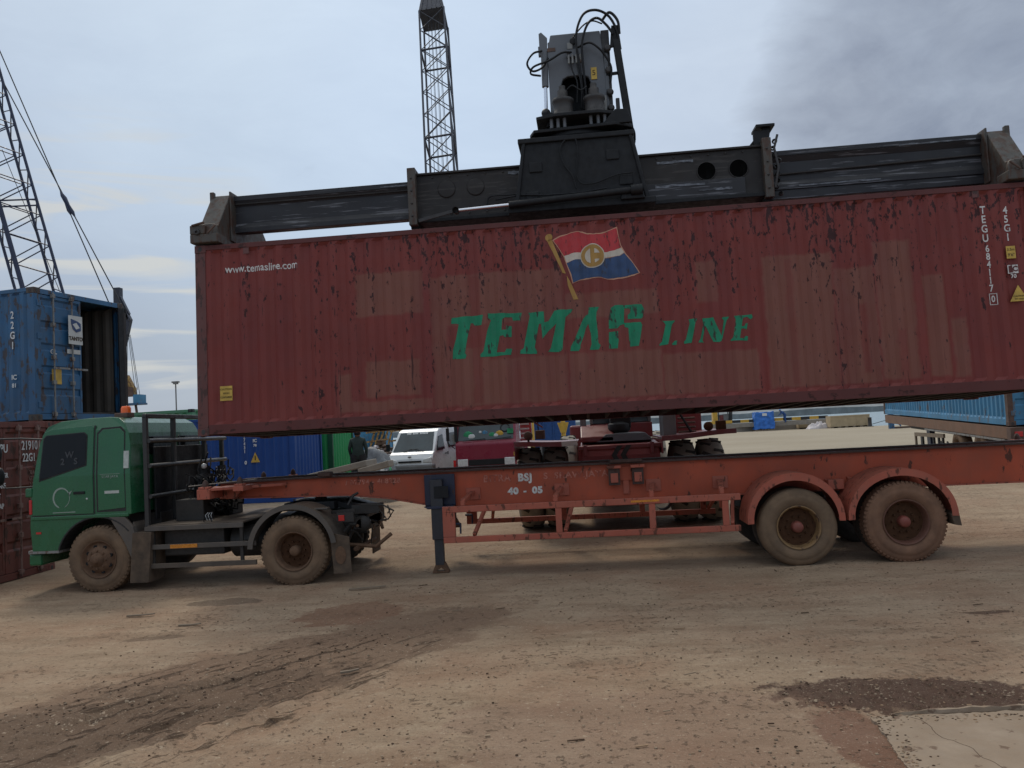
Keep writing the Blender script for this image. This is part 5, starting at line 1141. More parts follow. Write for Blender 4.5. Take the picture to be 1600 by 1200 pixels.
hose([(-.02, 11.96, 6.5), (-.16, 11.93, 6.3), (-.12, 11.93, 6.05), (.0, 11.93, 5.86), (.05, 11.93, 5.66)], .012, par=sp); hose([(.05, 11.95, 6.5), (.10, 11.93, 6.3), (.08, 11.93, 5.8), (.3, 11.93, 5.72), (.65, 11.93, 5.82), (.9, 11.93, 5.84)], .010, par=sp)
hose([(-1.2, 12.18, 5.66), (-.8, 11.97, 5.64), (-.4, 11.93, 5.60), (.1, 11.93, 5.60), (.5, 11.92, 5.63)], .012, par=sp)
hose([(-1.35, 12.2, 5.55), (-1.3, 12.2, 5.72), (-1.0, 12.1, 5.70), (-.85, 11.96, 5.66)], .012, par=sp)

# ================================================================== REACH STACKER
rs_ = wthing('reach_stacker', (.6, 18.5, .1), 'red reach stacker facing the camera beyond the trailer, its grey boom head above the container', 'reach stacker')
mb = MB(); arch_ = [(-.10, 6.95), (-.10, 7.42), (-.06, 7.54), (.02, 7.58), (.26, 7.58), (.34, 7.54), (.38, 7.42), (.38, 6.95)]
mb.prism([(-.28, 6.86), (-.28, 8.02), (-.22, 8.27), (.56, 8.27), (.58, 8.02), (.66, 6.90), (.38, 6.90)]+arch_[::-1][1:]+[(-.10, 6.86)], 12.34, 12.42, 'boom_grey')
mb.box((-.27, 12.42, 6.90), (-.20, 13.3, 8.2), 'boom_grey'); mb.box((.50, 12.42, 6.90), (.57, 13.3, 8.2), 'boom_grey'); mb.box((-.2, 12.75, 6.9), (.5, 12.8, 8.1), 'black'); mb.box((-.22, 12.42, 8.15), (.55, 13.3, 8.25), 'boom_grey')
mb.build('boom_head', rs_, .015)
mb = MB(); mb.box((.57, 12.36, 6.95), (.70, 12.75, 8.28), 'dark'); mb.box((.60, 12.33, 7.3), (.66, 12.37, 7.9), 'boom_grey')
for z in (7.0, 7.25, 7.6, 7.95): mb.lathe([(.05, 0), (.06, .04), (.04, .08), (.001, .08)], (.66, 12.34, z), (0, -1, 0), 'dark', 12)
mb.box((.40, 12.31, 6.86), (.50, 12.35, 7.22), 'black'); mb.box((.55, 12.28, 6.86), (.60, 12.34, 7.2), 'galv'); mb.build('head_side_plate', rs_, .01)
mb = MB(); mb.bar((.27, 13.2, 7.55), (.62, 21.6, 3.5), .80, .95, 'boom_grey'); mb.build('boom', rs_, .02)
mb = MB(); mb.tube([(-.33, 12.36, 8.0), (-.34, 12.36, 7.45)], .055, 'boom_grey', 14); mb.box((-.42, 12.33, 7.95), (-.28, 12.4, 8.10), 'boom_grey'); mb.prism([(-.40, 8.0), (-.28, 8.0), (-.27, 8.22), (-.36, 8.32), (-.40, 8.30)], 12.32, 12.38, 'boom_grey'); mb.box((-.30, 12.33, 8.0), (-.15, 12.37, 8.06), 'scrap'); cyl_ = mb.build('damping_cylinder', rs_, .004)
MB().tube([(-.34, 12.36, 7.45), (-.35, 12.36, 7.08)], .028, 'chrome', 12).build('rod', cyl_)
mb = MB(); mb.ico((-.355, 12.34, 7.02), .075, 'dark', 2); mb.prism([(-.42, 6.98), (-.30, 6.98), (-.22, 6.78), (-.32, 6.70)], 12.2, 12.3, 'black'); mb.prism([(-.30, 6.95), (-.12, 6.84), (-.35, 6.7)], 12.1, 12.2, 'black'); mb.build('rod_eye', cyl_)
mb = MB(); mb.bar((.80, 12.32, 8.06), (.95, 12.28, 6.40), .14, .10, 'black', up=(1, 0, 0)); mb.prism([(.70, 7.96), (.84, 7.98), (.84, 8.30), (.74, 8.30)], 12.28, 12.34, 'black'); mb.bar((.62, 12.34, 7.55), (.80, 12.32, 7.55), .05, .04, 'black'); mb.bar((.62, 12.34, 7.98), (.80, 12.32, 8.0), .05, .04, 'black'); mb.build('hose_guide', rs_, .006)
MB().box((.74, 12.30, 6.70), (.80, 12.36, 7.15), 'dark').build('guide_pin', rs_, .01)
tg = MB().box((.385, 12.325, 7.49), (.475, 12.337, 7.68), 'label').build('yellow_tag', rs_); text('5', 'print', tg, (.43, 12.323, 7.59), .12, 'text_dark', depth=.001)
H = lambda pts, r=.017: hose(pts, r, par=rs_)
H([(.24, 12.26, 7.0), (.22, 12.22, 7.6), (.18, 12.18, 8.1), (.30, 12.18, 8.45), (.50, 12.2, 8.53), (.70, 12.24, 8.44), (.82, 12.26, 8.20), (.86, 12.27, 7.9)], .02)
H([(.30, 12.26, 7.0), (.27, 12.22, 7.6), (.27, 12.18, 8.0), (.37, 12.18, 8.30), (.52, 12.2, 8.40), (.66, 12.24, 8.30), (.76, 12.26, 8.15)], .02)
H([(.60, 12.3, 8.40), (.72, 12.26, 8.50), (.84, 12.26, 8.36), (.86, 12.27, 8.15)], .022)
H([(.10, 12.28, 7.93), (-.05, 12.2, 7.90), (-.25, 12.2, 7.80), (-.50, 12.2, 7.72), (-.55, 12.22, 7.62), (-.40, 12.28, 7.60)])
H([(-.36, 12.28, 8.0), (-.50, 12.2, 7.93), (-.60, 12.2, 7.78), (-.52, 12.22, 7.66), (-.36, 12.24, 7.72), (-.27, 12.24, 7.86)])
H([(.20, 12.28, 8.0), (.38, 12.2, 8.02), (.52, 12.2, 7.92), (.62, 12.24, 7.80), (.70, 12.26, 7.62), (.68, 12.28, 7.40)])
H([(.12, 12.28, 8.15), (.30, 12.2, 8.30), (.45, 12.2, 8.36), (.60, 12.24, 8.32)], .012)
H([(.06, 12.28, 7.85), (.10, 12.22, 7.6), (.16, 12.2, 7.4), (.14, 12.22, 7.1)], .012); H([(.16, 12.28, 7.85), (.19, 12.22, 7.6), (.22, 12.2, 7.3), (.20, 12.22, 7.0)], .012)
H([(-.02, 12.1, 7.25), (.08, 12.05, 7.3), (.2, 12.05, 7.22), (.3, 12.08, 7.28)], .012)
H([(.74, 12.2, 6.72), (.90, 12.15, 6.68), (.98, 12.15, 6.55), (.99, 12.2, 6.42)], .014); H([(.70, 12.2, 6.66), (.84, 12.15, 6.62), (.92, 12.15, 6.50)], .014)
mb = MB(); mb.box((.02, 12.27, 7.86), (.26, 12.33, 7.98), 'boom_grey'); mb.box((.04, 12.26, 7.98), (.12, 12.32, 8.08), 'galv'); mb.lathe([(.05, 0), (.05, .05), (.001, .05)], (.13, 12.30, 8.1), (0, -1, 0), 'black', 14)
for x in (.05, .11, .17, .23): mb.tube([(x, 12.25, 7.74), (x, 12.26, 7.88)], .018, 'galv', 6)
mb.build('valve_block', rs_, .004)
# chassis and running gear
mb = MB(); mb.prism([(15.35, .55), (15.32, 1.50), (15.42, 1.70), (16.2, 1.74), (22.3, 1.75), (22.6, 1.9), (22.6, .6), (15.8, .5)], -.16, 1.34, 'stk_red', 'yz'); mb.box((-.22, 15.36, 1.60), (1.40, 15.50, 1.70), 'stk_red'); mb.build('chassis', rs_, .03)
for x in (-.10, 1.16): MB().box((x, 15.28, 1.50), (x+.07, 15.36, 1.72), 'stk_red').build('tow_lug', rs_, .01)
for o in (0, .17): MB().prism([(.42+o, 1.50), (.54+o, 1.68), (.64+o, 1.68), (.52+o, 1.50), (.64+o, 1.28), (.54+o, 1.28)], 15.305, 15.315, 'yb_black').build('chevron_mark', rs_)
def big_wheel(x0, y, z, r, wd, name='wheel', s=1):
    rr = r*.5; c = (x0, y, z); mb = MB()
    mb.lathe([(rr, .06), (rr+.03, .0), (rr+.08, -.01), (r-.16, -.012), (r-.08, .012), (r-.03, .05), (r, .10), (r, wd-.10), (r-.03, wd-.05), (r-.08, wd-.012), (r-.16, wd+.012), (rr+.08, wd+.01), (rr+.03, wd), (rr, wd-.06)], c, (1, 0, 0), 'stk_tyre', 56)
    for k in range(16):
        a = 2*math.pi*k/16
        for (xa, xb, da) in ((.03, wd*.45, .10), (wd-.03, wd*.55, -.10)):
            p0 = Vector((x0+xa, y+(r-.02)*math.cos(a), z+(r-.02)*math.sin(a))); p1 = Vector((x0+xb, y+r*math.cos(a+da+.05), z+r*math.sin(a+da+.05)))
            mb.bar(p0, p1, .06, .035, 'tyre_dark', up=(0, math.cos(a), math.sin(a)))
    w_ = mb.build(name, rs_); MB().lathe([(rr+.02, .05), (rr-.02, .10), (rr*.6, .16), (.001, .16)], c, (1, 0, 0), 'stk_red', 32).build('rim', w_)
for x in (-1.42, -.90, 1.60, 2.14): big_wheel(x, 16.25, .90, .80, .46)
for x in (-.75, 1.55): big_wheel(x, 21.6, 1.08, .76, .44)
MB().tube([(-1.3, 16.25, .9), (2.5, 16.25, .9)], .20, 'chassis', 16).build('front_axle', rs_)
for x0, x1, sag in ((-1.40, -.20, .0), (1.36, 2.72, .03)):
    mb = MB(); n = 8
    for i in range(n):
        a = x0+(x1-x0)*i/n; b_ = x0+(x1-x0)*(i+1)/n
        def zz(x): return 1.745+.02*math.sin(x*3.1)+sag*(x-x0)
        mb.prism([(a, zz(a)), (b_, zz(b_)), (b_, zz(b_)+.09), (a, zz(a)+.09)], 15.05, 15.09, 'stk_red' if not (x0 < 0 and -.62 < a < -.2) else 'banner')
        mb.prism([(a, zz(a)+.05), (b_, zz(b_)+.05), (b_, zz(b_)+.075), (a, zz(a)+.075)], 15.09, 17.4, 'stk_red')
    mb.build('fender', rs_, weld=True)
    MB().box((min(x0, x1)+.0, 15.1, 1.50), (min(x0, x1)+.02, 17.4, 1.76), 'stk_red').build('fender_skirt', rs_)
mb = MB(); mb.prism([(15.6, 1.76), (15.6, 1.86), (16.0, 2.06), (16.6, 2.08), (16.6, 1.76)], -.14, .5, 'stk_red', 'yz'); mb.box((-.15, 16.7, 1.75), (-.02, 17.2, 2.35), 'grey'); mb.build('front_deck', rs_, .02)
mb = MB(); mb.prism([(.15, 1.75), (1.25, 1.75), (1.10, 1.90), (.35, 1.90)], 15.6, 17.5, 'boom_grey'); mb.build('deck_plate', rs_, .01)
mb = MB(); mb.box((.05, 18.2, 1.76), (1.45, 19.9, 2.10), 'stk_red'); mb.box((.10, 18.25, 2.10), (1.40, 19.85, 3.35), 'glass_teal')
for x in (.06, 1.36): mb.box((x, 18.2, 2.10), (x+.07, 18.28, 3.4), 'grey'); mb.box((x, 19.8, 2.1), (x+.07, 19.88, 3.4), 'grey')
mb.box((.02, 18.15, 3.36), (1.48, 19.95, 3.46), 'grey'); mb.build('operator_cab', rs_, .02)
mb = MB(); mb.lathe([(.16, 0), (.22, .05), (.22, .18), (.12, .22)], (.62, 15.9, 1.91), (0, 0, 1), 'black', 20); mb.box((.45, 15.8, 2.0), (.85, 16.2, 2.3), 'black'); mb.build('pivot_block', rs_, .02)
for x in (-.35, 1.35):
    mb = MB(); mb.tube([(x*.6+.2, 18.0, 2.4), (x*.55+.25, 17.0, 4.6)], .12, 'black', 14); c_ = mb.build('lift_cylinder', rs_); MB().tube([(x*.55+.25, 17.0, 4.6), (x*.5+.3, 16.5, 5.7)], .08, 'chrome', 14).build('rod', c_)
mb = MB(); mb.box((1.50, 16.2, 1.78), (1.76, 17.0, 2.34), 'grey'); mb.build('tank', rs_, .02)
mb = MB(); mb.box((1.86, 17.2, 1.80), (2.40, 20.0, 2.34), 'stk_red'); mb.bar((1.82, 16.1, 2.25), (2.05, 16.2, 1.85), .03, .05, 'black')
for k in range(4): mb.box((1.80, 16.2+.02*k, 1.84+.09*k), (2.15, 16.3, 1.88+.09*k), 'scrap')
mb.build('engine_cover', rs_, .015)
for x, q in ((2.24, 1), (-1.13, 1)):
    mb = MB(); mb.lathe([(.001, 0), (.07, .0), (.085, .02), (.085, .10), (.05, .14), (.001, .14)], (x, 15.14, 1.955), (0, 1, 0), 'rim_dark' if x > 0 else 'scrap', 20); mb.box((x-.02, 15.2, 1.82), (x+.02, 15.24, 1.9), 'black'); mb.build('work_light', rs_)
    MB().box((x+.14, 15.15, 1.88), (x+.32, 15.28, 2.05), 'rim_dark' if x > 0 else 'scrap').build('lamp_box', rs_, .015)
mb = MB(); mb.box((-1.32, 15.7, 1.86), (-1.10, 15.9, 2.25), 'refl_r')
for k in range(4): mb.box((-1.31, 15.67, 1.90+k*.09), (-1.14, 15.7, 1.93+k*.09), 'white_paint')
mb.build('striped_cover', rs_)
mb = MB(); mb.box((-.95, 15.3, 1.9), (-.93, 15.34, 2.2), 'black'); mb.bar((-1.0, 15.3, 2.2), (-.85, 15.3, 2.1), .03, .03, 'stk_red'); mb.build('mirror_bracket', rs_)
mb = MB(); mb.box((-.5, 22.6, .55), (1.7, 23.3, 2.1), 'stk_red'); mb.build('counterweight', rs_, .06)

# ================================================================== CRANES
def truss(mb, p0, p1, u, v, n, rc, rl, m, zig=True):
    p0, p1, u, v = Vector(p0), Vector(p1), Vector(u), Vector(v); ch = [u, v, -u, -v]
    for c in ch: mb.tube([p0+c, p1+c], rc, m, 6)
    for i in range(n):
        a, b_ = p0.lerp(p1, i/n), p0.lerp(p1, (i+1)/n); mid = (a+b_)/2
        for k in range(4):
            c, d = ch[k], ch[(k+1) % 4]
            mb.tube([a+c, mid+d], rl, m, 4, False); mb.tube([mid+d, b_+c], rl, m, 4, False)
cr = wthing('lattice_crane', (-27.5, 40, .32), 'dark blue lattice crane boom leaning left at the far left edge with two pendant ropes', 'crane')
mb = MB(); d = Vector((-.261, 0, .965)); cB = Vector((-28.83, 40, 11.03)); pA = cB-d*9.5; pB = cB+d*24
truss(mb, pA, pB, Vector((.965, 0, .261))*1.27, (0, 1.27, 0), 19, .075, .032, 'crane'); mb.tube([pA+Vector((0, -1.27, 0)), pB+Vector((0, -1.27, 0))], .12, 'crane', 8)
q = cB+d*4.3
for k in (0, .35):
    mb.bar(q+d*k+Vector((.965, 0, .261))*1.3+Vector((0, 0, 0)), q+d*k+Vector((0, -1.27, 0)), .07, .07, 'crane'); mb.bar(q+d*k+Vector((0, -1.27, 0)), q+d*k-Vector((.965, 0, .261))*1.3, .07, .07, 'crane')
mb.build('boom', cr)
for (a, b_, t) in (((-34.2, 40, 32.6), (-24.55, 40, 9.2), .73), ((-34.3, 40, 29.8), (-24.0, 40, 9.5), .71)):
    a, b_ = Vector(a), Vector(b_); ro = MB().tube([a, b_], .030, 'wire', 6).build('pendant_rope', cr); c_ = a.lerp(b_, t)
    e = (b_-a).normalized(); MB().tube([c_-e*.75, c_-e*.45, c_, c_+e*.45, c_+e*.75], [.03, .10, .06, .10, .03], 'crane', 6).build('turnbuckle', ro)
MB().tube([(-31.2, 40.6, 19.0), (-27.6, 40.6, 9.8)], .02, 'wire', 4).build('hoist_rope', cr)
mb = MB(); mb.box((-31, 38.3, 1.3), (-25.0, 41.7, 3.2), 'crane'); mb.box((-31, 38.6, 3.2), (-29.3, 39.8, 4.0), 'glass'); mb.build('machine_house', cr, .05)
for y in (38.0, 41.2): MB().prism([(-31.5, .9), (-31, .36), (-25, .36), (-24.5, .9), (-25, 1.3), (-31, 1.3)], y, y+.9, 'chassis').build('crawler_track', cr, .05)
mb = MB()
for y in (39.4, 40.6): mb.bar((-29, y, 3.2), (-24.2, 40, 9.4), .15, .15, 'crane'); mb.bar((-25.2, y, 3.2), (-24.2, 40, 9.4), .22, .22, 'crane')
mb.build('gantry', cr)

cb = wthing('lattice_crane', (-5.5, 35.5, .32), 'tall dark lattice crane jib rising behind the spreader, left of the boom head', 'crane')
mb = MB(); p0 = Vector((-5.6, 34, 2.0)); p1 = Vector((-7.53, 45.05, 26.25)); d = (p1-p0).normalized(); u = Vector((1, .05, .09)).normalized(); v = d.cross(u).normalized(); hw = .72
ch = [(u+v)*hw, (u-v)*hw, (-u-v)*hw, (-u+v)*hw]
for c in ch: mb.tube([p0+c, p1+c], .060, 'crane_b', 6)
n = 16
for i in range(n):
    a, b_ = p0.lerp(p1, i/n), p0.lerp(p1, (i+1)/n)
    for k in range(4):
        c, e = ch[k], ch[(k+1) % 4]
        if k in (0, 2) or True: mb.tube([a+c, b_+e], .026, 'crane_b', 4, False)
        if k in (1, 3): mb.tube([a+e, b_+c], .026, 'crane_b', 4, False)
    if i % 4 == 2:
        for k in range(4): mb.tube([a+ch[k], a+ch[(k+1) % 4]], .055, 'crane_b', 6)
mb.build('jib', cb)
mb = MB(); p2 = p1+d*3.6
vs = [p1+c*1.03 for c in ch]+[p2+c*.45 for c in ch]; mb.add(vs, [(0, 1, 5, 4), (1, 2, 6, 5), (2, 3, 7, 6), (3, 0, 4, 7), (4, 5, 6, 7), (0, 3, 2, 1)], 'crane_b')
for k in range(5): mb.bar(p1+u*(-.6+.3*k)-v*hw*1.06, p2+u*(-.25+.12*k)-v*hw*.5, .05, .05, 'crane_b')
mb.build('jib_head', cb)
for k in range(7):
    o_ = u*(-.45+.15*k)+v*(.25 if k % 2 else -.3); MB().tube([p0+o_, p2+o_*.6], .010 if k % 2 else .016, 'wire', 4).build('hoist_rope', cb)
mb = MB(); mb.box((-7.2, 33.2, 1.2), (-3.9, 38.5, 2.9), 'crane_b'); mb.build('machine_house', cb, .05)
for x in (-7.6, -4.2): MB().box((x, 32.8, .36), (x+.8, 38.8, 1.2), 'chassis').build('crawler_track', cb, .1)

hc = wthing('harbour_crane', (-36, 60, .32), 'distant dark crane jib with hook block and small blue platform beside the open blue container', 'crane')
mb = MB(); mb.bar((-36.6, 60, .3), (-36.5, 60, 15.0), .5, .5, 'crane_b'); mb.bar((-36.5, 60, 14.5), (-35.7, 60, 12.8), .30, .30, 'crane_b'); mb.build('mast', hc)
mb = MB(); mb.prism([(-36.4, 12.9), (-35.7, 12.9), (-35.45, 12.4), (-35.65, 11.6), (-36.2, 9.6), (-36.5, 9.4)], 59.8, 60.2, 'crane_b'); mb.bar((-36.4, 59.7, 14.0), (-35.4, 59.7, 12.3), .12, .2, 'crane_b'); mb.bar((-35.9, 59.7, 13.5), (-35.6, 59.7, 12.4), .12, .2, 'black'); mb.build('jib_foot', hc)
for k in range(5): MB().tube([(-35.9+.08*k, 60, 11.2), (-35.75+.22*k if k > 1 else -36.1+.15*k, 60, 6.8 if k < 4 else 6.0)], .022, 'wire', 4).build('rope', hc)
mb = MB(); mb.prism([(-35.85, 8.0), (-35.3, 6.9), (-35.3, 6.3), (-36.1, 6.3), (-36.15, 6.9)], 59.8, 60.2, 'rust_y'); mb.prism([(-36.05, 7.1), (-35.35, 7.0), (-35.3, 6.3), (-36.1, 6.3)], 59.7, 60.3, 'scrap'); mb.build('hook_block', hc)
mb = MB(); mb.box((-36.3, 59.5, 5.6), (-34.6, 60.5, 5.75), 'blue_c'); mb.box((-35.2, 59.5, 5.75), (-34.7, 60.5, 6.4), 'blue_pale'); mb.bar((-36.1, 60, 5.6), (-35.9, 60, 3.2), .12, .12, 'crane_b'); mb.bar((-35.3, 60, 5.7), (-34.9, 60, 2.6), .14, .14, 'scrap'); mb.box((-36.0, 60, 4.6), (-35.1, 60.1, 4.72), 'grey'); mb.build('platform', hc)
mb = MB(); mb.box((-37, 59, .3), (-33.8, 61, 3.3), 'scrap'); mb.box((-36.2, 58.9, 3.3), (-35.4, 60, 3.7), 'black'); mb.build('winch_house', hc, .1)
lm = wthing('light_mast', (-42.6, 80, .3), 'thin grey light mast against the sky beside the maroon container edge', 'light mast')
mb = MB(); mb.tube([(-42.6, 80, .3), (-42.6, 80, 8.9)], .07, 'grey', 8); mb.build('pole', lm); mb = MB(); mb.box((-42.95, 79.8, 8.85), (-42.25, 80.2, 9.0), 'grey'); mb.box((-42.8, 79.8, 8.7), (-42.4, 80.2, 8.85), 'grey'); mb.build('lamp_head', lm)

# ================================================================== THE YARD BEHIND
# green container whose top shows just above the green cab
gc2 = empty('shipping_container', (-13.9, 27.2, .50), 'pale green container whose top edge shows just above the roof of the green cab', 'shipping container', rz=R(90))
container(gc2, 6.06, 2.93, 2.438, 'green_roof', casts='black')

# white van
def local_fn(f): return f
van = wthing('van', (-6.03, 29, .32), 'white van facing the camera, parked left of the crimson truck', 'van')
VX, VY, VZ = -6.95, 27.0, .34
prof = [(.10, .32), (0, .42), (-.02, .72), (.03, .92), (.14, 1.08), (.30, 1.16), (.92, 1.84), (1.10, 1.92), (1.5, 1.975), (2.6, 1.99), (3.75, 1.95), (3.95, 1.80), (4.03, 1.1), (4.03, .35)]
def vanfn(bm):
    bmesh.ops.triangulate(bm, faces=[f for f in bm.faces if len(f.verts) > 4])
    for v in bm.verts:
        z = v.co.z-VZ; k = max(0, z-1.05)*.13; cx = VX+.84; s = 1 if v.co.x < cx else -1
        v.co.x += s*k
        y = v.co.y-VY
        if y < .35 and z < 1.2: v.co.x += s*.03
vb = MB().prism([(VY+a, VZ+b_) for a, b_ in prof], VX, VX+1.68, 'white_paint', 'yz').build('body', van, .06, 3, fn=vanfn)
def on_screen(t, o=.012): return (VY+.30+(.62)*t-o, VZ+1.16+.68*t+o*.9)
a0, a1 = on_screen(.03), on_screen(.95)
mb = MB(); mb.add([(VX+.12, a0[0], a0[1]), (VX+1.56, a0[0], a0[1]), (VX+1.46, a1[0], a1[1]), (VX+.22, a1[0], a1[1]), (VX+.12, a0[0]+.02, a0[1]-.02), (VX+1.56, a0[0]+.02, a0[1]-.02), (VX+1.46, a1[0]+.02, a1[1]-.02), (VX+.22, a1[0]+.02, a1[1]-.02)],
       [(0, 1, 2, 3), (7, 6, 5, 4), (0, 4, 5, 1), (1, 5, 6, 2), (2, 6, 7, 3), (3, 7, 4, 0)], 'glass_teal'); ws = mb.build('windscreen', van)
a2, a3 = on_screen(.86, .016), on_screen(.95, .016)
mb = MB()
for k in range(15):
    x = VX+.48+k*.052; 
    if k in (3, 8): continue
    mb.add([(x, a2[0], a2[1]), (x+.035, a2[0], a2[1]), (x+.035, a3[0], a3[1]), (x, a3[0], a3[1])], [(0, 1, 2, 3)], 'white_blue')
mb.build('sun_strip_lettering', ws)
mb = MB(); 
for x, l in ((VX+.5, .55), (VX+1.25, -.55)): mb.tube([(x, a0[0]-.02, a0[1]+.0), (x+l, a0[0]-.0, a0[1]+.07)], .010, 'black', 5)
mb.build('wiper', ws)
for x0, x1 in ((VX+.02, VX+.38), (VX+1.30, VX+1.66)): MB().prism([(x0+.0, VZ+.80), (x1, VZ+.78), (x1-.04 if x0 > VX+1 else x1, VZ+.96 if x0 > VX+1 else VZ+.88), (x0+.03, VZ+.90 if x0 > VX+1 else VZ+.97)], VY-.045, VY+.05, 'lamp').build('headlight', van, .02)
MB().box((VX+.42, VY-.05, VZ+.80), (VX+1.26, VY, VZ+.86), 'black').build('grille', van, .01)
MB().ico((VX+.84, VY-.02, VZ+.99), .055, 'galv', 2, (1.3, .3, .7)).build('badge', van)
MB().box((VX-.01, VY-.09, VZ+.28), (VX+1.69, VY+.25, VZ+.72), 'grey').build('bumper', van, .05)
xs_ = VX+1.68
MB().prism([(VY+.56, VZ+1.16), (VY+.88, VZ+1.66), (VY+1.35, VZ+1.72), (VY+1.38, VZ+1.20)], xs_-.02, xs_+.006, 'glass', 'yz').build('side_window', van, fn=vanfn)
MB().prism([(VY+1.9, VZ+1.25), (VY+1.92, VZ+1.75), (VY+2.9, VZ+1.78), (VY+2.9, VZ+1.27)], xs_-.02, xs_+.006, 'glass', 'yz').build('side_window', van, fn=vanfn)
MB().box((xs_-.005, VY+1.32, VZ+1.02), (xs_+.02, VY+1.50, VZ+1.06), 'black').build('door_handle', van); MB().box((xs_-.005, VY+1.60, VZ+.98), (xs_+.02, VY+1.66, VZ+1.10), 'black').build('door_handle', van)
mb = MB(); mb.bar((VX+.05, VY+.62, VZ+1.30), (VX-.12, VY+.55, VZ+1.33), .03, .03, 'black'); mb.box((VX-.22, VY+.50, VZ+1.20), (VX-.08, VY+.58, VZ+1.46), 'black'); mb.build('mirror', van, .02)
for y in (VY+.62, VY+3.2):
    for x in (VX+.02, VX+1.46): 
        mb = MB(); mb.lathe([(.17, .0), (.20, -.01), (.29, 0), (.30, .03), (.30, .17), (.29, .2), (.17, .2)], (x, y, VZ+.29), (1, 0, 0), 'tyre_dark', 28); mb.lathe([(.001, .02), (.17, .01), (.17, .19), (.001, .18)], (x, y, VZ+.29), (1, 0, 0), 'galv', 20); mb.build('wheel', van)

van.location.x += .28; van.rotation_euler = (0, 0, R(-8))
# crimson truck
rt = wthing('truck', (-3.3, 28, .32), 'small crimson truck facing the camera, between the white van and the reach stacker', 'truck')
RX, RX1, RY = -4.34, -2.34, 26.0
out = [(RY+.0, .62), (RY-.03, 1.0), (RY-.03, 1.68), (RY+.05, 1.78), (RY+.42, 2.62), (RY+.6, 2.70), (RY+1.6, 2.72), (RY+1.65, 2.6), (RY+1.65, .62)]
cb2 = MB().prism(out, RX, RX1, 'crimson', 'yz').build('cab', rt, .05, 3)
mb = MB(); mb.prism([(RY+.045, 1.80), (RY+.40, 2.58), (RY+.43, 2.57), (RY+.075, 1.79)], RX+.09, RX1-.09, 'glass_teal', 'yz'); wsr = mb.build('windscreen', cb2)
mb = MB(); mb.box((RX-.02, RY-.0, 1.78), (RX+.08, RY+.12, 2.65), 'black'); mb.build('door_pillar', cb2)
for (x, z, s, m) in ((-3.92, 1.98, .16, 'tarp_g'), (-3.80, 1.92, .12, 'white_blue'), (-3.52, 2.06, .05, 'white_blue'), (-3.36, 2.03, .09, 'blue_pale'), (-3.12, 1.95, .11, 'tarp_g'), (-2.88, 1.98, .13, 'yellow'), (-3.0, 1.93, .08, 'white_blue')):
    o_ = MB().ico((x, RY+.035+(z-1.8)*.46, z), s, m, 2, (1, .16, .75), .1).build('dashboard_item', cb2)
MB().box((-2.62, RY+.08, 1.97), (-2.42, RY+.10+.0, 2.13), 'tarp_g').build('permit_sticker', cb2)
MB().lathe([(.13, 0), (.16, .01), (.16, .05), (.13, .05)], (-2.70, RY+.18, 2.18), (0, 1, -.4), 'rubber', 20).build('steering_wheel', cb2)
mb = MB(); mb.tube([(RX+.25, RY+.0, 1.79), (RX+1.0, RY+.02, 1.84)], .012, 'black', 5); mb.tube([(RX+1.05, RY+.0, 1.79), (RX+1.85, RY+.02, 1.86)], .012, 'black', 5); mb.build('wiper', cb2)
MB().box((RX+.42, RY-.055, .98), (RX1-.40, RY-.02, 1.17), 'black').build('grille', cb2, .01)
for x in (RX+.06, RX1-.40): MB().box((x, RY-.07, .96), (x+.34, RY-.02, 1.20), 'lamp').build('headlight', cb2, .02)
MB().box((RX1-.09, RY-.05, 1.24), (RX1-.03, RY-.02, 1.36), 'yellow').build('indicator', cb2); MB().box((RX-.08, RY-.05, .92), (RX+.0, RY-.0, 1.18), 'refl_r').build('marker_lamp', cb2)
MB().box((RX-.02, RY-.18, .62), (RX1+.02, RY-.03, .90), 'crimson').build('bumper', rt, .03)
MB().box((-3.6, RY-.20, .78), (-3.1, RY-.181, .90), 'white_paint').build('number_plate', rt)
mb = MB(); mb.tube([(RX+.0, RY+.1, 2.3), (RX-.22, RY-.05, 2.3), (RX-.24, RY-.05, 1.75), (RX-.02, RY+.05, 1.55)], .015, 'black', 6); mb.box((RX-.28, RY-.08, 1.82), (RX-.18, RY-.02, 2.24), 'black'); mb.build('mirror', rt, .01)
mb = MB(); mb.box((RX+.05, RY+1.75, 1.1), (RX1-.05, RY+5.6, 1.25), 'chassis'); mb.box((RX+.05, RY+1.75, 1.25), (RX1-.05, RY+1.8, 2.7), 'crimson'); mb.box((RX+.05, RY+1.8, 1.25), (RX+.1, RY+5.6, 1.75), 'crimson'); mb.box((RX1-.1, RY+1.8, 1.25), (RX1-.05, RY+5.6, 1.75), 'crimson'); mb.build('cargo_bed', rt, .01)
for y in (RY+.7, RY+4.3):
    for x in (RX+.08, RX1-.30): MB().lathe([(.001, .03), (.22, .02), (.24, -.01), (.37, 0), (.39, .03), (.39, .19), (.37, .22), (.001, .2)], (x, y, .70), (1, 0, 0), 'tyre_dark', 28).build('wheel', rt)

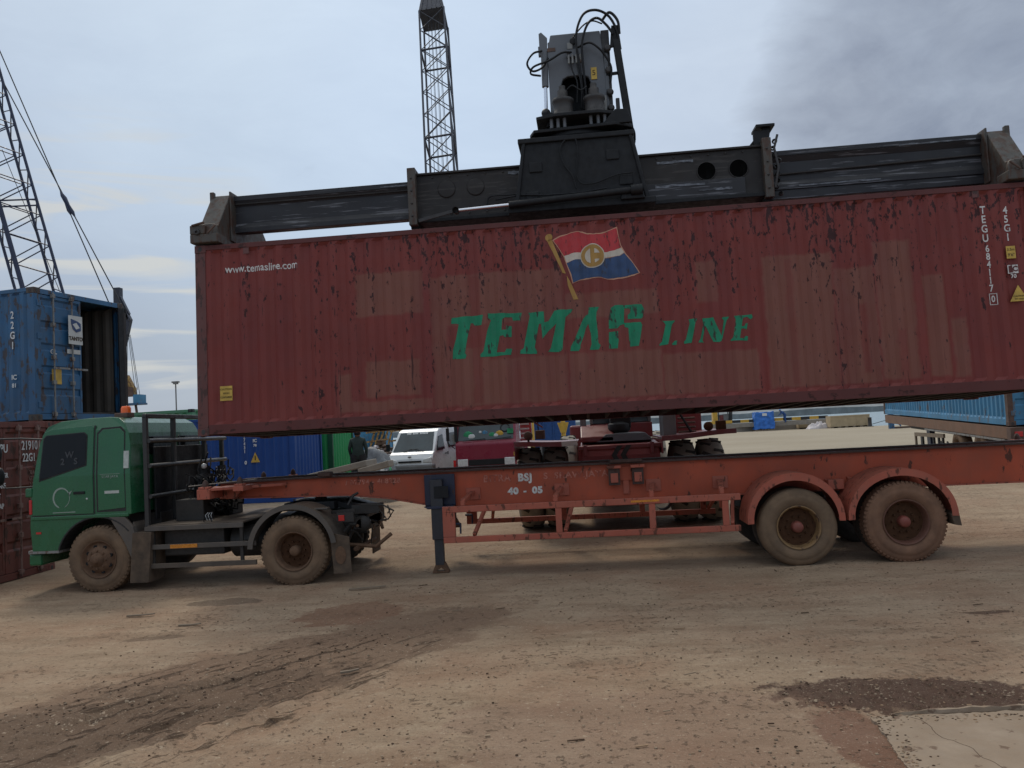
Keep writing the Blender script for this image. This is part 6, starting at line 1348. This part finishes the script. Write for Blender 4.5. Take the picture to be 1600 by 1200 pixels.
# people
def figure(name, loc, joints, edges, radii, label, mats, hat=None, rz=0., head=(0, 0, 1.62)):
    e = empty(name, loc, label, 'person', rz=rz)
    me = bpy.data.meshes.new('body'); me.from_pydata(joints, edges, []); me.materials.append(M[mats[0]]); o = bpy.data.objects.new('body', me); COL.objects.link(o); o.parent = e
    sk = o.modifiers.new('skin', 'SKIN'); sk.use_smooth_shade = True; lay = me.skin_vertices
    if not lay:
        bm = bmesh.new(); bm.from_mesh(me); bm.verts.layers.skin.verify(); bm.to_mesh(me); bm.free(); lay = me.skin_vertices
    for i, r in enumerate(radii): lay[0].data[i].radius = (r, r)
    lay[0].data[0].use_root = True
    ss = o.modifiers.new('sub', 'SUBSURF'); ss.levels = 2; ss.render_levels = 2
    h = Vector(head)
    mb = MB(); mb.ico(h, .105, 'skin', 3, (.78, .92, 1.12)); mb.ico(h+Vector((0, -.095, -.01)), .02, 'skin', 2, (.8, 1, 1.2))
    for s in (-1, 1): mb.ico(h+Vector((.083*s, 0, 0)), .022, 'skin', 2, (.4, .9, 1.3)); mb.ico(h+Vector((.033*s, -.088, .02)), .012, 'black', 2)
    mb.box(h+Vector((-.025, -.098, -.055)), h+Vector((.025, -.088, -.047)), 'rim_dark'); mb.build('head', e)
    mb = MB(); mb.ico(h+Vector((0, .012, .03)), .112, hat or 'black', 3, (.82, .96, 1.02 if not hat else 1.05)); 
    if hat: mb.lathe([(.10, .0), (.145, -.01), (.145, -.02), (.1, -.015)], h+Vector((0, -.01, .05)), (0, 0, 1), hat, 20)
    mb.build('hair' if not hat else 'helmet', e)
    return e
J = [(0, 0, .95), (0, 0, 1.15), (0, 0, 1.38), (0, 0, 1.50), (0, -.01, 1.58), (-.19, 0, 1.42), (-.27, .02, 1.16), (-.25, -.06, .92), (-.25, -.08, .84), (.19, 0, 1.42), (.27, .02, 1.16), (.24, -.08, .93), (.23, -.11, .85), (-.10, 0, .90), (-.12, -.02, .50), (-.13, .02, .09), (-.13, -.13, .04), (.10, 0, .90), (.12, -.02, .50), (.13, .02, .09), (.13, -.13, .04)]
Ed = [(0, 1), (1, 2), (2, 3), (3, 4), (2, 5), (5, 6), (6, 7), (7, 8), (2, 9), (9, 10), (10, 11), (11, 12), (0, 13), (13, 14), (14, 15), (15, 16), (0, 17), (17, 18), (18, 19), (19, 20)]
Rd = [.155, .150, .165, .07, .055, .075, .052, .040, .035, .075, .052, .040, .035, .11, .075, .05, .045, .11, .075, .05, .045]
def person_parts(p, cm):      # trousers over the legs
    bm_ = MB()
    for s in (-1, 1): bm_.tube([(.08*s, 0, .97), (.10*s, 0, .88), (.12*s, -.02, .50), (.13*s, .02, .12)], [.13, .125, .09, .065], cm, 12)
    bm_.build('trousers', p)
JP = [(p[0]*.84 if 5 <= i <= 12 else p[0], p[1], p[2]) for i, p in enumerate(J)]
p1_ = figure('person', (-7.02, 24.0, .60), JP, Ed, Rd, 'man in a dark green jacket seen from behind beside the green container', ('cloth_d',), rz=R(190)); person_parts(p1_, 'cloth_k'); p1_.scale = (1.12, 1.15, 1.0)
J2 = [(0, .0, .92), (0, -.14, 1.08), (0, -.33, 1.24), (0, -.42, 1.31), (0, -.47, 1.36), (-.19, -.30, 1.24), (-.28, -.42, 1.02), (-.24, -.60, .90), (-.22, -.68, .86), (.19, -.30, 1.24), (.30, -.42, 1.05), (.26, -.62, .95), (.24, -.70, .92)]+J[13:]
p2_ = figure('person', (22.3, 93.2, 1.15), J2, Ed, Rd, 'worker in blue overalls and helmet bending over beside the blue wrapped pallet load', ('cloth_b',), hat='helmet', rz=R(-80), head=(0, -.53, 1.42)); person_parts(p2_, 'cloth_b')

# heap the man stands on, planks, sheets and nets
def heap(name, c, r, h, mats, label, cat, seed, n=60, kind=None):
    rnd = random.Random(seed); mb = MB()
    for i in range(n):
        a = rnd.uniform(0, 6.28); q = rnd.random()**.6; x, y = c[0]+r[0]*q*math.cos(a), c[1]+r[1]*q*math.sin(a); z = c[2]+h*(1-q)*rnd.uniform(.5, 1)
        mb.ico((x, y, z), rnd.uniform(.10, .26), rnd.choice(mats), 1, (1.3, 1.1, .6), .3, rnd)
    mb.prism([(c[0]+r[0]*math.cos(k*.524), c[1]+r[1]*math.sin(k*.524)) for k in range(12)], c[2]-.1, c[2]+h*.3, mats[0], 'xy')
    return tag(mb.build(name), label, cat, kind=kind)
heap('rubble_heap', (-7.0, 24.2, .32), (1.1, .9), .42, ('concrete', 'stone', 'plank'), 'low rubble heap under the man in the dark jacket', 'rubble heap', 1)
def crumpled(name, x0, x1, y0, y1, z, h, m, label, seed, cat='tarpaulin', stripes=0):
    rnd = random.Random(seed); nx, ny = 34, 18; vs = []; mb = MB()
    for j in range(ny+1):
        for i in range(nx+1):
            u, v = i/nx, j/ny; x = x0+(x1-x0)*u; y = y0+(y1-y0)*v
            e = math.sin(math.pi*u)**.5*math.sin(math.pi*v)**.5
            f = abs(noise.noise((u*6+seed, v*4, seed)))*1.1+.5*abs(noise.noise((u*15, v*11+seed, 2)))
            if stripes: f = .35+.5*abs(math.sin(v*stripes+u*3))*(1-u*.7)
            vs.append((x+.05*noise.noise((u*9, v*9, 3)), y, z+h*e*(.35+f)))
    vs += [(v[0], v[1], z-.03) for v in vs]; n = (nx+1)*(ny+1)
    fs = [(j*(nx+1)+i, j*(nx+1)+i+1, (j+1)*(nx+1)+i+1, (j+1)*(nx+1)+i) for j in range(ny) for i in range(nx)]
    fs += [tuple(q+n for q in reversed(f)) for f in fs]
    rim = [i for i in range(nx+1)]+[(j)*(nx+1)+nx for j in range(1, ny+1)]+[ny*(nx+1)+i for i in range(nx-1, -1, -1)]+[j*(nx+1) for j in range(ny-1, 0, -1)]
    fs += [(a, b_, b_+n, a+n) for a, b_ in zip(rim, rim[1:]+rim[:1])]
    mb.add(vs, fs, m, True); return tag(mb.build(name), label, cat)
crumpled('tarpaulin', -7.75, -6.2, 25.2, 26.6, .32, 1.45, 'tarp_gr', 'grey folded tarpaulin sheets heaped beside the green container', 5, stripes=9)
crumpled('tarpaulin', -7.6, -5.9, 23.6, 25.2, .6, .55, 'tarp_p', 'pale grey crumpled sheet lying on the concrete slabs left of the van', 8)
crumpled('net', -6.9, -5.9, 24.6, 25.6, .45, .55, 'tarp_g', 'crumpled green net lying by the front of the white van', 12, 'net')
mb = MB()
def slabp(poly, z0, z1, lab, m='concrete', cat='concrete slab'):
    return tag(MB().prism(poly, z0, z1, m, 'xy').build('concrete_slab', bevel=.02), lab, cat, 'concrete slabs stacked by the van')
def leaning(xa, za, xb, zb, y0, y1, th, lab):      # slab propped up at its right end
    tag(MB().prism([(xa, za), (xb, zb), (xb+.02, zb-th), (xa, za-th)], y0, y1, 'concrete').build('concrete_slab', bevel=.02), lab, 'concrete slab', 'concrete slabs propped beside the van')
leaning(-8.2, 1.08, -6.08, 1.47, 21.5, 22.6, .17, 'long beige slab propped at a slant below the grey sheets, left of the van')
leaning(-6.15, 1.26, -5.31, 1.45, 20.9, 21.45, .17, 'short beige slab propped at a slant, nearest to the white van bumper')
heap('rubble_heap', (-6.75, 21.9, .25), (1.5, .9), .75, ('concrete', 'stone', 'plank'), 'rubble heap holding up the slanted beige slabs', 'rubble heap', 9, 90)
# blocks of yard clutter far left of the van and beyond the crimson truck
heap('scrap_heap', (-13.6, 52, .32), (2.2, 1.6), 1.5, ('scrap', 'tarp_w', 'scrap', 'dark_stone'), 'distant scrap heap in front of the yellow steel frames', 'scrap heap', 5, 160)
def lattice_piece(x, y, w, h, lab, tilt):
    mb = MB()
    for k in range(5): mb.bar((x+k*w/5, y, .3), (x+k*w/5+tilt, y+.3, h), .14, .14, 'rust_y')
    for z in (.9, 1.7, 2.4): mb.bar((x, y+.1, z), (x+w, y+.1, z+.15), .12, .12, 'rust_y' if z > 1 else 'scrap')
    tag(mb.build('scrap_gantry'), lab, 'scrap steel', 'yellow steel frames by the scrap')
lattice_piece(-16.9, 60, 1.7, 3.0, 'yellow rusty steel frame directly right of the distant blue container', .8); lattice_piece(-14.3, 57, 1.6, 3.0, 'yellow rusty steel frame nearest to the white van roof', 1.0)
MB_ = MB().box((-19.3, 59.5, .3), (-18.5, 60.3, 2.9), 'yellow').box((-18.45, 59.4, .3), (-18.2, 60, 2.6), 'black').build('steel_cabinet', bevel=.03); tag(MB_, 'yellow and black steel cabinet left of the distant blue container', 'cabinet')
# blue skip boxes and yellow posts between crimson truck and stacker
def skip(x, y, w, h, lab):
    e = empty('waste_skip', (x, y, .32), lab, 'skip'); mb = MB(); mb.box((0, 0, .1), (w, 2.0, h), 'cloth_b')
    for k in range(int(w/.5)): mb.box((.15+k*.5, -.06, .12), (.22+k*.5, 0, h-.1), 'cloth_b')
    mb.box((-.04, -.05, h-.08), (w+.04, 2.05, h), 'blue_c'); mb.build('body', e, .02)
skip(-2.9, 40.5, 2.3, 2.5, 'dark blue steel skip behind the yellow posts, beyond the crimson truck')
for (x, lab) in ((-2.42, 'yellow post nearest to the crimson truck'), (-1.05, 'yellow post with a broader head, nearest to the reach stacker')):
    e = empty('yellow_post', (x, 35, .32), lab, 'post', 'yellow posts before the blue skip'); MB().lathe([(.10, 0), (.10, 2.1), (.07, 2.16), (.001, 2.16)], (0, 0, 0), (0, 0, 1), 'yellow', 12).build('post', e)
    if x > -2: MB().prism([(-.25, 1.95), (.25, 1.95), (.12, 1.5), (-.12, 1.5)], -.12, -.08, 'yellow').build('sign_plate', e)
    MB().box((-.2, -.2, 0), (.2, .2, .12), 'concrete').build('base', e, .02)
e = empty('generator', (-2.0, 33, .32), 'pale grey machine box standing between the two yellow posts', 'generator'); MB().box((0, 0, .2), (.8, .9, 1.2), 'grey').build('housing', e, .05); MB().box((.1, -.03, .5), (.5, 0, 1.0), 'black').build('vent', e); MB().box((.05, .05, 0), (.75, .85, .2), 'chassis').build('skid', e)
# ---- quay with barrier, pallets, crate, bollard
def qz(x, y): return .32
def striped(p, q, n, lab):
    p, q = Vector(p), Vector(q); mb = MB()
    for k in range(n): mb.bar(p.lerp(q, k/n), p.lerp(q, (k+1)/n), .34, .34, 'yellow' if k % 2 == 0 else 'yb_black')
    mb.bar(p+Vector((0, .3, -.45)), q+Vector((0, .3, -.45)), .9, .5, 'concrete')
    tag(mb.build('barrier_beam'), lab, 'barrier')
striped((14.2, 96.4, 1.55), (26.6, 91.8, 1.55), 14, 'yellow and black striped barrier beam along the quay edge')
w_ = MB(); w_.box((15.0, 95.2, .32), (26.2, 95.7, 1.18), 'concrete'); ow = w_.build('quay_kerb'); tag(ow, 'low grey concrete kerb wall below the striped barrier', 'kerb wall')
e = empty('wrapped_pallet', (20.1, 94.2, .32), 'load wrapped in bright blue plastic, standing on the quay', 'pallet load')
def crump(bm):
    bmesh.ops.subdivide_edges(bm, edges=bm.edges[:], cuts=12, use_grid_fill=True)
    for v in bm.verts: v.co += Vector((noise.noise(v.co*2.2), noise.noise(v.co*2.2+Vector((5, 0, 0))), noise.noise(v.co*2.5+Vector((0, 5, 0)))))*.10
MB().box((-1.05, -.9, .22), (1.05, .9, 2.15), 'tarp_b').build('blue_wrap', e, fn=crump); MB().box((-.28, -1.06, 1.72), (.22, -1.02, 2.02), 'white_blue').build('label', e)
mb = MB()
for y in (-.9, 0, .85): mb.box((-1.1, y-.05, 0), (1.1, y+.08, .12), 'plank')
for k in range(7): mb.box((-1.1+k*.33, -.95, .12), (-.9+k*.33, .95, .18), 'plank')
mb.build('pallet', e)
def crate(x, y, w, d, h, lab):
    e = empty('wooden_crate', (x, y, .30), lab, 'crate'); mb = MB(); mb.box((0, 0, .16), (w, d, h), 'crate')
    for k in range(int(w/.9)+1): mb.box((min(k*.9, w-.12), -.03, .17), (min(k*.9, w-.12)+.12, 0, h), 'crate')
    mb.box((0, -.04, h-.12), (w, -.0, h+.01), 'crate'); mb.build('case', e, .01)
    mb = MB()
    for k in range(6): mb.box((k*(w-.3)/5, 0, 0), (k*(w-.3)/5+.3, d, .15), 'plank')
    mb.build('skid', e)
crate(25.9, 88.6, 4.1, 1.6, 1.33, 'long pale plywood crate on skids beside the water')
crate(23.9, 93.9, 1.0, 1.0, 1.35, 'small pale pallet stack between the kerb wall and the white sheet')
crumpled('tarpaulin', 23.9, 27.0, 89.8, 91.2, .32, .85, 'tarp_w', 'white sheet draped over a low heap beside the plywood crate', 21)
e = empty('bollard', (29.5, 87.2, .32), 'dark mooring bollard standing alone on the quay edge', 'bollard'); MB().lathe([(.22, 0), (.22, .1), (.19, .15), (.19, .92), (.22, .97), (.001, .97)], (0, 0, 0), (0, 0, 1), 'dark', 16).build('post', e)
MB().lathe([(.36, 0), (.36, .06), (.001, .06)], (0, 0, 0), (0, 0, 1), 'dark', 16).build('base', e)
e = empty('mooring_buoy', (31.4, 87.4, .32), 'small dark float on a line between bollard and blue gangway frame', 'buoy'); MB().ico((0, 0, .62), .15, 'black', 2).build('float', e); MB().tube([(-1.6, 0, .25), (0, 0, .62), (1.5, 0, .95)], .03, 'wire', 5).build('line', e)
e = empty('gangway_frame', (26.4, 73.2, .32), 'blue steel frame with open base standing at the water, left of the loaded trailer', 'steel frame')
mb = MB(); mb.box((0, 0, 0), (.42, .3, 3.2), 'blue_c'); mb.box((.42, 0, .0), (3.6, .3, .16), 'scrap'); mb.box((2.6, 0, .16), (2.75, .3, 1.2), 'blue_c'); mb.bar((.4, .1, .9), (1.0, .1, .2), .12, .1, 'blue_c'); mb.box((1.7, 0, .16), (1.9, .2, 1.1), 'black'); mb.build('frame', e, .01)
# forklift far away
e = empty('forklift', (15.9, 97.5, .32), 'small yellow and black forklift parked behind the striped barrier', 'forklift')
mb = MB(); mb.box((-.9, 0, .4), (-.35, 1.2, 2.55), 'yellow'); mb.box((-.35, 0, .5), (1.2, 1.2, 1.25), 'yb_black'); mb.build('body', e, .05)
mb = MB(); mb.bar((1.15, .1, .3), (1.35, .1, 2.6), .14, .14, 'yb_black'); mb.bar((1.15, 1.1, .3), (1.35, 1.1, 2.6), .14, .14, 'yb_black'); mb.box((1.2, .1, 2.4), (1.4, 1.1, 2.55), 'yb_black'); mb.build('mast', e)
mb = MB()
for x in (-.3, .95): mb.bar((x, .1, 1.2), (x+.1, .1, 2.5), .1, .1, 'yb_black'); mb.bar((x, 1.1, 1.2), (x+.1, 1.1, 2.5), .1, .1, 'yb_black')
mb.box((-.35, 0, 2.5), (1.15, 1.2, 2.62), 'yb_black'); mb.box((-.1, .3, 1.2), (.35, .8, 2.1), 'stk_red'); mb.box((.35, .2, 1.2), (1.0, 1.0, 2.2), 'grey'); mb.build('overhead_guard', e)
for x in (-.55, .85): MB().lathe([(.001, 0), (.33, 0), (.36, .04), (.36, .22), (.001, .25)], (x, -.08, .36), (0, 1, 0), 'tyre_dark', 20).build('wheel', e)

# ---- second trailer at the right with its blue container
TL = wthing('semi_trailer', (10.28, 20, .30), 'grey-brown trailer standing end-on at the right under a faded blue container', 'trailer')
tl = []
def T2(bm):       # its deck rises slightly away from the camera
    for v in bm.verts: v.co.z += (v.co.y-20)*.030*(1 if v.co.z > .95 else 0)
mb = MB(); mb.box((10.30, 20.0, 1.20), (10.55, 32.2, 1.50), 'deck_brown'); mb.box((12.4, 20.0, 1.20), (12.65, 32.2, 1.50), 'deck_brown')
for y in (20.0, 23, 26, 29, 31.9): mb.box((10.55, y, 1.22), (12.4, y+.25, 1.46), 'scrap')
mb.box((10.9, 20.2, 1.0), (11.1, 31, 1.2), 'chassis'); mb.box((11.8, 20.2, 1.0), (12, 31, 1.2), 'chassis'); mb.build('deck_frame', TL, .01, fn=T2)
MB().box((10.28, 20.4, 1.14), (10.34, 27, 1.19), 'galv').build('edge_strip', TL, fn=T2)
mb = MB(); mb.box((10.3, 25.2, 1.13), (10.36, 28.3, 1.25), 'plank'); mb.box((10.3, 25.2, .58), (10.36, 28.3, .70), 'plank'); mb.box((10.3, 28.2, .70), (10.36, 28.3, 1.13), 'plank'); mb.box((10.30, 27.4, .70), (10.36, 27.6, 1.13), 'chassis')
for y in (26.2, 25.7, 25.3): mb.box((10.3, y, .7), (10.36, y+.08, 1.13), 'chassis')
mb.bar((10.33, 25.1, .62), (10.33, 25.6, 1.02), .04, .04, 'chassis'); mb.bar((10.33, 24.4, .62), (10.33, 24.95, 1.02), .04, .04, 'chassis'); mb.build('side_guard', TL)
mb = MB(); mb.box((10.35, 26.7, .55), (10.5, 27.05, 1.62), 'navy'); mb.box((10.38, 26.78, .32), (10.46, 26.97, .55), 'chassis'); mb.build('landing_leg', TL)
for y in (22.2, 24.0):
    for x in (10.30, 12.25):
        mb = MB(); mb.lathe([(.26, .10), (.28, .01), (.40, -.01), (.50, .02), (.52, .07), (.52, .23), (.50, .28), (.28, .3)], (x, y, .84), (1, 0, 0), 'tyre_grey', 36); mb.lathe([(.28, .04), (.24, .10), (.1, .14), (.1, .03), (.001, .02)], (x, y, .84), (1, 0, 0), 'rim_dust', 24); mb.build('wheel', TL)
mb = MB(); mb.box((10.2, 19.75, 1.0), (12.7, 20.0, 1.5), 'scrap'); mb.box((10.25, 19.8, .75), (10.4, 19.95, 1.0), 'chassis'); mb.box((10.28, 19.73, 1.28), (10.45, 19.76, 1.40), 'refl_r'); mb.box((10.2, 19.8, .65), (12.7, 19.9, .8), 'galv'); mb.build('rear_bumper', TL, .01)
rc = empty('shipping_container', (12.7, 20.05, 1.535), 'long faded blue container riding on the trailer at the right edge', 'shipping container', rz=R(90))
container(rc, 12.19, 2.59, 2.438, 'blue_pale', doors=-1, casts='scrap', post_m='scrap', rail_m='blue_pale')
Q = Matrix.Translation((9.95, 20, 0)) @ Matrix.Rotation(R(-6.9), 4, 'Z') @ Matrix.Translation((-10.28, -20, 0))
rc.matrix_world = Q @ Matrix.Translation((12.72, 20.05, 1.53)) @ Matrix.Rotation(R(90), 4, 'Z') @ Matrix.Rotation(R(-1.75), 4, 'Y')
TL.location = (9.95, 20, .30); TL.rotation_euler = (0, 0, R(-6.9))
